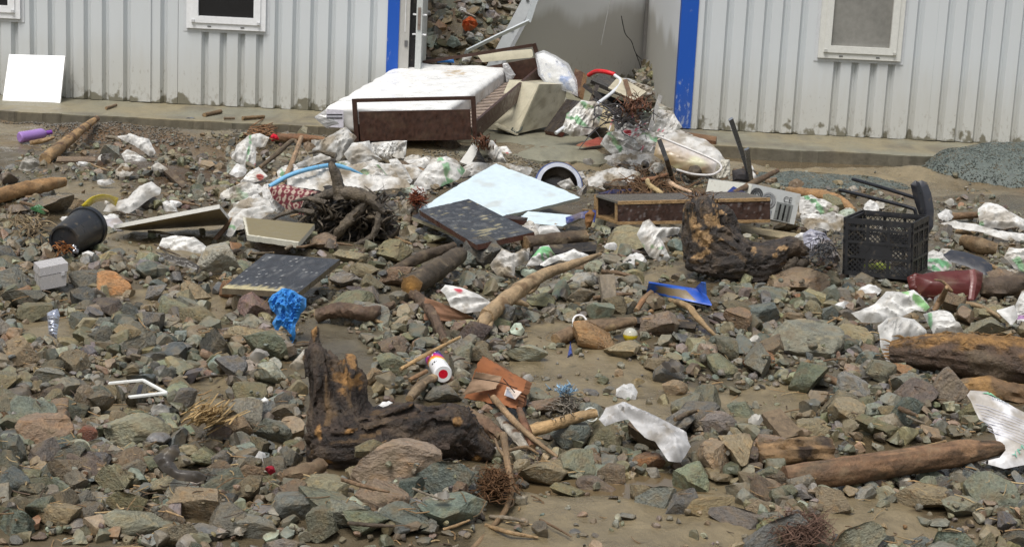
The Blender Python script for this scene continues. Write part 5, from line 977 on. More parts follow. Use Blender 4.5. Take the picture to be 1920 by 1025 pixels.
rag('white_fragment', 'clean white plastic fragment near the right edge above the rotten log', 'plastic fragment', [(1866, 582), (1902, 571), (1909, 594), (1896, 611), (1874, 589)], mud=.0, mat=M_PLASTIC, tilt=50, thick=.015, fold=.002, lift=.05)
sack('white sack with purple print at the right edge beside the white fragment', [(1903, 572), (1915, 547), (1930, 545), (1930, 615), (1908, 606)], [(80, .05, .02, np.array([.25, .08, .3]))], .12, tilt=55, thick=.05)
rag('foil_wrapper', 'silvery foil wrapper standing up in the mud on the left', 'wrapper', [(88, 588), (98, 582), (108, 579), (112, 593), (106, 636), (92, 627)], mat=vmat('foil', .22, .2, 60, .2, .5, metal=.7), base=np.array([.62, .65, .75]), mud=.05, tilt=62, thick=.04, fold=.012, ff=20, lift=.06)
rag('black_cloth', 'black rubbery glove-like cloth lying over rocks at lower left', 'cloth', [(287, 858), (310, 842), (334, 834), (340, 850), (325, 866), (334, 880), (372, 883), (391, 896), (369, 908), (337, 902), (306, 885)], base=np.array([.035, .035, .04]), mud=.2, mat=vmat('wet_rubber', .4, .3, 90, .2, .5), tilt=40, thick=.06, fold=.018, lift=.10)
rag('blue_jacket', 'dark jacket with a bright blue edge dropped at the kerb of the slab', 'jacket', [(306, 245), (327, 230), (353, 221), (372, 223), (382, 239), (353, 242), (333, 252), (313, 250)], base=np.array([.06, .07, .085]), bands=[(80, .17, .03, np.array([.05, .22, .6]))], mud=.15, mat=M_CLOTH, tilt=45, thick=.12, fold=.025)
rag('blue_rag', 'frayed bright blue rag hanging from the front of the black board with the yellow edge', 'rag', [(503, 562), (512, 550), (530, 541), (555, 547), (574, 558), (573, 575), (561, 590), (553, 610), (556, 630), (548, 646), (540, 622), (528, 610), (518, 626), (512, 607), (519, 590), (507, 577)], mat=M_CLOTH, tilt=62, thick=.06, fold=.035, ff=24, ang=80, jag=.02, lift=.02,
    colfn=lambda u, v, d: mixc(np.tile((.05, .23, .56), (len(u), 1)), np.array([.12, .25, .46]), .6 * sstep(.1, .6, fbm(np.c_[u * 25, v * 12, 0 * u], 3)) * .6))
sack('pale cloth scrap tucked behind the left side of the large stump', [(540, 690), (560, 668), (572, 655), (574, 690), (556, 700)], mud=.25, name='cloth_scrap', cat='cloth', tilt=40, base=np.array([.6, .57, .5]))
rag('grey_film', 'grey translucent film crumpled on rocks below the log on the left', 'film', [(30, 325), (45, 300), (58, 292), (72, 302), (75, 312), (50, 322)], base=np.array([.34, .33, .30]), mud=.4, tilt=45, thick=.06, fold=.03)
rag('lavender_film', 'lavender plastic film tangled with black wire beside the dark stump', 'film', [(1504, 440), (1520, 430), (1545, 437), (1562, 455), (1575, 490), (1560, 497), (1540, 470), (1520, 482), (1508, 470)], base=np.array([.40, .41, .50]), mud=.15, mat=M_PLASTIC, tilt=55, thick=.07, fold=.03)
rag('cup_lid', 'grey plastic tray under the tip of the cream door panel', 'tray', [(190, 412), (222, 408), (234, 420), (228, 432), (204, 430)], base=np.array([.45, .43, .46]), mat=M_PLASTIC, mud=.15, tilt=35, thick=.03, fold=.002, jag=0)
rag('green_sheet', 'scrap of dark green plastic on the rock behind the black bucket', 'plastic scrap', [(55, 392), (75, 387), (92, 396), (84, 402), (66, 397)], base=np.array([.02, .14, .05]), mat=M_PLASTIC, mud=.1, tilt=40, thick=.02, lift=.05)
rag('black_netting', 'piece of black plastic netting over the rocks below the clean white sack', 'netting', [(292, 472), (320, 478), (350, 485), (375, 500), (372, 507), (340, 500), (310, 487)], base=np.array([.03, .03, .03]), mud=.2, mat=M_PLASTIC, tilt=30, thick=.02, fold=.012, ff=20, lift=.07)
rag('white_cup', 'small white foam piece beside the muddy patch below the bucket', 'foam piece', [(153, 474), (165, 470), (177, 474), (177, 481), (155, 482)], mud=.05, mat=M_PLASTIC, tilt=45, thick=.03, fold=0, lift=.03)
rag('foil_ball', 'crumpled silver foil stuck at the mouth of the black bucket base', 'foil', [(131, 462), (140, 457), (149, 464), (147, 474), (135, 476)], base=np.array([.5, .52, .58]), mat=_mats['foil'], mud=.1, tilt=50, thick=.03, fold=.012, ff=22, lift=.04)
rag('blue_scrap', 'small blue plastic triangle standing between rocks below the short grey log', 'plastic scrap', [(1063, 672), (1069, 640), (1074, 668)], base=np.array([.05, .10, .40]), mat=M_PLASTIC, mud=.1, tilt=60, thick=.02, lift=.04)
rag('red_flower', 'small red artificial flower left of the stump base', 'flower', [(497, 882), (503, 874), (514, 876), (517, 886), (507, 892)], base=np.array([.5, .01, .05]), mat=M_CLOTH, mud=.0, tilt=50, thick=.03, fold=.02, ff=26, lift=.05)
rag('white_petal', 'small white crumpled paper on the rock near the left of the large stump', 'paper', [(489, 750), (497, 745), (504, 750), (502, 758), (492, 758)], mud=.0, tilt=50, thick=.02, fold=.01, lift=.06)
rag('dark_rag', 'dark blue crumpled strap behind the left end of the hollow box', 'strap', [(1122, 362), (1150, 357), (1185, 355), (1192, 362), (1165, 368), (1125, 370)], base=np.array([.012, .025, .12]), mat=M_CLOTH, mud=.15, tilt=45, thick=.06, fold=.015, lift=.06)
rag('blue_tarp', 'dark blue plastic scrap between the pale blue board and the hollow box', 'plastic scrap', [(1060, 408), (1090, 398), (1118, 394), (1116, 418), (1090, 410), (1062, 420)], base=np.array([.012, .04, .22]), mat=M_PLASTIC, mud=.2, tilt=35, thick=.03, fold=.012, lift=.04)
rag('brown_paper', 'brown rust-coloured rag beside the blue scrap and the hollow box', 'rag', [(1097, 402), (1108, 392), (1116, 400), (1108, 425), (1100, 432), (1096, 418)], base=np.array([.24, .11, .04]), mat=M_CLOTH, mud=.2, tilt=55, thick=.03, fold=.02, lift=.03)
rag('orange_rag', 'bright orange rag on the rubble slope seen through the doorway', 'rag', [(866, 50), (868, 38), (880, 32), (893, 38), (897, 48), (885, 58), (872, 60)], base=np.array([.62, .12, .035]), mat=M_CLOTH, mud=.05, tilt=50, thick=.12, fold=.05, ff=7, Yd=slope_hit(880, 56) - .12, ex=False)
rag('grey_tarp', 'grey-green crumpled tarp on the rubble slope seen through the doorway', 'tarp', [(836, 85), (845, 72), (858, 75), (866, 85), (850, 92)], base=np.array([.30, .36, .32]), mud=.2, tilt=40, thick=.1, fold=.04, Yd=slope_hit(850, 88) - .12, ex=False)
for i, (x, y, lb) in enumerate(((880, 66, 'white scrap just below the orange rag on the rubble slope'), (898, 68, 'white scrap right below the orange rag, nearest the torn wall'), (866, 20, 'white and black scrap above the orange rag on the rubble slope'), (799, 26, 'whitish plastic scrap high on the rubble slope beside the open door'), (872, 1, 'white sheet at the very top of the rubble slope'))):
    rag('litter_scrap', lb, 'litter', [(x - 8, y), (x - 2, y - 5), (x + 8, y - 2), (x + 9, y + 4), (x, y + 5)], mud=.1, tilt=45, thick=.06, fold=.03, Yd=slope_hit(x, y + 4) - .14, ex=False, group='litter on the rubble slope')

for lb, pl_, m_ in (('wide muddy sack sheet spread under the pale blue hose', [(520, 345), (560, 318), (620, 312), (680, 330), (760, 335), (770, 352), (690, 362), (600, 360)], .45), ('muddy flattened sack left of the cream board', [(425, 405), (450, 378), (500, 372), (520, 395), (470, 425), (430, 440)], .5),
    ('long muddy sack trampled flat below the milky plastic sheets', [(640, 312), (700, 305), (780, 312), (800, 330), (760, 340), (680, 330)], .4), ('muddy sack lining trampled into the ground behind the steel bowl', [(880, 318), (930, 308), (1000, 318), (990, 332), (930, 328)], .5), ('torn muddy sacking between the burst case and the doorway heap', [(1130, 296), (1180, 285), (1236, 292), (1240, 312), (1200, 322), (1150, 314)], .4),
    ('torn muddy sacking left of the steel bowl rim', [(1100, 330), (1150, 318), (1200, 326), (1210, 350), (1150, 358), (1104, 350)], .55), ('muddy white sheeting trodden flat behind the crate', [(1500, 415), (1560, 400), (1590, 410), (1575, 432), (1520, 440)], .45)):
    rag('sacking', lb, 'sacking', pl_, mud=m_, base=WHITE * .85, tilt=22, thick=.03, fold=.03, ff=12, lift=.03)

# ------------------------------------------------------------------ stumps and the root ball
def front_pt(V, px, py):
    pp = proj(V); k = np.nonzero(np.hypot(pp[:, 0] - px, pp[:, 1] - py) < 5)[0]
    if len(k) == 0: k = [int(np.argmin(np.hypot(pp[:, 0] - px, pp[:, 1] - py)))]
    dd = np.linalg.norm(V[k] - EYE, axis=1); return V[k[int(np.argmin(dd))]]
def stump(name, label, segs, Y0, h, base, patches, pc, rough=.016, k=.03, seed=0, cuts=(), cat='stump'):
    S_ = []
    for (x0, y0, d0, r0), (x1, y1, d1, r1) in segs: p, q = D(x0, y0, Y0 + d0), D(x1, y1, Y0 + d1); S_.append((p, q, r0 * mpp(p), r1 * mpp(q)))
    f0 = capsules(S_, k); A = np.array([s[0] for s in S_] + [s[1] for s in S_]); R = max(max(s[2], s[3]) for s in S_)
    C = [(D(x, y, Y0 + d), r * mpp(D(x, y, Y0 + d))) for x, y, d, r in cuts]
    def f(X):
        d = f0(X); near = np.abs(d) < .07; Q = X[near]; w = Q + .03 * np.stack([pn(Q * 6 + 3), pn(Q * 6 + 13), pn(Q * 6 + 23)], -1); ax = limb_axis(S_, Q); wg = w - ax * (np.sum(w * ax, 1) * .86)[:, None]
        n = rough * (1.0 * fbm(w * 6 + seed, 2) + .8 * ridge(wg * 19 + seed, 3) + .35 * ridge(wg * 55 + seed, 2) + .25 * fbm(w * 38, 2)); d[near] = d[near] + n
        for c_, r in C: d = np.maximum(d, -(np.linalg.norm((X - c_), axis=1) - r * (1 + .25 * pn(X * 14))))
        return d
    lo = A.min(0) - R - .04; hi = A.max(0) + R + .04; lo[2] = max(lo[2], -.06); V, F = sdf_mesh(f, lo, hi, h)
    axv = limb_axis(S_, V); Vg = V - axv * (np.sum(V * axv, 1) * .9)[:, None]; c = np.asarray(base)[None] * (1 + .9 * fbm(Vg * 55, 3) + .4 * fbm(V * 30, 3))[:, None]; c = mixc(c, np.array([.115, .08, .05]), .6 * sstep(.0, .5, fbm(V * 9 + 4, 5))); c = mixc(c, np.array([.20, .12, .05]), .5 * sstep(.3, .6, fbm(Vg * 24 + 14, 4)))
    for x, y, rx, ry, a in patches:
        P = front_pt(V, x, y); m = mpp(P); e = V - P; ex_ = e @ _R / (rx * m); ey = e @ np.cross(_F, _R) / (ry * m); ez = (e @ _F) / (max(rx, ry) * m * 1.3)
        ca, sa = math.cos(a), math.sin(a); X_1 = (e @ _R) * ca + (e @ _U) * sa; Y_1 = -(e @ _R) * sa + (e @ _U) * ca
        r = np.sqrt((X_1 / (rx * m)) ** 2 + (Y_1 / (ry * m)) ** 2 + ez ** 2) + .85 * fbm(V * 26, 4)
        c = mixc(c, np.asarray(pc)[None] * (1 + .35 * fbm(V * 40, 3))[:, None], .9 * sstep(1.05, .7, r))
    return tag(mk(name, V, F, np.clip(c, .006, 1), M_BARK, None, 60), label, cat)
stump('tree_stump', 'large dark rotting stump with an upright left arm and orange broken wood, in the foreground',
      [((586, 622, .05, 14), (598, 690, .02, 24)), ((598, 670, .02, 30), (608, 790, 0, 42)), ((618, 680, .03, 34), (640, 790, 0, 52)), ((655, 690, .04, 26), (672, 790, 0, 40)), ((605, 790, 0, 38), (620, 862, 0, 46)), ((640, 828, 0, 68), (760, 822, .0, 62)), ((740, 818, 0, 64), (850, 808, .02, 54)), ((850, 804, .02, 52), (890, 842, .05, 38)), ((690, 790, -.08, 16), (768, 760, -.05, 9)), ((880, 820, .06, 34), (910, 852, .06, 20)), ((610, 874, -.04, 28), (720, 870, -.04, 30)), ((660, 672, -.02, 14), (664, 700, -.06, 14))],
      5.78, .0068, (.036, .024, .017), [(648, 702, 21, 30, .4), (662, 668, 12, 18, 0), (589, 628, 5, 18, 0), (655, 805, 13, 9, 0), (592, 812, 7, 15, .3), (608, 868, 14, 6, 0), (862, 790, 9, 12, 0), (770, 762, 8, 4, .4), (895, 865, 7, 7, 0)], (.31, .165, .055), .017, .03, 3, cuts=[(765, 905, -.1, 52), (840, 900, -.05, 42)])
exc((570, 600), (615, 600), (690, 650), (700, 760), (860, 745), (915, 800), (905, 880), (770, 860), (640, 905), (570, 860))
stump('dark_stump', 'dark twisted stump with pale torn wood in front of the hollow wooden box',
      [((1318, 395, 0, 34), (1322, 470, 0, 38)), ((1355, 400, .05, 26), (1372, 470, .05, 30)), ((1300, 492, -.02, 22), (1370, 490, -.02, 38)), ((1330, 450, 0, 40), (1380, 480, 0, 40)), ((1375, 488, 0, 38), (1440, 486, .02, 36)), ((1430, 486, .02, 36), (1482, 460, .05, 25)), ((1395, 512, 0, 24), (1440, 512, 0, 16)), ((1470, 465, .06, 20), (1500, 470, .08, 20)), ((1296, 392, .05, 18), (1300, 480, .05, 22))],
      9.0, .0085, (.034, .026, .021), [(1296, 420, 11, 18, .5), (1305, 440, 10, 14, -.3), (1272, 391, 6, 6, 0), (1335, 420, 17, 16, 0), (1350, 418, 9, 14, 0), (1320, 455, 12, 16, -.4), (1355, 393, 8, 5, 0), (1310, 482, 18, 8, .3), (1345, 380, 6, 4, 0), (1416, 460, 6, 9, 0), (1470, 462, 12, 5, .3), (1338, 453, 6, 4, 0), (1357, 452, 5, 4, 0), (1458, 480, 6, 6, 0), (1368, 402, 4, 4, 0)], (.42, .26, .12), .017, .035, 8, cuts=[(1330, 440, -.14, 20), (1285, 530, -.15, 30), (1322, 428, -.16, 12)])
exc((1270, 380), (1380, 380), (1395, 455), (1490, 440), (1510, 490), (1400, 530), (1285, 505))
rb = random.Random(12); Yr = 9.75
mb = MB(); core = [((598, 405, 0, 38), (640, 422, -.05, 50)), ((640, 418, -.03, 50), (700, 420, 0, 44)), ((610, 375, .05, 28), (690, 385, .05, 34)), ((690, 425, 0, 40), (722, 435, 0, 26))]
S_ = [(D(a[0], a[1], Yr + a[2]), D(b[0], b[1], Yr + b[2]), a[3] * mpp(D(a[0], a[1], Yr)), b[3] * mpp(D(a[0], a[1], Yr))) for a, b in core]; cf = capsules(S_, .04)
def rbf(X):
    d = cf(X); n = np.abs(d) < .1; d[n] += .03 * ridge(X[n] * 13, 3) + .012 * fbm(X[n] * 40, 2); return d
lo = np.array([s[0] for s in S_]).min(0) - .2; hi = np.array([s[1] for s in S_]).max(0) + .2; V, F = sdf_mesh(rbf, lo, hi, .014); mb.add(V, F, np.clip(np.array([.022, .017, .013])[None] * (1 + .6 * fbm(V * 20, 3))[:, None], .004, 1))
RB = np.array([.030, .023, .018]); RG = np.array([.12, .10, .08])
for i in range(420):
    t = rb.random(); sx, sy = 585 + 140 * t, 375 + rb.random() * 75; a = rb.uniform(0, 2 * math.pi); L = rb.uniform(20, 58); x1, y1 = sx + L * .55 * math.cos(a), sy + L * .4 * math.sin(a); x2, y2 = x1 + L * .45 * math.cos(a + rb.uniform(-2, 2)), y1 + L * .4 * math.sin(a + rb.uniform(-1.2, 1.2))
    if y2 > 478: y2 = 478 - rb.random() * 12
    dy = rb.uniform(-.24, -.04); P = [D(sx, sy, Yr + dy * .5), D(x1, y1, Yr + dy), D(x2, y2, Yr + dy + rb.uniform(-.06, .06))]; m = mpp(P[0]); r0 = rb.choice([.8, 1.0, 1.2, 1.6, 2.2, 3.2, 4.2]); V, F = tube(P, [r0 * m, r0 * m * .8, r0 * m * .25], 6, 14, .2, 8, i); cc = RB * rb.uniform(.8, 1.6) if rb.random() < .75 else RG * rb.uniform(.6, 1.2); mb.add(V, F, wood_col(V, cc, i, .3))
for pts, rad in (([(592, 372), (640, 360), (690, 372), (720, 398)], [6, 11, 11, 5]), ([(628, 290), (622, 310), (632, 335), (640, 372)], [4, 6, 9, 12]), ([(580, 288), (600, 284), (628, 292)], [2, 3, 5]), ([(612, 468), (640, 430), (672, 395), (690, 375)], [5, 9, 9, 5]), ([(690, 372), (708, 400), (700, 440), (660, 462)], [5, 6, 6, 4]), ([(548, 378), (580, 372), (610, 380)], [2, 4, 5]), ([(505, 415), (530, 402), (560, 395), (590, 398)], [2.5, 3, 4, 5]), ([(622, 440), (628, 460), (634, 478)], [4, 3, 1.5])):
    P = [D(x, y, Yr - .22 + .12 * (i == 0)) for i, (x, y) in enumerate(pts)]; m = mpp(P[0]); V, F = tube(P, [r * m for r in rad], 12, 40, .3, 8, len(pts) + rad[0]); mb.add(V, F, wood_col(V, RG * .75, rad[0], .55, axis=P[-1] - P[0]))
o = mb.build('root_ball', M_BARK, None, 60); tag(o, 'dark tangled root ball with a bare root standing up, beside the burgundy cloth', 'root ball'); exc((545, 370), (600, 345), (730, 370), (745, 450), (640, 475), (560, 440))

# ------------------------------------------------------------------ logs, branches, planks, sticks
log('log', 'orange-brown bare log with a knot lying at the left edge', [(-30, 374, .06), (40, 357, .07), (85, 347, .08), (119, 341, .08)], [13, 14, 13, 9], base=(.34, .19, .08), cut=(.45, .28, .12), var=.5)
log('branch', 'peeling pale branch pointing up towards the slab, behind the left log', [(84, 299, .04), (104, 283, .06), (134, 259, .10), (160, 238, .12), (182, 222, .14)], [11, 11, 9, 7, 5], base=(.36, .22, .10), patch=.15, pc=(.12, .07, .04), cat='branch')
log('pole', 'red-brown bare pole with a red cloth tied to its left end', [(512, 258, .10), (560, 259, .10), (608, 263, .09)], [7, 8, 6], base=(.20, .09, .04), cat='pole', ex=False)
rag('red_cloth', 'small bright red cloth tied to the end of the red-brown pole', 'cloth', [(506, 258), (512, 250), (520, 253), (524, 262), (510, 266)], base=np.array([.62, .01, .04]), mat=M_CLOTH, mud=0, tilt=60, thick=.04, fold=.02, ff=20, lift=.10, ex=False)
mb = MB(); r_ = random.Random(3)
for i in range(40):
    x, y = r_.uniform(455, 500), r_.uniform(238, 256); L = r_.uniform(15, 36); a = r_.uniform(-.5, .7); P = [G(x, y, .1), G(x + L * .5, y - L * .5 * math.sin(a), .14), G(x + L, y - L * math.sin(a), .10)]; V, F = tube(P, [.004, .005, .002], 5, 8, .1); mb.add(V, F, wood_col(V, (.26, .12, .05), i))
o = mb.build('twig_bundle', M_WOOD); tag(o, 'bundle of rust-brown roots lying above the standing white sack', 'roots')
log('log', 'dark log with an orange broken end, below the black boards', [(771, 536, .09), (812, 510, .11), (862, 478, .12)], [20, 20, 15], base=(.05, .038, .028), cut=(.42, .22, .06), ends=(1, 0), var=.6)
log('timber', 'dark flat timber lying behind the log with the orange end', [(735, 510, .05), (790, 482, .09), (850, 462, .10)], [9, 10, 8], base=(.055, .038, .026), cat='timber')
log('branch', 'long pale forked branch leaning up from the middle of the rubble', [(912, 594, .10), (960, 553, .15), (1019, 515, .18), (1072, 496, .19), (1126, 476, .20)], [15, 15, 11, 8, 3], base=(.40, .28, .16), var=.3, patch=.3, pc=(.2, .13, .07), cat='branch', extra=[([(918, 588, .11), (896, 618, .05), (876, 644, .0)], [14, 12, 8]), ([(925, 592, .10), (915, 620, .05), (906, 645, .0)], [5, 5, 4]), ([(1019, 515, .18), (1000, 545, .10), (975, 552, .06)], [4, 3, 2]), ([(955, 560, .14), (990, 572, .10)], [8, 4])])
log('log', 'short grey-brown log with a split left end, below the white plastic ring', [(1042, 638, .03), (1090, 616, .06), (1140, 610, .08), (1190, 601, .09)], [12, 14, 12, 8], base=(.17, .11, .065), patch=.2, pc=(.32, .23, .13))
log('driftwood_log', 'long smooth brown driftwood log at lower right', [(1470, 892, .06), (1560, 886, .065), (1680, 868, .075), (1800, 849, .09), (1880, 838, .10)], [19, 26, 25, 24, 12], base=(.17, .09, .047), cut=(.13, .07, .04), rough=.10, ns=36, patch=.25, pc=(.24, .14, .075), var=.8, cat='driftwood log')
log('log_chunk', 'short rotten yellow-brown log chunk with dark stripes, above the driftwood log', [(1420, 852, .05), (1470, 848, .06), (1556, 845, .06)], [22, 25, 23], base=(.21, .125, .058), cut=(.2, .11, .04), rough=.3, patch=.08, pc=(.045, .03, .02), var=.8, ns=26)
# rotten log: dark below, fibrous orange on top
P = [G(1672, 660, .10), G(1730, 660, .12), G(1800, 664, .13), G(1870, 672, .13), G(1960, 680, .12), G(2060, 690, .10)]; m = mpp(P[1]); V, F = tube(P, [20 * m, 32 * m, 40 * m, 42 * m, 42 * m, 34 * m], 48, 110, .20, 7, 6, flat=.95)
ax = nrm(P[-1] - P[0]); zz = V[:, 2] - (np.interp(V[:, 0], [p[0] for p in P], [p[2] for p in P])); c = wood_col(V, (.065, .036, .024), 4, .5, axis=ax)
mk_ = sstep(.25, .6, zz / (36 * m) + .5 * fbm(V * np.array([9, 24, 24]), 4) - .22); fib = 1 + .5 * fbm(V * np.array([14, 90, 90]), 3); c = mixc(c, np.array([.23, .125, .042])[None] * fib[:, None], mk_)
mb = MB().add(V, F, np.clip(c, .01, 1)); r_ = random.Random(8)
for i in range(150):
    k = r_.randrange(len(V) - 2)
    if mk_[k] < .5: continue
    p = V[k]; L = r_.uniform(.02, .07); a = r_.uniform(-.5, .5); q = p + ax * L * r_.choice([-1, 1]) + np.array([0, a * .02, r_.uniform(-.01, .015)]); v2, f2 = tube([p, (p + q) / 2 + [0, 0, .006], q], [.004, .003, .001], 4, 5); mb.add(v2, f2, np.array([.27, .155, .055]) * r_.uniform(.6, 1.3))
for i in range(26):
    a = r_.uniform(0, 6.28); rr = r_.uniform(.2, 1) * 20 * m; p = P[0] + np.array([.03, rr * math.cos(a), rr * math.sin(a)]); q = p + np.array([-r_.uniform(.02, .07), 0, r_.uniform(-.01, .01)]); v2, f2 = tube([p, q], [.006, .001], 4, 4); mb.add(v2, f2, np.array([.33, .16, .04]) * r_.uniform(.6, 1.3))
o = mb.build('rotten_log', M_BARK, None, 60); tag(o, 'thick rotten log, dark below with orange fibres on top, at the right edge', 'log'); exc((1665, 640), (1800, 625), (1920, 632), (1920, 712), (1760, 700), (1680, 685))
log('branch', 'orange-tan bare branch behind the computer case and netted sack', [(1478, 358, .06), (1530, 366, .07), (1570, 377, .06), (1602, 396, .03)], [8, 11, 12, 6], base=(.33, .18, .075), patch=.25, pc=(.16, .09, .04), cat='branch')
log('branch', 'short pale peeled branch with a torn end through the white tape ring', [(996, 808, .06), (1050, 792, .09), (1090, 780, .11), (1120, 775, .12)], [12, 11, 10, 7], base=(.44, .28, .13), cut=(.5, .36, .2), cat='branch', extra=[([(1090, 780, .11), (1110, 770, .13), (1117, 768, .13)], [7, 4, 2])])
log('stick', 'long thin stick lying across the birch strip beside the large stump', [(925, 745, .12), (960, 785, .09), (1000, 822, .06), (1046, 857, .03)], [6, 6, 5, 3], base=(.34, .22, .12), cat='stick')
log('stick', 'red-brown short stick crossing under the pale peeled branch', [(974, 768, .08), (985, 800, .07), (998, 838, .03)], [6, 8, 7], base=(.18, .075, .04), cat='stick')
log('birch_strip', 'white-barked birch strip beside the end of the large stump', [(936, 778, .05), (960, 808, .06), (985, 838, .04)], [11, 12, 9], base=(.45, .42, .36), patch=.1, pc=(.12, .07, .04), cat='birch piece', flat=.5)
log('stick', 'straw-coloured stick lying across the spray can', [(751, 692, .07), (800, 664, .11), (862, 632, .10)], [3.4, 4, 2.5], base=(.46, .29, .13), cat='stick', ex=False)
log('stick', 'grey-brown knobbly stick leading up to the base of the spray can', [(768, 748, .03), (790, 722, .05), (818, 705, .05)], [8, 9, 7], base=(.21, .15, .09), patch=.15, pc=(.35, .25, .14), cat='stick')
log('stick', 'thin brown stick beside the knobbly stick below the spray can', [(768, 712, .04), (800, 695, .06)], [4, 4], base=(.22, .12, .06), cat='stick')
log('branch', 'thin curved tan branch below the blue folder', [(1256, 562, .06), (1290, 575, .08), (1310, 598, .07), (1342, 630, .03)], [4, 6, 6, 3], base=(.38, .25, .12), cat='branch')
log('stick', 'orange-brown stick leaning on the left end of the blue folder', [(1193, 582, .03), (1208, 560, .07), (1222, 548, .09)], [5, 5.5, 5], base=(.26, .13, .06), cat='stick')
log('log', 'dark wet log below the smaller pale blue board piece', [(985, 458, .08), (1040, 450, .09), (1098, 444, .10)], [14, 14, 13], base=(.06, .038, .026), var=.6, patch=.3, pc=(.16, .1, .05))
log('root', 'twisted dark root beside the red-brown cardboard sheet', [(775, 552, .05), (798, 570, .07), (812, 592, .07), (834, 640, .02)], [10, 9, 9, 7], base=(.085, .052, .036), cat='root', extra=[([(798, 570, .07), (770, 575, .05), (745, 562, .03)], [7, 5, 3])], rough=.3)
log('root', 'thick reddish-brown root lying behind the top of the large stump', [(595, 592, .05), (640, 580, .09), (690, 588, .08), (735, 572, .05)], [12, 13, 12, 7], base=(.095, .055, .038), cat='root', rough=.35)
log('stick', 'brown curved stick between rocks above the log chunk', [(1488, 700, .04), (1520, 702, .06), (1560, 712, .05), (1596, 734, .02)], [7, 8, 7, 6], base=(.17, .10, .055), cat='stick')
log('root', 'long bare root trailing down from the stump end to the bottom edge', [(944, 815, .10), (950, 860, .08), (958, 910, .05), (950, 950, .03), (925, 985, .02), (880, 1035, .02)], [7, 6, 6, 5, 4.5, 5], base=(.27, .17, .09), cat='root', extra=[([(950, 860, .08), (935, 840, .09), (928, 822, .10)], [4, 3, 2]), ([(958, 905, .05), (975, 925, .03)], [3, 2]), ([(945, 955, .03), (962, 945, .03), (960, 925, .04)], [2.5, 2, 1.5]), ([(948, 845, .09), (985, 838, .08), (1010, 850, .06)], [3.5, 3, 2])])
log('stick', 'slender pale stick standing behind the burgundy cloth', [(526, 352, .06), (545, 312, .12), (565, 258, .2)], [4.5, 5, 4], base=(.34, .22, .13), cat='stick', ex=False)
log('branch', 'thin dark branch arching between the standing white sack and the pale stick', [(488, 314, .05), (520, 288, .12), (548, 264, .16), (560, 272, .14)], [3.5, 4.5, 4, 2.5], base=(.10, .07, .045), cat='branch', ex=False)
log('stick', 'brown stick lying on top of the computer case', [(1376, 362, .24), (1415, 342, .27), (1458, 320, .30)], [5, 6, 4], base=(.12, .07, .04), cat='stick', ex=False)
log('stick', 'pale bone-like stick behind the hollow box', [(1252, 341, .10), (1268, 350, .12), (1298, 361, .10)], [6, 4, 3], base=(.55, .38, .25), cat='stick', ex=False)
log('branch', 'yellowish bent stick above the left half of the hollow box', [(1214, 338, .14), (1216, 346, .13), (1230, 356, .12), (1243, 364, .10)], [4, 5, 5, 4], base=(.48, .36, .18), cat='branch', ex=False)
log('stick', 'reddish stick in the litter left of the black strap', [(1190, 338, .10), (1225, 335, .12), (1252, 327, .14)], [3.5, 4, 3.5], base=(.22, .10, .05), cat='stick', ex=False)
log('stick', 'brown stick propping up the cream door panel', [(402, 450, .01), (420, 430, .06), (436, 410, .12)], [4, 4.5, 4.5], base=(.18, .10, .06), cat='stick', ex=False)
log('log_stub', 'broken log stub beside the lower left of the large stump', [(536, 893, .04), (570, 886, .06), (602, 872, .06)], [13, 16, 14], base=(.13, .08, .045), cut=(.3, .19, .09), ends=(1, 0), rough=.25)
log('wood_splinter', 'splintered red-brown wood at the right end of the large stump', [(872, 775, .10), (905, 795, .08), (938, 818, .05)], [13, 15, 9], base=(.14, .075, .045), rough=.35, cat='wood')
log('timber', 'brown split timber behind the chair legs right of the crate', [(1762, 408, .04), (1800, 405, .05), (1842, 402, .05)], [5, 7, 5], base=(.20, .12, .065), cat='timber')
log('log', 'rounded brown rotten log piece at the right behind the red bag', [(1808, 452, .05), (1840, 462, .05), (1868, 468, .04)], [12, 15, 11], base=(.15, .09, .04), rough=.2)
log('root', 'brown forked root sticking up in front of the red bag', [(1752, 582, .06), (1765, 560, .12), (1776, 538, .2)], [5, 6, 4], base=(.28, .17, .09), cat='root', extra=[([(1776, 538, .2), (1784, 545, .18), (1768, 528, .22), (1752, 524, .23)], [3, 3, 2.5, 1.5])], ex=False)
log('root', 'pale thin branch between the red bag and the white fragment', [(1800, 566, .06), (1840, 575, .07), (1876, 595, .05)], [3.5, 4.5, 3], base=(.33, .23, .13), cat='branch')
log('wood_chunk', 'dark rotten timber block below the black seat pad at the right', [(1840, 540, .05), (1880, 538, .07), (1935, 530, .07)], [16, 19, 18], base=(.07, .048, .036), cat='timber', rough=.3)
log('log', 'brown earthy log under the big grey rock on the right', [(1760, 735, .03), (1830, 728, .05), (1930, 742, .04)], [10, 22, 20], base=(.15, .085, .04), rough=.3, patch=.2, pc=(.28, .16, .06))
for lb, p0, p1, r, b in (('small brown stick lying on the slab, first left of the mattress', (455, 222), (495, 219), 3.5, (.16, .10, .05)), ('brown stick on the slab below the black-glazed window', (383, 216), (414, 209), 4, (.14, .085, .045)), ('thin stick on the wet slab near the white board', (199, 203), (218, 197), 2.5, (.16, .10, .06)), ('short flat stick on the slab between two longer ones', (420, 222), (440, 222), 2.5, (.15, .1, .06))):
    log('stick', lb, [(*p0, .135), (*p1, .135)], [r, r * .9], base=b, cat='stick', ex=False)
def plank(label, c4, th, base, name='plank', seed=1, **k):
    o = slab_mesh(MB(), [G(*c_) for c_ in c4], th, wcol(base, seed, 5, 40, .3, .35), np.asarray(base) * .8, nu=20, nv=14, chip=.05, seed=seed).build(name, M_WOOD); tag(o, label, 'plank'); exc(*[(c_[0], c_[1]) for c_ in c4])
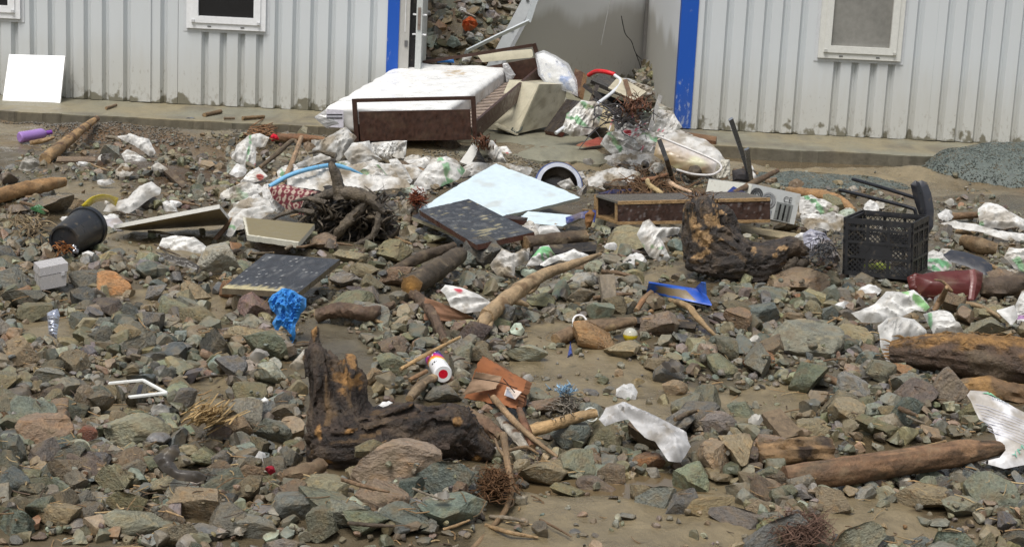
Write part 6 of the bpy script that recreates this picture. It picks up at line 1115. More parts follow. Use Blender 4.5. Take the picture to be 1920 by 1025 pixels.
plank('grey weathered plank end standing on rocks below the pale forked branch', [(1132, 572, .04), (1157, 568, .04), (1152, 513, .14), (1124, 515, .14)], .02, (.20, .165, .12), seed=11)
plank('muddy plank lying between rocks above the rotten log chunk', [(1468, 822, .03), (1508, 812, .04), (1462, 764, .09), (1428, 774, .08)], .03, (.18, .13, .08), seed=12)
plank('dark wet beam lying across rocks below the blue folder', [(1188, 605, .06), (1304, 616, .06), (1306, 604, .08), (1190, 594, .08)], .03, (.035, .028, .022), seed=13)
plank('charred plank edge below the dark wet log', [(1000, 478, .05), (1118, 470, .06), (1120, 452, .09), (1000, 462, .08)], .03, (.03, .026, .024), seed=14)
plank('pale muddy plank on the ground to the right of the dark stump', [(1380, 432, .04), (1500, 452, .02), (1512, 440, .03), (1390, 422, .06)], .03, (.28, .23, .14), seed=15)
plank('weathered thin board in front of the dark square rock', [(105, 302, .03), (180, 302, .04), (178, 294, .05), (108, 293, .05)], .02, (.17, .12, .08), seed=16)
plank('brown board slanting between the gravel and the white sack on the left', [(342, 352, .02), (352, 346, .03), (306, 306, .08), (298, 312, .07)], .02, (.10, .07, .045), seed=17)
plank('muddy flat board under the pot of rocks in front of the hollow box', [(1020, 470, .02), (1118, 452, .03), (1122, 420, .05), (1060, 430, .04)], .03, (.24, .2, .12), seed=18) if 0 else None

# ------------------------------------------------------------------ small finds
hose('garden_hose', 'pale blue hose arching behind the burgundy cloth', 'hose', [G(505, 350, .06), G(540, 330, .12), G(580, 317, .16), G(625, 310, .17), G(655, 318, .14), G(682, 332, .08)], .015, (.17, .42, .66))
bt = empty('bottle', G(60, 258, .03), 'purple plastic bottle with a white label lying at the left below the white board', 'bottle'); p0 = G(36, 258, .06); p1 = G(90, 249, .08); r = 10.5 * mpp(p0)
V, F = lathe(p0, p1, [(0, 0), (0, r * .8), (.04, r), (.78, r), (.9, r * .6), (.92, r * .4), (1, r * .4)], 24); t = ((V - p0) @ (p1 - p0)) / ((p1 - p0) @ (p1 - p0)); V = p0 + (V - p0) * [1, 1, 1]; mk('body', V, F, np.where(((t > .15) & (t < .72) & (V[:, 2] > .065))[:, None], (.66, .60, .76), (.34, .20, .50)), vmat('purple_plastic', .2, .05, 60, .1, .5), bt, 40)
V, F = lathe(lerp(p0, p1, .92), lerp(p0, p1, 1.12), [(0, r * .45), (1, r * .42), (1, 0)], 16); mk('cap', V, F, (.20, .06, .36), M_PLASTIC, bt, 40); exc((30, 245), (98, 243), (98, 262), (34, 268))
mb = MB(); f3_ = [G(204, 718, .10), G(268, 712, .12), G(312, 736, .10), G(242, 744, .10)]; exc((200, 710), (272, 706), (318, 733), (312, 740), (268, 716), (202, 724)); exc((238, 740), (316, 732), (316, 742), (240, 750))
for a, b, w_ in ((0, 1, .02), (1, 2, .014), (2, 3, .022)): V, F = bar(f3_[a], f3_[b], w_, .006); mb.add(V, F, (.72, .72, .68))
V, F = bar(f3_[1] - [0, .03, .01], f3_[2] - [.1, .0, .01], .016, .006); mb.add(V, F, (.03, .03, .035)); o = mb.build('broken_frame', M_PLASTIC); tag(o, 'broken white triangular plastic frame on the mud at left', 'plastic frame')
def ring(name, label, cat, px, py, z, rpx, tpx, c, tilt=.6, mat=None):
    P = G(px, py, z); m = mpp(P); n = nrm(np.array([.2, -1, tilt])); a = nrm(np.cross(n, (0, 0, 1))); b = np.cross(n, a); pts = [P + (a * math.cos(t) + b * math.sin(t)) * rpx * m for t in np.linspace(0, 2 * math.pi, 25)]
    V, F = tube(pts, [tpx * m], 8, 50, cap=False); return tag(mk(name, V, F, c, mat or M_PLASTIC, None, 60), label, cat)
ring('tape_ring', 'thin pale plastic ring around the torn end of the peeled branch', 'ring', 1108, 777, .10, 13, 1.6, (.62, .62, .56))
ring('plastic_ring', 'white plastic ring standing on the short grey-brown log', 'ring', 1087, 603, .085, 13, 2.0, (.74, .73, .72))
o, _ = rag('plastic_piece', 'white broken plastic piece inside the white ring', 'plastic piece', [(1070, 610), (1080, 606), (1092, 609), (1088, 613), (1074, 614)], mat=M_PLASTIC, mud=.02, tilt=60, thick=.02, fold=0, lift=.08, ex=False)
bu = empty('lamp_bulb', G(1182, 640, 0), 'clear round bulb half filled with yellow liquid beside the short log', 'bulb'); P = G(1182, 628, .05); m = mpp(P); r = 14 * m
th = np.linspace(0, math.pi, 12); V, F = lathe(P - [0, 0, r], P + [0, 0, r], [((1 - math.cos(t)) / 2, r * math.sin(t)) for t in th[:8]], 20); mk('liquid', V, F, (.55, .42, .02), vmat('yellow_liquid', .15, 0, 40, .1, .5), bu, 60)
V, F = lathe(P - [0, 0, r], P + [0, 0, r], [((1 - math.cos(t)) / 2, r * 1.02 * math.sin(t)) for t in th[6:]], 20); mk('glass', V, F, (.62, .62, .55), vmat('bulb_glass', .12, 0, 40, .05, .5, alpha=.6), bu, 60); exc((1165, 612), (1198, 612), (1198, 645), (1165, 645))
def tuft(name, label, cat, cx, cy, w_, h_, n, c, r0, z=.05, seed=1, up=.02, mat=None, curl=.5, ang=None, spread=math.pi):
    rr = random.Random(seed); mb = MB()
    for i in range(n):
        x, y = cx + rr.gauss(0, w_ * .22), cy + rr.gauss(0, h_ * .2); a = (ang + rr.uniform(-spread, spread)) if ang is not None else rr.uniform(0, 6.28); L = rr.uniform(.4, 1) * w_ * .55
        z0 = z + rr.uniform(-.02, up); P = [G(x, y, z0), G(x + L * .5 * math.cos(a), y - L * .5 * math.sin(a) * .7, z0 + rr.uniform(0, up)), G(x + L * math.cos(a + rr.uniform(-curl, curl)), y - L * math.sin(a + rr.uniform(-curl, curl)) * .7, max(.005, z0 + rr.uniform(-up, up)))]
        m = mpp(P[0]); r = r0 * rr.uniform(.6, 1.4) * m; V, F = tube(P, [r, r, r * .5], 4, 9); k = rr.uniform(.6, 1.4); mb.add(V, F, np.clip(np.asarray(c) * k, 0, 1))
    return tag(mb.build(name, mat or M_CLOTH), label, cat)
tuft('twine', 'frayed tuft of pale blue twine beside the brown cardboard case', 'twine', 1058, 735, 36, 30, 90, (.26, .42, .56), .7, .08, 2, .05, ang=1.2, spread=1.2)
tuft('root_tangle', 'grey fibrous net of roots and string under the blue twine', 'roots', 1065, 765, 50, 50, 110, (.24, .21, .17), 1.0, .06, 3, .05)
exc((335, 800), (350, 770), (425, 752), (430, 775), (370, 815)); tuft('straw', 'clump of dry tan straw lying to the left of the large stump', 'straw', 378, 785, 95, 45, 110, (.36, .25, .12), 1.5, .08, 4, .05, ang=.75, spread=.3, curl=.3)
tuft('root_fibres', 'pinkish-brown fibrous root clump at the bottom right edge', 'roots', 1502, 992, 85, 50, 620, (.14, .085, .062), .8, .035, 5, .035, curl=1.4)
tuft('root_fibres', 'brown fibrous root clump below the right end of the large stump', 'roots', 930, 905, 60, 60, 480, (.13, .07, .035), .8, .035, 6, .04, curl=1.4)
tuft('root_fibres', 'red-brown fibre clump beside the big green-printed sack', 'roots', 782, 370, 32, 30, 130, (.20, .06, .03), .9, .08, 7, .06)
tuft('root_fibres', 'orange-brown fibres spilling from the bottom of the black bucket', 'roots', 118, 462, 40, 22, 70, (.30, .13, .05), 1.0, .04, 8, .04)
tuft('wire_coil', 'tangle of thin black wire around the lavender film', 'wire', 1545, 465, 75, 60, 60, (.03, .03, .035), .9, .12, 9, .08, mat=M_PLASTIC, curl=1.5)
tuft('twig_heap', 'brown twig and root litter heaped behind the hollow box', 'twigs', 1215, 348, 150, 26, 130, (.15, .09, .05), 1.0, .08, 10, .035, curl=1.0)
tuft('twig_heap', 'twigs sprouting from the top of the dark stump', 'twigs', 1312, 372, 60, 24, 60, (.16, .10, .06), 1.1, .30, 11, .07)
tuft('twig_heap', 'dry roots and twigs beside the lower left of the black bucket', 'twigs', 60, 425, 90, 36, 60, (.20, .15, .09), 1.2, .03, 12, .025)
tuft('twig_heap', 'rusty twigs caught under the right corner of the footboard', 'twigs', 905, 272, 40, 30, 60, (.16, .07, .04), 1.1, .12, 13, .1, ang=1.5, spread=.5)
tuft('wire_coil', 'tangle of dark wire and straps across the front of the dark drawer unit', 'wire', 1160, 222, 130, 50, 36, (.035, .03, .03), 1.2, .38, 21, .06, mat=M_PLASTIC, curl=1.5)
tuft('twig_heap', 'rust-brown brush stuck upright in the doorway heap below the beige broken panel', 'twigs', 1190, 205, 60, 50, 70, (.16, .075, .045), 1.1, .42, 22, .10, ang=1.3, spread=.8)
rag('grey_cloth', 'dark wet cloth slumped between the white sack and the drawer unit in the doorway', 'cloth', [(1085, 250), (1110, 235), (1140, 242), (1150, 258), (1110, 262)], base=np.array([.045, .04, .036]), mud=.1, mat=M_CLOTH, tilt=35, thick=.08, Yd=13.5, ex=False)
rag('grey_cloth', 'dark muddy cloth caught under the right end of the beige broken panel', 'cloth', [(1195, 180), (1220, 178), (1232, 195), (1215, 212), (1198, 200)], base=np.array([.07, .06, .05]), mud=.2, mat=M_CLOTH, tilt=60, thick=.06, Yd=13.85, ex=False)
for k, (p_, q_, lb) in enumerate((((1095, 160, 14.2), (1190, 232, 13.4), 'dark rod slanting down across the front of the drawer unit'), ((1090, 240, 13.9), (1120, 160, 14.1), 'dark slat leaning beside the bagged pillow and small wooden drawer'), ((1200, 240, 13.5), (1172, 150, 13.9), 'brown slat standing up through the doorway sack heap'), ((1215, 255, 13.4), (1238, 180, 13.9), 'thin grey slat leaning on the lining beside the blue post'))):
    strip('slat', lb, 'slat', [D(*p_), D(*q_)], .035, .015, ((.03, .026, .024), (.05, .04, .035), (.14, .08, .045), (.28, .27, .25))[k], M_WOOD, (0, 1, 0))
# lumps of earth and bark in the sack zone
def lump(name, label, cat, px, py, w_, h_, c, lift=.0, seed=1, mat=None):
    P = G(px, py, lift); m = mpp(P); r = w_ * m / 2; hh = h_ * m / 2; cen = P + [0, r * .4, hh * .8]
    def f(X):
        q = (X - cen) / [r, r * .8, hh]; d = (np.linalg.norm(q, axis=1) - 1) * min(r, hh); return d + .22 * min(r, hh) * ridge(X * (1.6 / max(r, .02)) * .35 + seed, 3)
    V, F = sdf_mesh(f, cen - [r * 1.4, r * 1.2, hh * 1.5], cen + [r * 1.4, r * 1.2, hh * 1.5], max(.006, r / 14)); return tag(mk(name, V, F, wood_col(V, c, seed, .5), mat or M_BARK, None, 60), label, cat)
lump('bark_lump', 'brown rotten lump of wood under the white sack with the green end', 'wood', 752, 338, 44, 40, (.11, .07, .04), 0, 3)
lump('bark_lump', 'tan torn lump of wood left of the big green-printed sack', 'wood', 787, 335, 34, 26, (.20, .125, .065), 0, 4)
lump('burnt_log', 'charred log with orange edges under the right half of the bed', 'log', 838, 292, 56, 46, (.07, .042, .022), 0, 5)
lump('earth_lump', 'dark clod of earth on the litter beside the black strap', 'clod', 1300, 340, 40, 34, (.045, .036, .03), .04, 6)
lump('earth_lump', 'dark soil clod behind the left end of the hollow box', 'clod', 1155, 362, 60, 26, (.05, .04, .032), .06, 7)
lump('earth_lump', 'dark earthy clod right of the dark stump', 'clod', 1490, 512, 60, 46, (.05, .04, .032), 0, 8)
# ------------------------------------------------------------------ rocks: the 300 largest are things, the rest one body of rubble
from mathutils import Euler
rs = np.random.RandomState(21)
def ico(n):
    t = (1 + 5 ** .5) / 2; V = [(-1, t, 0), (1, t, 0), (-1, -t, 0), (1, -t, 0), (0, -1, t), (0, 1, t), (0, -1, -t), (0, 1, -t), (t, 0, -1), (t, 0, 1), (-t, 0, -1), (-t, 0, 1)]
    F = [(0, 11, 5), (0, 5, 1), (0, 1, 7), (0, 7, 10), (0, 10, 11), (1, 5, 9), (5, 11, 4), (11, 10, 2), (10, 7, 6), (7, 1, 8), (3, 9, 4), (3, 4, 2), (3, 2, 6), (3, 6, 8), (3, 8, 9), (4, 9, 5), (2, 4, 11), (6, 2, 10), (8, 6, 7), (9, 8, 1)]
    V = [tuple(nrm(v)) for v in V]
    for _ in range(n):
        mid = {}; F2 = []
        def m(a, b):
            k = (min(a, b), max(a, b))
            if k not in mid: V.append(tuple(nrm((np.array(V[a]) + np.array(V[b])) / 2))); mid[k] = len(V) - 1
            return mid[k]
        for a, b, c in F: x, y, z = m(a, b), m(b, c), m(c, a); F2 += [(a, x, z), (b, y, x), (c, z, y), (x, y, z)]
        F = F2
    return np.array(V), np.array(F)
def rock_shape(sub, seed, ncut, rnd=0.0):
    r = np.random.RandomState(seed); V, F = ico(sub); V = V.copy()
    for k in range(ncut):
        n = nrm(r.normal(size=3)); d = r.uniform(.34, .78) + rnd; s = V @ n - d; V = V - np.outer(np.maximum(s, 0), n)
    q = V + seed * 3.1
    V = V * (1 + .05 * fbm(q * 1.6, 3) + (.022 if sub > 3 else .012) * ridge(q * 5, 2) + (.012 * fbm(q * 14, 2) if sub > 3 else 0))[:, None]
    V = V - (V.max(0) + V.min(0)) / 2; V /= np.abs(V).max(0); return V, F
HI = [rock_shape(4, 100 + i, 9 + i % 7, .12 if i % 6 == 0 else 0) for i in range(36)]
LO = [rock_shape(2, 300 + i, 8 + i % 6) for i in range(28)]
MID = [rock_shape(3, 500 + i, 9 + i % 6) for i in range(24)]
PAL = {'grey-green': (.135, .140, .105), 'grey': (.135, .138, .130), 'blue-grey': (.100, .118, .122), 'tan': (.195, .155, .100), 'olive': (.150, .135, .085), 'brown': (.135, .098, .066), 'purple-brown': (.100, .075, .070), 'rust': (.20, .105, .045), 'orange-brown': (.27, .145, .050), 'dark grey': (.060, .062, .060), 'pale grey': (.23, .235, .21), 'brick-red': (.20, .07, .045)}
WARM = np.array([1.26, 1.22, 1.11])
PAL = {k: tuple(.72 * np.array(v) + .28 * np.array((.118, .108, .085))) for k, v in PAL.items()}
PK = ['grey-green', 'grey', 'blue-grey', 'tan', 'olive', 'brown', 'purple-brown', 'rust', 'dark grey', 'pale grey']
PW = np.array([.23, .20, .15, .10, .11, .09, .04, .01, .04, .05]); PW = PW / PW.sum()
# height raster of what already lies on the mud
RX0, RX1, RY0, RY1, RC = -3.4, 3.4, 4.4, 13.6, .0125
nX, nY = int((RX1 - RX0) / RC), int((RY1 - RY0) / RC)
cx_, cy_ = np.meshgrid(RX0 + (np.arange(nX) + .5) * RC, RY0 + (np.arange(nY) + .5) * RC)
GZ = hgt(cx_.ravel(), cy_.ravel()).reshape(nY, nX); HM = GZ.copy()
Cc = np.stack([cx_.ravel(), cy_.ravel(), GZ.ravel()], -1); pp = proj(Cc); BLK_ = np.zeros(len(Cc), bool)
for p in EXC:
    pa = np.array(p); lo, hi = pa.min(0), pa.max(0); k = np.nonzero((pp[:, 0] > lo[0]) & (pp[:, 0] < hi[0]) & (pp[:, 1] > lo[1]) & (pp[:, 1] < hi[1]))[0]
    if len(k): BLK_[k] |= inpoly(pp[k, 0], pp[k, 1], p)
BLK_ = BLK_.reshape(nY, nX); MUDM = inmud(pp[:, 0], pp[:, 1]).reshape(nY, nX)
rocks = []          # (pos, rx, ry, rz, rotz, tilt, colour, proto kind, named)
OCC = np.zeros((nY, nX), bool)
_yy, _xx = np.mgrid[0:1025:4, 0:1920:4]; SEEN = np.zeros(_xx.shape, bool)      # where other things stand in view: no tall stone may lean in front of them
for p in EXC: SEEN |= inpoly(_xx, _yy, p)
def hides(x, y, rx, rz):
    z = gz(x, y) + rz * 1.5
    for dx in (-.6, 0, .6):
        u, v = proj(np.array([x + dx * rx, y, z]))
        if 0 <= u < 1916 and 0 <= v < 1021 and SEEN[int(v) // 4, int(u) // 4]: return True
    return False
def put(x, y, rx, ry, rz, rot, col, named=False, force=False, overlap=.45, sink=.28):
    R = max(rx, ry); i0, i1 = int((x - R - RX0) / RC), int((x + R - RX0) / RC) + 1; j0, j1 = int((y - R - RY0) / RC), int((y + R - RY0) / RC) + 1
    if i0 < 0 or j0 < 0 or i1 >= nX or j1 >= nY: return False
    X, Y = cx_[j0:j1, i0:i1] - x, cy_[j0:j1, i0:i1] - y; c, s = math.cos(rot), math.sin(rot); e = ((X * c + Y * s) / rx) ** 2 + ((-X * s + Y * c) / ry) ** 2; k = e < 1
    if k.sum() == 0: k = e <= e.min()
    if not force:
        if BLK_[j0:j1, i0:i1][k].mean() > .12: return False
        if OCC[j0:j1, i0:i1][e < .7].mean() > overlap if (e < .7).any() else OCC[j0:j1, i0:i1][k].any() and overlap < .99: return False
    hk = HM[j0:j1, i0:i1][k]; base = .6 * hk.min() + .4 * hk.mean(); z = base + rz * (1 - 2 * sink * (.6 + .8 * rs.rand()))
    z = min(z, GZ[j0:j1, i0:i1][k].mean() + .14 + rz)
    top = z + rz * .75 * np.sqrt(np.clip(1 - e, 0, 1)); HM[j0:j1, i0:i1] = np.where(k, np.maximum(HM[j0:j1, i0:i1], top), HM[j0:j1, i0:i1]); OCC[j0:j1, i0:i1] |= e < .75
    rocks.append((np.array([x, y, z]), rx, ry, rz, rot, rs.uniform(-.28, .28, 2), col, named)); return True
# rocks one can pick out in the photograph: (px centre, py base, width px, height px, colour)
NAMED = [(745, 945, 160, 98, 'tan'), (832, 958, 100, 78, 'blue-grey'), (252, 848, 118, 62, 'grey-green'), (1523, 692, 138, 66, 'grey-green'), (215, 555, 76, 40, 'orange-brown'), (408, 540, 84, 66, 'pale grey'), (1776, 800, 58, 84, 'purple-brown'), (1720, 800, 78, 62, 'purple-brown'), (1692, 838, 52, 74, 'blue-grey'), (1828, 830, 44, 88, 'olive'),
 (85, 860, 92, 62, 'brown'), (22, 1020, 74, 60, 'blue-grey'), (160, 985, 56, 40, 'grey'), (300, 905, 60, 44, 'grey-green'), (480, 1020, 90, 46, 'pale grey'), (560, 1000, 84, 60, 'blue-grey'), (680, 1030, 84, 50, 'grey-green'), (690, 925, 50, 36, 'tan'), (470, 905, 66, 40, 'brown'), (420, 940, 70, 50, 'grey'), (300, 945, 66, 40, 'tan'), (215, 935, 70, 50, 'tan'), (60, 960, 60, 44, 'olive'), (335, 970, 82, 55, 'pale grey'), (238, 990, 74, 62, 'tan'), (250, 1018, 110, 60, 'grey-green'), (110, 1010, 78, 60, 'tan'), (600, 1015, 110, 62, 'grey-green'), (708, 992, 100, 56, 'tan'), (850, 1020, 110, 66, 'blue-grey'), (755, 1022, 92, 54, 'grey'), (610, 968, 74, 52, 'grey-green'), (38, 705, 76, 60, 'tan'), (95, 718, 52, 36, 'grey-green'), (140, 716, 70, 52, 'brown'),
 (370, 612, 82, 46, 'tan'), (432, 722, 62, 46, 'grey'), (505, 738, 60, 56, 'pale grey'), (470, 770, 66, 54, 'tan'), (455, 812, 70, 58, 'grey-green'), (510, 835, 70, 46, 'grey'), (430, 574, 46, 40, 'rust'), (350, 582, 50, 46, 'olive'), (235, 600, 50, 46, 'blue-grey'), (290, 562, 56, 30, 'blue-grey'), (175, 612, 42, 40, 'tan'), (35, 585, 80, 44, 'dark grey'), (60, 605, 70, 40, 'olive'), (160, 548, 60, 40, 'dark grey'),
 (660, 600, 90, 40, 'olive'), (690, 625, 90, 44, 'grey'), (640, 620, 60, 34, 'pale grey'), (655, 506, 66, 36, 'olive'), (680, 530, 60, 34, 'tan'), (738, 500, 72, 48, 'olive'), (645, 560, 62, 36, 'grey'), (695, 572, 44, 46, 'olive'), (740, 555, 70, 40, 'brown'), (735, 715, 60, 52, 'grey-green'), (735, 680, 66, 40, 'brown'), (700, 738, 40, 40, 'tan'), (830, 760, 70, 36, 'grey'), (600, 480, 66, 34, 'brown'), (515, 480, 84, 34, 'purple-brown'), (566, 470, 60, 36, 'olive'),
 (985, 685, 84, 34, 'pale grey'), (905, 690, 50, 40, 'olive'), (1115, 668, 96, 50, 'rust'), (1235, 652, 84, 50, 'brown'), (1165, 682, 76, 34, 'tan'), (1254, 722, 64, 42, 'grey'), (1352, 712, 84, 38, 'grey-green'), (1265, 745, 56, 34, 'tan'), (1420, 710, 70, 46, 'rust'), (1395, 800, 64, 46, 'grey-green'), (1270, 832, 66, 50, 'grey'), (1065, 850, 70, 56, 'blue-grey'), (1137, 850, 66, 56, 'olive'), (1208, 855, 76, 54, 'brown'), (1022, 905, 100, 50, 'olive'), (1080, 905, 70, 58, 'grey-green'), (1124, 925, 80, 34, 'purple-brown'), (1060, 935, 60, 30, 'olive'), (1296, 935, 62, 62, 'grey-green'), (1228, 963, 68, 46, 'blue-grey'), (1325, 975, 90, 40, 'tan'), (1385, 1000, 100, 38, 'grey'), (1215, 888, 60, 34, 'rust'),
 (1570, 800, 70, 56, 'brown'), (1595, 822, 90, 54, 'tan'), (1640, 846, 74, 42, 'olive'), (1600, 765, 70, 40, 'grey'), (1690, 735, 52, 36, 'rust'), (1650, 745, 60, 44, 'grey-green'), (1620, 790, 40, 34, 'olive'), (1735, 964, 96, 50, 'tan'), (1805, 980, 66, 40, 'pale grey'), (1868, 970, 90, 72, 'grey-green'), (1775, 935, 50, 36, 'blue-grey'), (1688, 905, 44, 34, 'olive'), (1822, 905, 46, 40, 'grey'), (1505, 955, 46, 32, 'pale grey'), (1560, 970, 70, 44, 'tan'), (1445, 880, 60, 50, 'tan'), (1395, 900, 50, 50, 'purple-brown'), (1525, 830, 60, 34, 'olive'), (1605, 905, 40, 34, 'olive'), (1465, 660, 56, 40, 'purple-brown'), (1432, 612, 70, 44, 'blue-grey'), (1385, 640, 56, 56, 'brown'), (1370, 600, 50, 32, 'grey'), (1500, 555, 120, 46, 'tan'), (1445, 580, 60, 30, 'blue-grey'), (1525, 580, 50, 36, 'tan'), (1555, 612, 44, 42, 'blue-grey'), (1248, 588, 46, 42, 'grey-green'), (1268, 600, 44, 32, 'tan'), (1180, 480, 110, 60, 'olive'), (1152, 605, 50, 44, 'brown'), (1090, 560, 60, 40, 'pale grey'), (1085, 580, 60, 30, 'brown'), (945, 640, 46, 62, 'blue-grey'), (1010, 590, 66, 30, 'olive'), (880, 510, 44, 40, 'blue-grey'), (905, 515, 80, 66, 'dark grey'), (205, 306, 42, 36, 'blue-grey'), (80, 410, 110, 36, 'grey-green'), (140, 402, 50, 26, 'tan'), (275, 410, 50, 44, 'dark grey'), (20, 960, 60, 50, 'blue-grey'), (22, 900, 54, 64, 'blue-grey'), (175, 885, 80, 34, 'pale grey'), (130, 905, 66, 46, 'blue-grey'), (160, 850, 44, 40, 'brick-red'), (410, 835, 44, 32, 'purple-brown'), (370, 990, 100, 56, 'tan'), (430, 1015, 90, 50, 'grey'), (460, 960, 60, 56, 'olive'), (545, 985, 50, 60, 'brown'), (640, 1020, 70, 44, 'pale grey'), (1745, 560, 40, 44, 'brown'), (1785, 605, 50, 54, 'brown'), (1860, 615, 66, 40, 'olive'), (1890, 570, 90, 50, 'brown'), (1840, 632, 80, 36, 'grey-green'), (1540, 440, 60, 30, 'tan'), (1560, 412, 46, 44, 'olive'), (1475, 440, 50, 30, 'brown')]
GROUPR = 'loose rocks across the mud'
for i, (px, py, wpx, hpx, cn) in enumerate(NAMED):
    P = G(px, py - hpx * .25, 0); m = mpp(P); rx = wpx * m / 2; ry = rx * rs.uniform(.6, .85); rz = max(.3 * rx, min(hpx * m * .5, rx * 1.4)); y = P[1] + ry * .35
    if py > 780: rx, ry, rz = rx * 1.14, ry * 1.14, rz * 1.1
    put(P[0], y, rx, ry, rz, rs.uniform(-.5, .5), cn, True, True, sink=.12)
    if wpx > 55: SEEN |= ((_xx - px) / (wpx * .42)) ** 2 + ((_yy - (py - hpx * .55)) / (hpx * .42)) ** 2 < 1
def scatter(n, smin, smax, overlap, mudp, flatm, seed):
    r = np.random.RandomState(seed); k = 0
    for _ in range(n):
        py = 1025 - (1025 - 268) * r.rand() ** .82 + 40 * (r.rand() < .12); px = r.uniform(-60, 1980)
        if py > 1100: continue
        P = G(px, py, 0)
        if P[1] > 13.25 or (P[1] > 12.5 and -.8 < P[0] < 1.4) or (P[1] > 12.2 and P[0] > 1.4 and r.rand() < .75): continue
        u = r.rand(); s = smin * (smax / smin) ** (u ** 1.6)
        far = sstep(8.5, 12, P[1]); s *= 1 - .42 * far
        j, i = int((P[1] - RY0) / RC), int((P[0] - RX0) / RC)
        if not (0 <= i < nX and 0 <= j < nY): continue
        if MUDM[j, i] and r.rand() > mudp: continue
        if s > .028 and hides(P[0], P[1], s, s * .65) and r.rand() < .88: continue
        el = r.uniform(.48, .95); k += put(P[0], P[1], s, s * el, s * r.uniform(.42, .95), r.uniform(0, 6.28), PK[r.choice(len(PK), p=PW)], overlap=overlap, sink=.20)
    return k
scatter(1900, .048, .105, .22, .0, 1, 1); scatter(14000, .026, .058, .45, .02, 1, 2); scatter(15000, .012, .030, .6, .07, 1, 3); scatter(14000, .005, .014, .85, .14, 1, 4)
# visible size decides which are things of their own
def px_area(r): return (r[1] * r[3]) / mpp(r[0]) ** 2
def onscreen(r):
    p = proj(r[0]); return -25 < p[0] < 1945 and 0 < p[1] < 1050
ordr = sorted([i for i, r in enumerate(rocks) if onscreen(r)], key=lambda i: (-1e6 if rocks[i][7] else 0) - px_area(rocks[i]))
big = ordr[:300]; bigset = set(big)
def rotm(r):
    return np.array(Euler((r[5][0], r[5][1], r[4])).to_matrix())
# landmarks that the labels lean on
LM = []
for o in bpy.data.objects:
    if o.parent is None and 'label' in o and o['category'] not in ('cabin', 'wrecked cabin', 'rock', 'litter'):
        c = np.array(o.location); p = proj(c + [0, 0, .02]); LM.append((o['label'], c, p))
LMN = {}
def short(lb):
    for sp in (' lying', ' leaning', ' standing', ' with', ' in ', ' beside', ' behind', ' below', ' on ', ' at ', ' over', ' under', ' stuffed', ' propped', ' hanging', ' pointing', ' draped', ' wedged', ' between', ' above', ' left', ' right', ' trailing', ' dropped', ' sticking', ' arching', ' showing', ' poking', ' bunched', ' tangled', ' spreading', ' caught', ' sagging', ' running', ' bulging', ' slumped', ' crumpled', ' across', ' half', ' burst', ' thrown', ' crushed', ' pushed', ' spread', ' still', ' around', ' crossing', ' tucked', ' wrapped', ' heaped', ' near', ' to the', ' to '): 
        k = lb.find(sp)
        if k > 0: lb = lb[:k]
    return lb
names = [short(l[0]) for l in LM]; uniq = [(n, c, p) for n, (l, c, p) in zip(names, LM) if names.count(n) == 1 and 2 <= len(n.split()) <= 4]
meshes = []
for V, F in HI:
    me = bpy.data.meshes.new('rock'); me.from_pydata(V.tolist(), [], F.tolist()); me.polygons.foreach_set('use_smooth', [True] * len(F)); me.set_sharp_from_angle(angle=math.radians(38)); me.materials.append(M_ROCK); meshes.append(me)
used = set(o['label'] for o in bpy.data.objects if 'label' in o)
def side(dx, dy):
    a = math.degrees(math.atan2(-dy, dx)); s = 'right of' if -35 < a < 35 else 'left of' if abs(a) > 145 else 'behind' if a > 0 else 'in front of'; return s
def label_for(p, full, brief):
    cand = sorted(uniq, key=lambda u: np.hypot(u[2][0] - p[0], (u[2][1] - p[1]) * 1.3))
    for q in cand[:6]:
        dx, dy = p[0] - q[2][0], p[1] - q[2][1]; dist = np.hypot(dx, dy); adv = 'close ' if dist < 90 else '' if dist < 200 else 'well '
        t = f"{full} {adv}{side(dx, dy)} the {q[0]}"
        if t not in used: used.add(t); return t
    for q in [(a, b) for a in cand[:8] for b in cand[:8] if a[0] != b[0]]:
        t = f"{brief} between the {q[0][0]} and the {q[1][0]}"
        if t not in used and len(t.split()) <= 16: used.add(t); return t
SZ = lambda s: 'fist-sized' if s < .055 else 'medium' if s < .08 else 'large' if s < .115 else 'very large'
for n_, i in enumerate(big):
    r = rocks[i]; o = bpy.data.objects.new('rock', meshes[(i * 7 + n_) % len(meshes)]); COL.objects.link(o); o.location = r[0]; o.scale = (r[1], r[2], r[3]); o.rotation_euler = (r[5][0], r[5][1], r[4])
    v = rs.uniform(1.0, 1.75) if r[7] else rs.uniform(.75, 1.6); c = np.array(PAL[r[6]]) * WARM * v * (1 + rs.uniform(-.08, .08, 3)); o.color = (*c, 1)
    p = proj(r[0]); shp = 'flat' if r[3] < .45 * r[1] else 'blocky' if r[2] > .85 * r[1] else 'long' if r[2] < .66 * r[1] else 'angular'
    lab = label_for(p, f'{SZ(r[1])} {shp} {r[6]} rock', f'{shp} {r[6]} rock')
    used.add(lab); tag(o, lab, 'rock', GROUPR)
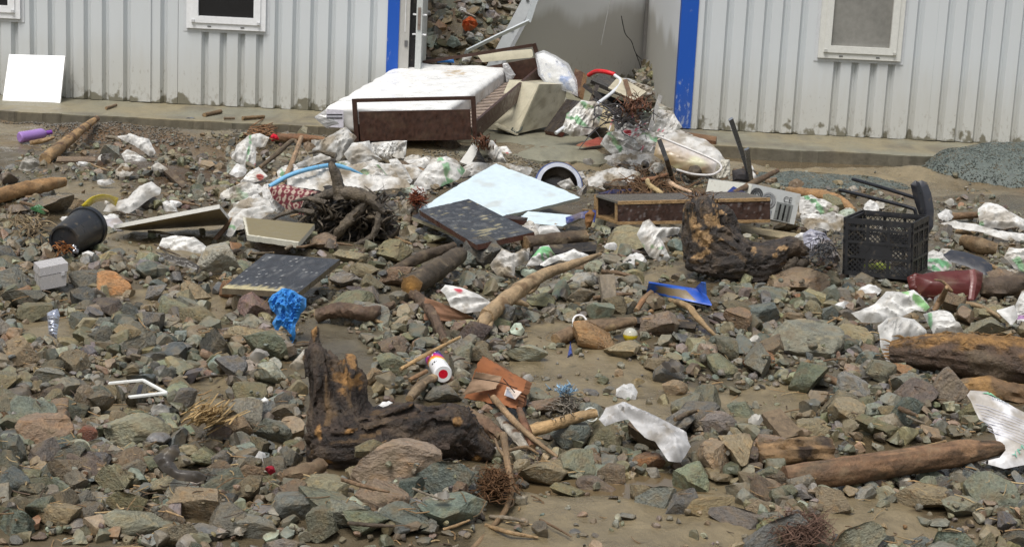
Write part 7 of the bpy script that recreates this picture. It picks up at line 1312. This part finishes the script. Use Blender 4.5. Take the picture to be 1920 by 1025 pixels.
# scraps of sacking, splinters and sticks caught among the stones, each a thing of its own
r = np.random.RandomState(77); bands_ = [(420, 800, 245, 420, 44), (760, 1300, 262, 360, 40), (100, 420, 240, 420, 18), (1240, 1600, 320, 450, 16), (1560, 1915, 380, 560, 18), (880, 1260, 420, 520, 14), (300, 1700, 520, 980, 16)]
CN = [('muddy white', (.60, .58, .53)), ('white', (.76, .76, .75)), ('grey', (.32, .31, .29)), ('pale green', (.48, .56, .46)), ('brown', (.20, .14, .09)), ('dark grey', (.06, .06, .065))]; CW = [.34, .26, .14, .08, .12, .06]
def hm(P):
    j, i = int((P[1] - RY0) / RC), int((P[0] - RX0) / RC)
    return HM[j, i] if 0 <= i < nX and 0 <= j < nY else gz(P[0], P[1])
for x0, x1, y0, y1, n in bands_:
    for k in range(n):
        px, py = r.uniform(x0, x1), r.uniform(y0, y1); wd = r.uniform(7, 20) * (1 + (py - 300) / 700); ht = wd * r.uniform(.4, .8); a0 = r.uniform(0, 6.28); cn, cc = CN[r.choice(6, p=CW)]
        pts = [(px + wd * math.cos(a0 * 0 + t) * r.uniform(.55, 1.1), py + ht * math.sin(t) * r.uniform(.55, 1.1)) for t in np.linspace(0, 6.28, 8)[:-1]]; P = G(px, py)
        if P[1] > 13.2 or inpoly(np.array([px]), np.array([py]), [(600, 200), (890, 185), (1010, 90), (1030, 200), (900, 268), (620, 268)])[0]: continue
        lb = label_for((px, py), f"{'small' if wd < 14 else 'palm-sized'} {cn} scrap", f'{cn} scrap')
        o, _ = rag('scrap', lb, 'scrap', pts, base=np.array(cc), mud=.3 * r.rand() + .05, ex=False, tilt=r.uniform(20, 50), thick=.03, fold=.022, ff=18, lift=max(0, min(.16, hm(P))), jag=.006, res=.010, group='scraps of torn sacking and litter')
for x0, x1, y0, y1, n in [(420, 800, 300, 480, 16), (1120, 1420, 310, 420, 22), (880, 1240, 420, 560, 14), (60, 420, 260, 480, 12), (1560, 1900, 400, 620, 12), (200, 1800, 560, 1000, 26)]:
    for k in range(n):
        px, py = r.uniform(x0, x1), r.uniform(y0, y1); L = r.uniform(18, 60) * (1 + (py - 300) / 900); a = r.uniform(-.8, .8); rd = r.uniform(1.4, 4.5); P = G(px, py); z = max(.0, hm(P)) + .012
        bn, b_ = [('tan', (.34, .22, .11)), ('brown', (.15, .09, .05)), ('dark', (.055, .04, .03)), ('grey', (.20, .17, .13))][r.randint(4)]; kd = 'stick' if rd < 3 else 'branch piece'
        lb = label_for((px, py), f"{'short' if L < 40 else 'long'} {bn} {kd}", f'{bn} {kd}'); dx, dy = L / 2 * math.cos(a), L / 2 * math.sin(a) * .6
        log('stick' if rd < 3 else 'branch', lb, [(px - dx, py + dy, z), (px + r.uniform(-3, 3), py + r.uniform(-3, 3), z + .015), (px + dx, py - dy, z + r.uniform(-.01, .05))], [rd, rd * 1.1, rd * .6], base=b_, cat='stick', ex=False, ns=8, rough=.25, group='sticks strewn among the rocks')
# everything smaller: one body of rubble
def merge(name, items, protos, colf, kind='stuff', mat=M_STONE, sharp=None):
    VV, FF, CC, n = [], [], [], 0
    for k, r in items:
        V, F = protos[k % len(protos)]; W = (V * [r[1], r[2], r[3]]) @ rotm(r).T + r[0]; VV.append(W); FF.append(F + n); n += len(W); CC.append(np.tile(colf(r), (len(W), 1)))
    V = np.concatenate(VV); F = np.concatenate(FF); C_ = np.concatenate(CC); me = bpy.data.meshes.new(name); me.vertices.add(len(V)); me.vertices.foreach_set('co', V.astype(np.float32).ravel())
    me.loops.add(F.size); me.loops.foreach_set('vertex_index', F.astype(np.int32).ravel()); me.polygons.add(len(F)); me.polygons.foreach_set('loop_start', np.arange(0, F.size, 3, dtype=np.int32)); me.update(calc_edges=True)
    at = me.color_attributes.new('Col', 'FLOAT_COLOR', 'POINT'); at.data.foreach_set('color', np.c_[C_, np.ones(len(C_))].astype(np.float32).ravel()); me.materials.append(mat)
    me.polygons.foreach_set('use_smooth', [False] * len(F)); me.validate(); o = bpy.data.objects.new(name, me); COL.objects.link(o); o['kind'] = kind; return o
def rc(r): return np.array(PAL[r[6]]) * WARM * rs.uniform(.6, 1.5) * (1 + rs.uniform(-.1, .1, 3))
rest = [(i, r) for i, r in enumerate(rocks) if i not in bigset]
mid_ = [(i, r) for i, r in rest if r[1] > .022]; sm = [(i, r) for i, r in rest if r[1] <= .022]
VV = merge('rubble', [(i, r) for i, r in mid_], MID, rc); merge('gravel', sm, [rock_shape(1, 700 + k, 5) for k in range(20)], rc)
print('ROCKS', len(rocks), len(big), len(mid_), len(sm), 'uniq landmarks', len(uniq), 'smallest thing px', px_area(rocks[big[-1]]) ** .5)
# rubble slope behind the cabins, the little pile inside, and grit heaps along the slab
bank = []
r = np.random.RandomState(5)
for k in range(6500):
    y = r.uniform(16.3, 27); x = r.uniform(-1.35, .45) * (y / 18) ; s = .028 * 3.8 ** (r.rand() ** 1.6)
    bank.append((k, (np.array([x, y, gz(x, y) + s * .25]), s, s * r.uniform(.6, .95), s * r.uniform(.4, .8), r.uniform(0, 6.28), r.uniform(-.5, .5, 2), PK[r.choice(len(PK), p=PW)], 0)))
for k in range(240):
    a = r.uniform(0, 1); x = 1.38 - abs(r.normal(0, .16)); y = r.uniform(16.6, 18.2); s = r.uniform(.03, .08); z = .1 + .38 * math.exp(-((1.42 - x) / .2) ** 2) * sstep(16.4, 17.3, y) * r.rand() ** .4
    bank.append((k, (np.array([x, y, z]), s, s * .8, s * .6, r.uniform(0, 6.28), r.uniform(-.5, .5, 2), PK[r.choice(len(PK), p=PW)], 0)))
merge('rubble_slope', bank, LO, lambda r_: rc(r_) * 1.15)
def grit(name, fz, x0, x1, y0, y1, n, c, s0, seed):
    r = np.random.RandomState(seed); it = []
    for k in range(n):
        x, y = r.uniform(x0, x1), r.uniform(y0, y1); h = fz(x, y)
        if h is None: continue
        s = r.uniform(.5, 1.4) * s0; it.append((k, (np.array([x, y, gz(x, y) + h]), s, s * .8, s * .6, r.uniform(0, 6), r.uniform(-.6, .6, 2), 'grey', 0)))
    return merge(name, it, [rock_shape(0, 900 + k, 3) for k in range(8)], lambda r_: np.asarray(c) * rs.uniform(.55, 1.45))
def pile(cx, cy, ax, ay, h):
    def f(x, y):
        d = ((x - cx) / ax) ** 2 + ((y - cy) / ay) ** 2
        if d > 1.02: return None
        return h * (1 - d) ** .8 * (1 + .0 * x) if d < 1 else 0
    return f
GC = (.098, .116, .104)
cxp, cyp = D(1925, 300, 13.25)[0], 13.2
for nm, (cx0, cy0, ax, ay, hh), n in (('gravel_heap', (cxp + .15, cyp, 1.05, .58, .21), 9000), ('gravel_spill', (D(1545, 320, 12.7)[0], 12.62, .62, .26, .05), 2600)):
    th = np.linspace(0, 2 * np.pi, 48, endpoint=False); V = [[cx0, cy0, gz(cx0, cy0) + hh]]; rr = np.linspace(.1, 1, 12)
    for q in rr:
        for t in th: x, y = cx0 + ax * q * math.cos(t), cy0 + ay * q * math.sin(t); V.append([x, y, gz(x, y) + hh * (1 - q * q) ** .8 - (.01 if q == 1 else 0)])
    F = [(0, 1 + i, 1 + (i + 1) % 48) for i in range(48)] + [(1 + k * 48 + i, 1 + (k + 1) * 48 + i, 1 + (k + 1) * 48 + (i + 1) % 48, 1 + k * 48 + (i + 1) % 48) for k in range(11) for i in range(48)]
    o = mk(nm, V, F, GC, vmat('fine_gravel', .6, 1, 120, .5, .4), None, 180); o['kind'] = 'stuff'
    grit(nm + '_grit', pile(cx0, cy0, ax, ay, hh), cx0 - ax, cx0 + ax, cy0 - ay, cy0 + ay, int(n * 1.7), GC, .0055, n)
grit('slab_grit', lambda x, y: .005 if (pn(np.array([[x * 2, y * 2, 1.]]))[0] > -.1) else None, -4.4, -1.0, 12.75, 13.4, 5000, (.13, .12, .10), .007, 3)
grit('slab_grit', lambda x, y: .005 if (pn(np.array([[x * 2, y * 2, 1.]]))[0] > -.2) else None, -.7, 1.4, 12.1, 12.95, 4200, (.15, .14, .11), .009, 4)
# twigs and straw caught between the stones
r = np.random.RandomState(9); mb = MB()
for k in range(2600):
    py = 1040 - 760 * r.rand(); px = r.uniform(-20, 1940); P = G(px, py); 
    if P[1] > 12.6: continue
    j, i = int((P[1] - RY0) / RC), int((P[0] - RX0) / RC)
    if not (0 <= i < nX and 0 <= j < nY) or BLK_[j, i] or (MUDM[j, i] and r.rand() < .8): continue
    L = r.uniform(.02, .09); a = r.uniform(0, 6.28); z = HM[j, i] + .004; d = np.array([math.cos(a), math.sin(a), r.uniform(-.15, .3)]) * L; p = np.array([P[0], P[1], z]); V, F = tube([p - d / 2, p + r.normal(0, .004, 3), p + d / 2], [.0012 + .002 * r.rand() ** 2], 4, 5)
    mb.add(V, F, np.array([(.30, .19, .09), (.16, .10, .05), (.40, .29, .15), (.09, .06, .04)][r.randint(4)]) * r.uniform(.7, 1.2))
o = mb.build('twig_litter', M_WOOD); o['kind'] = 'stuff'
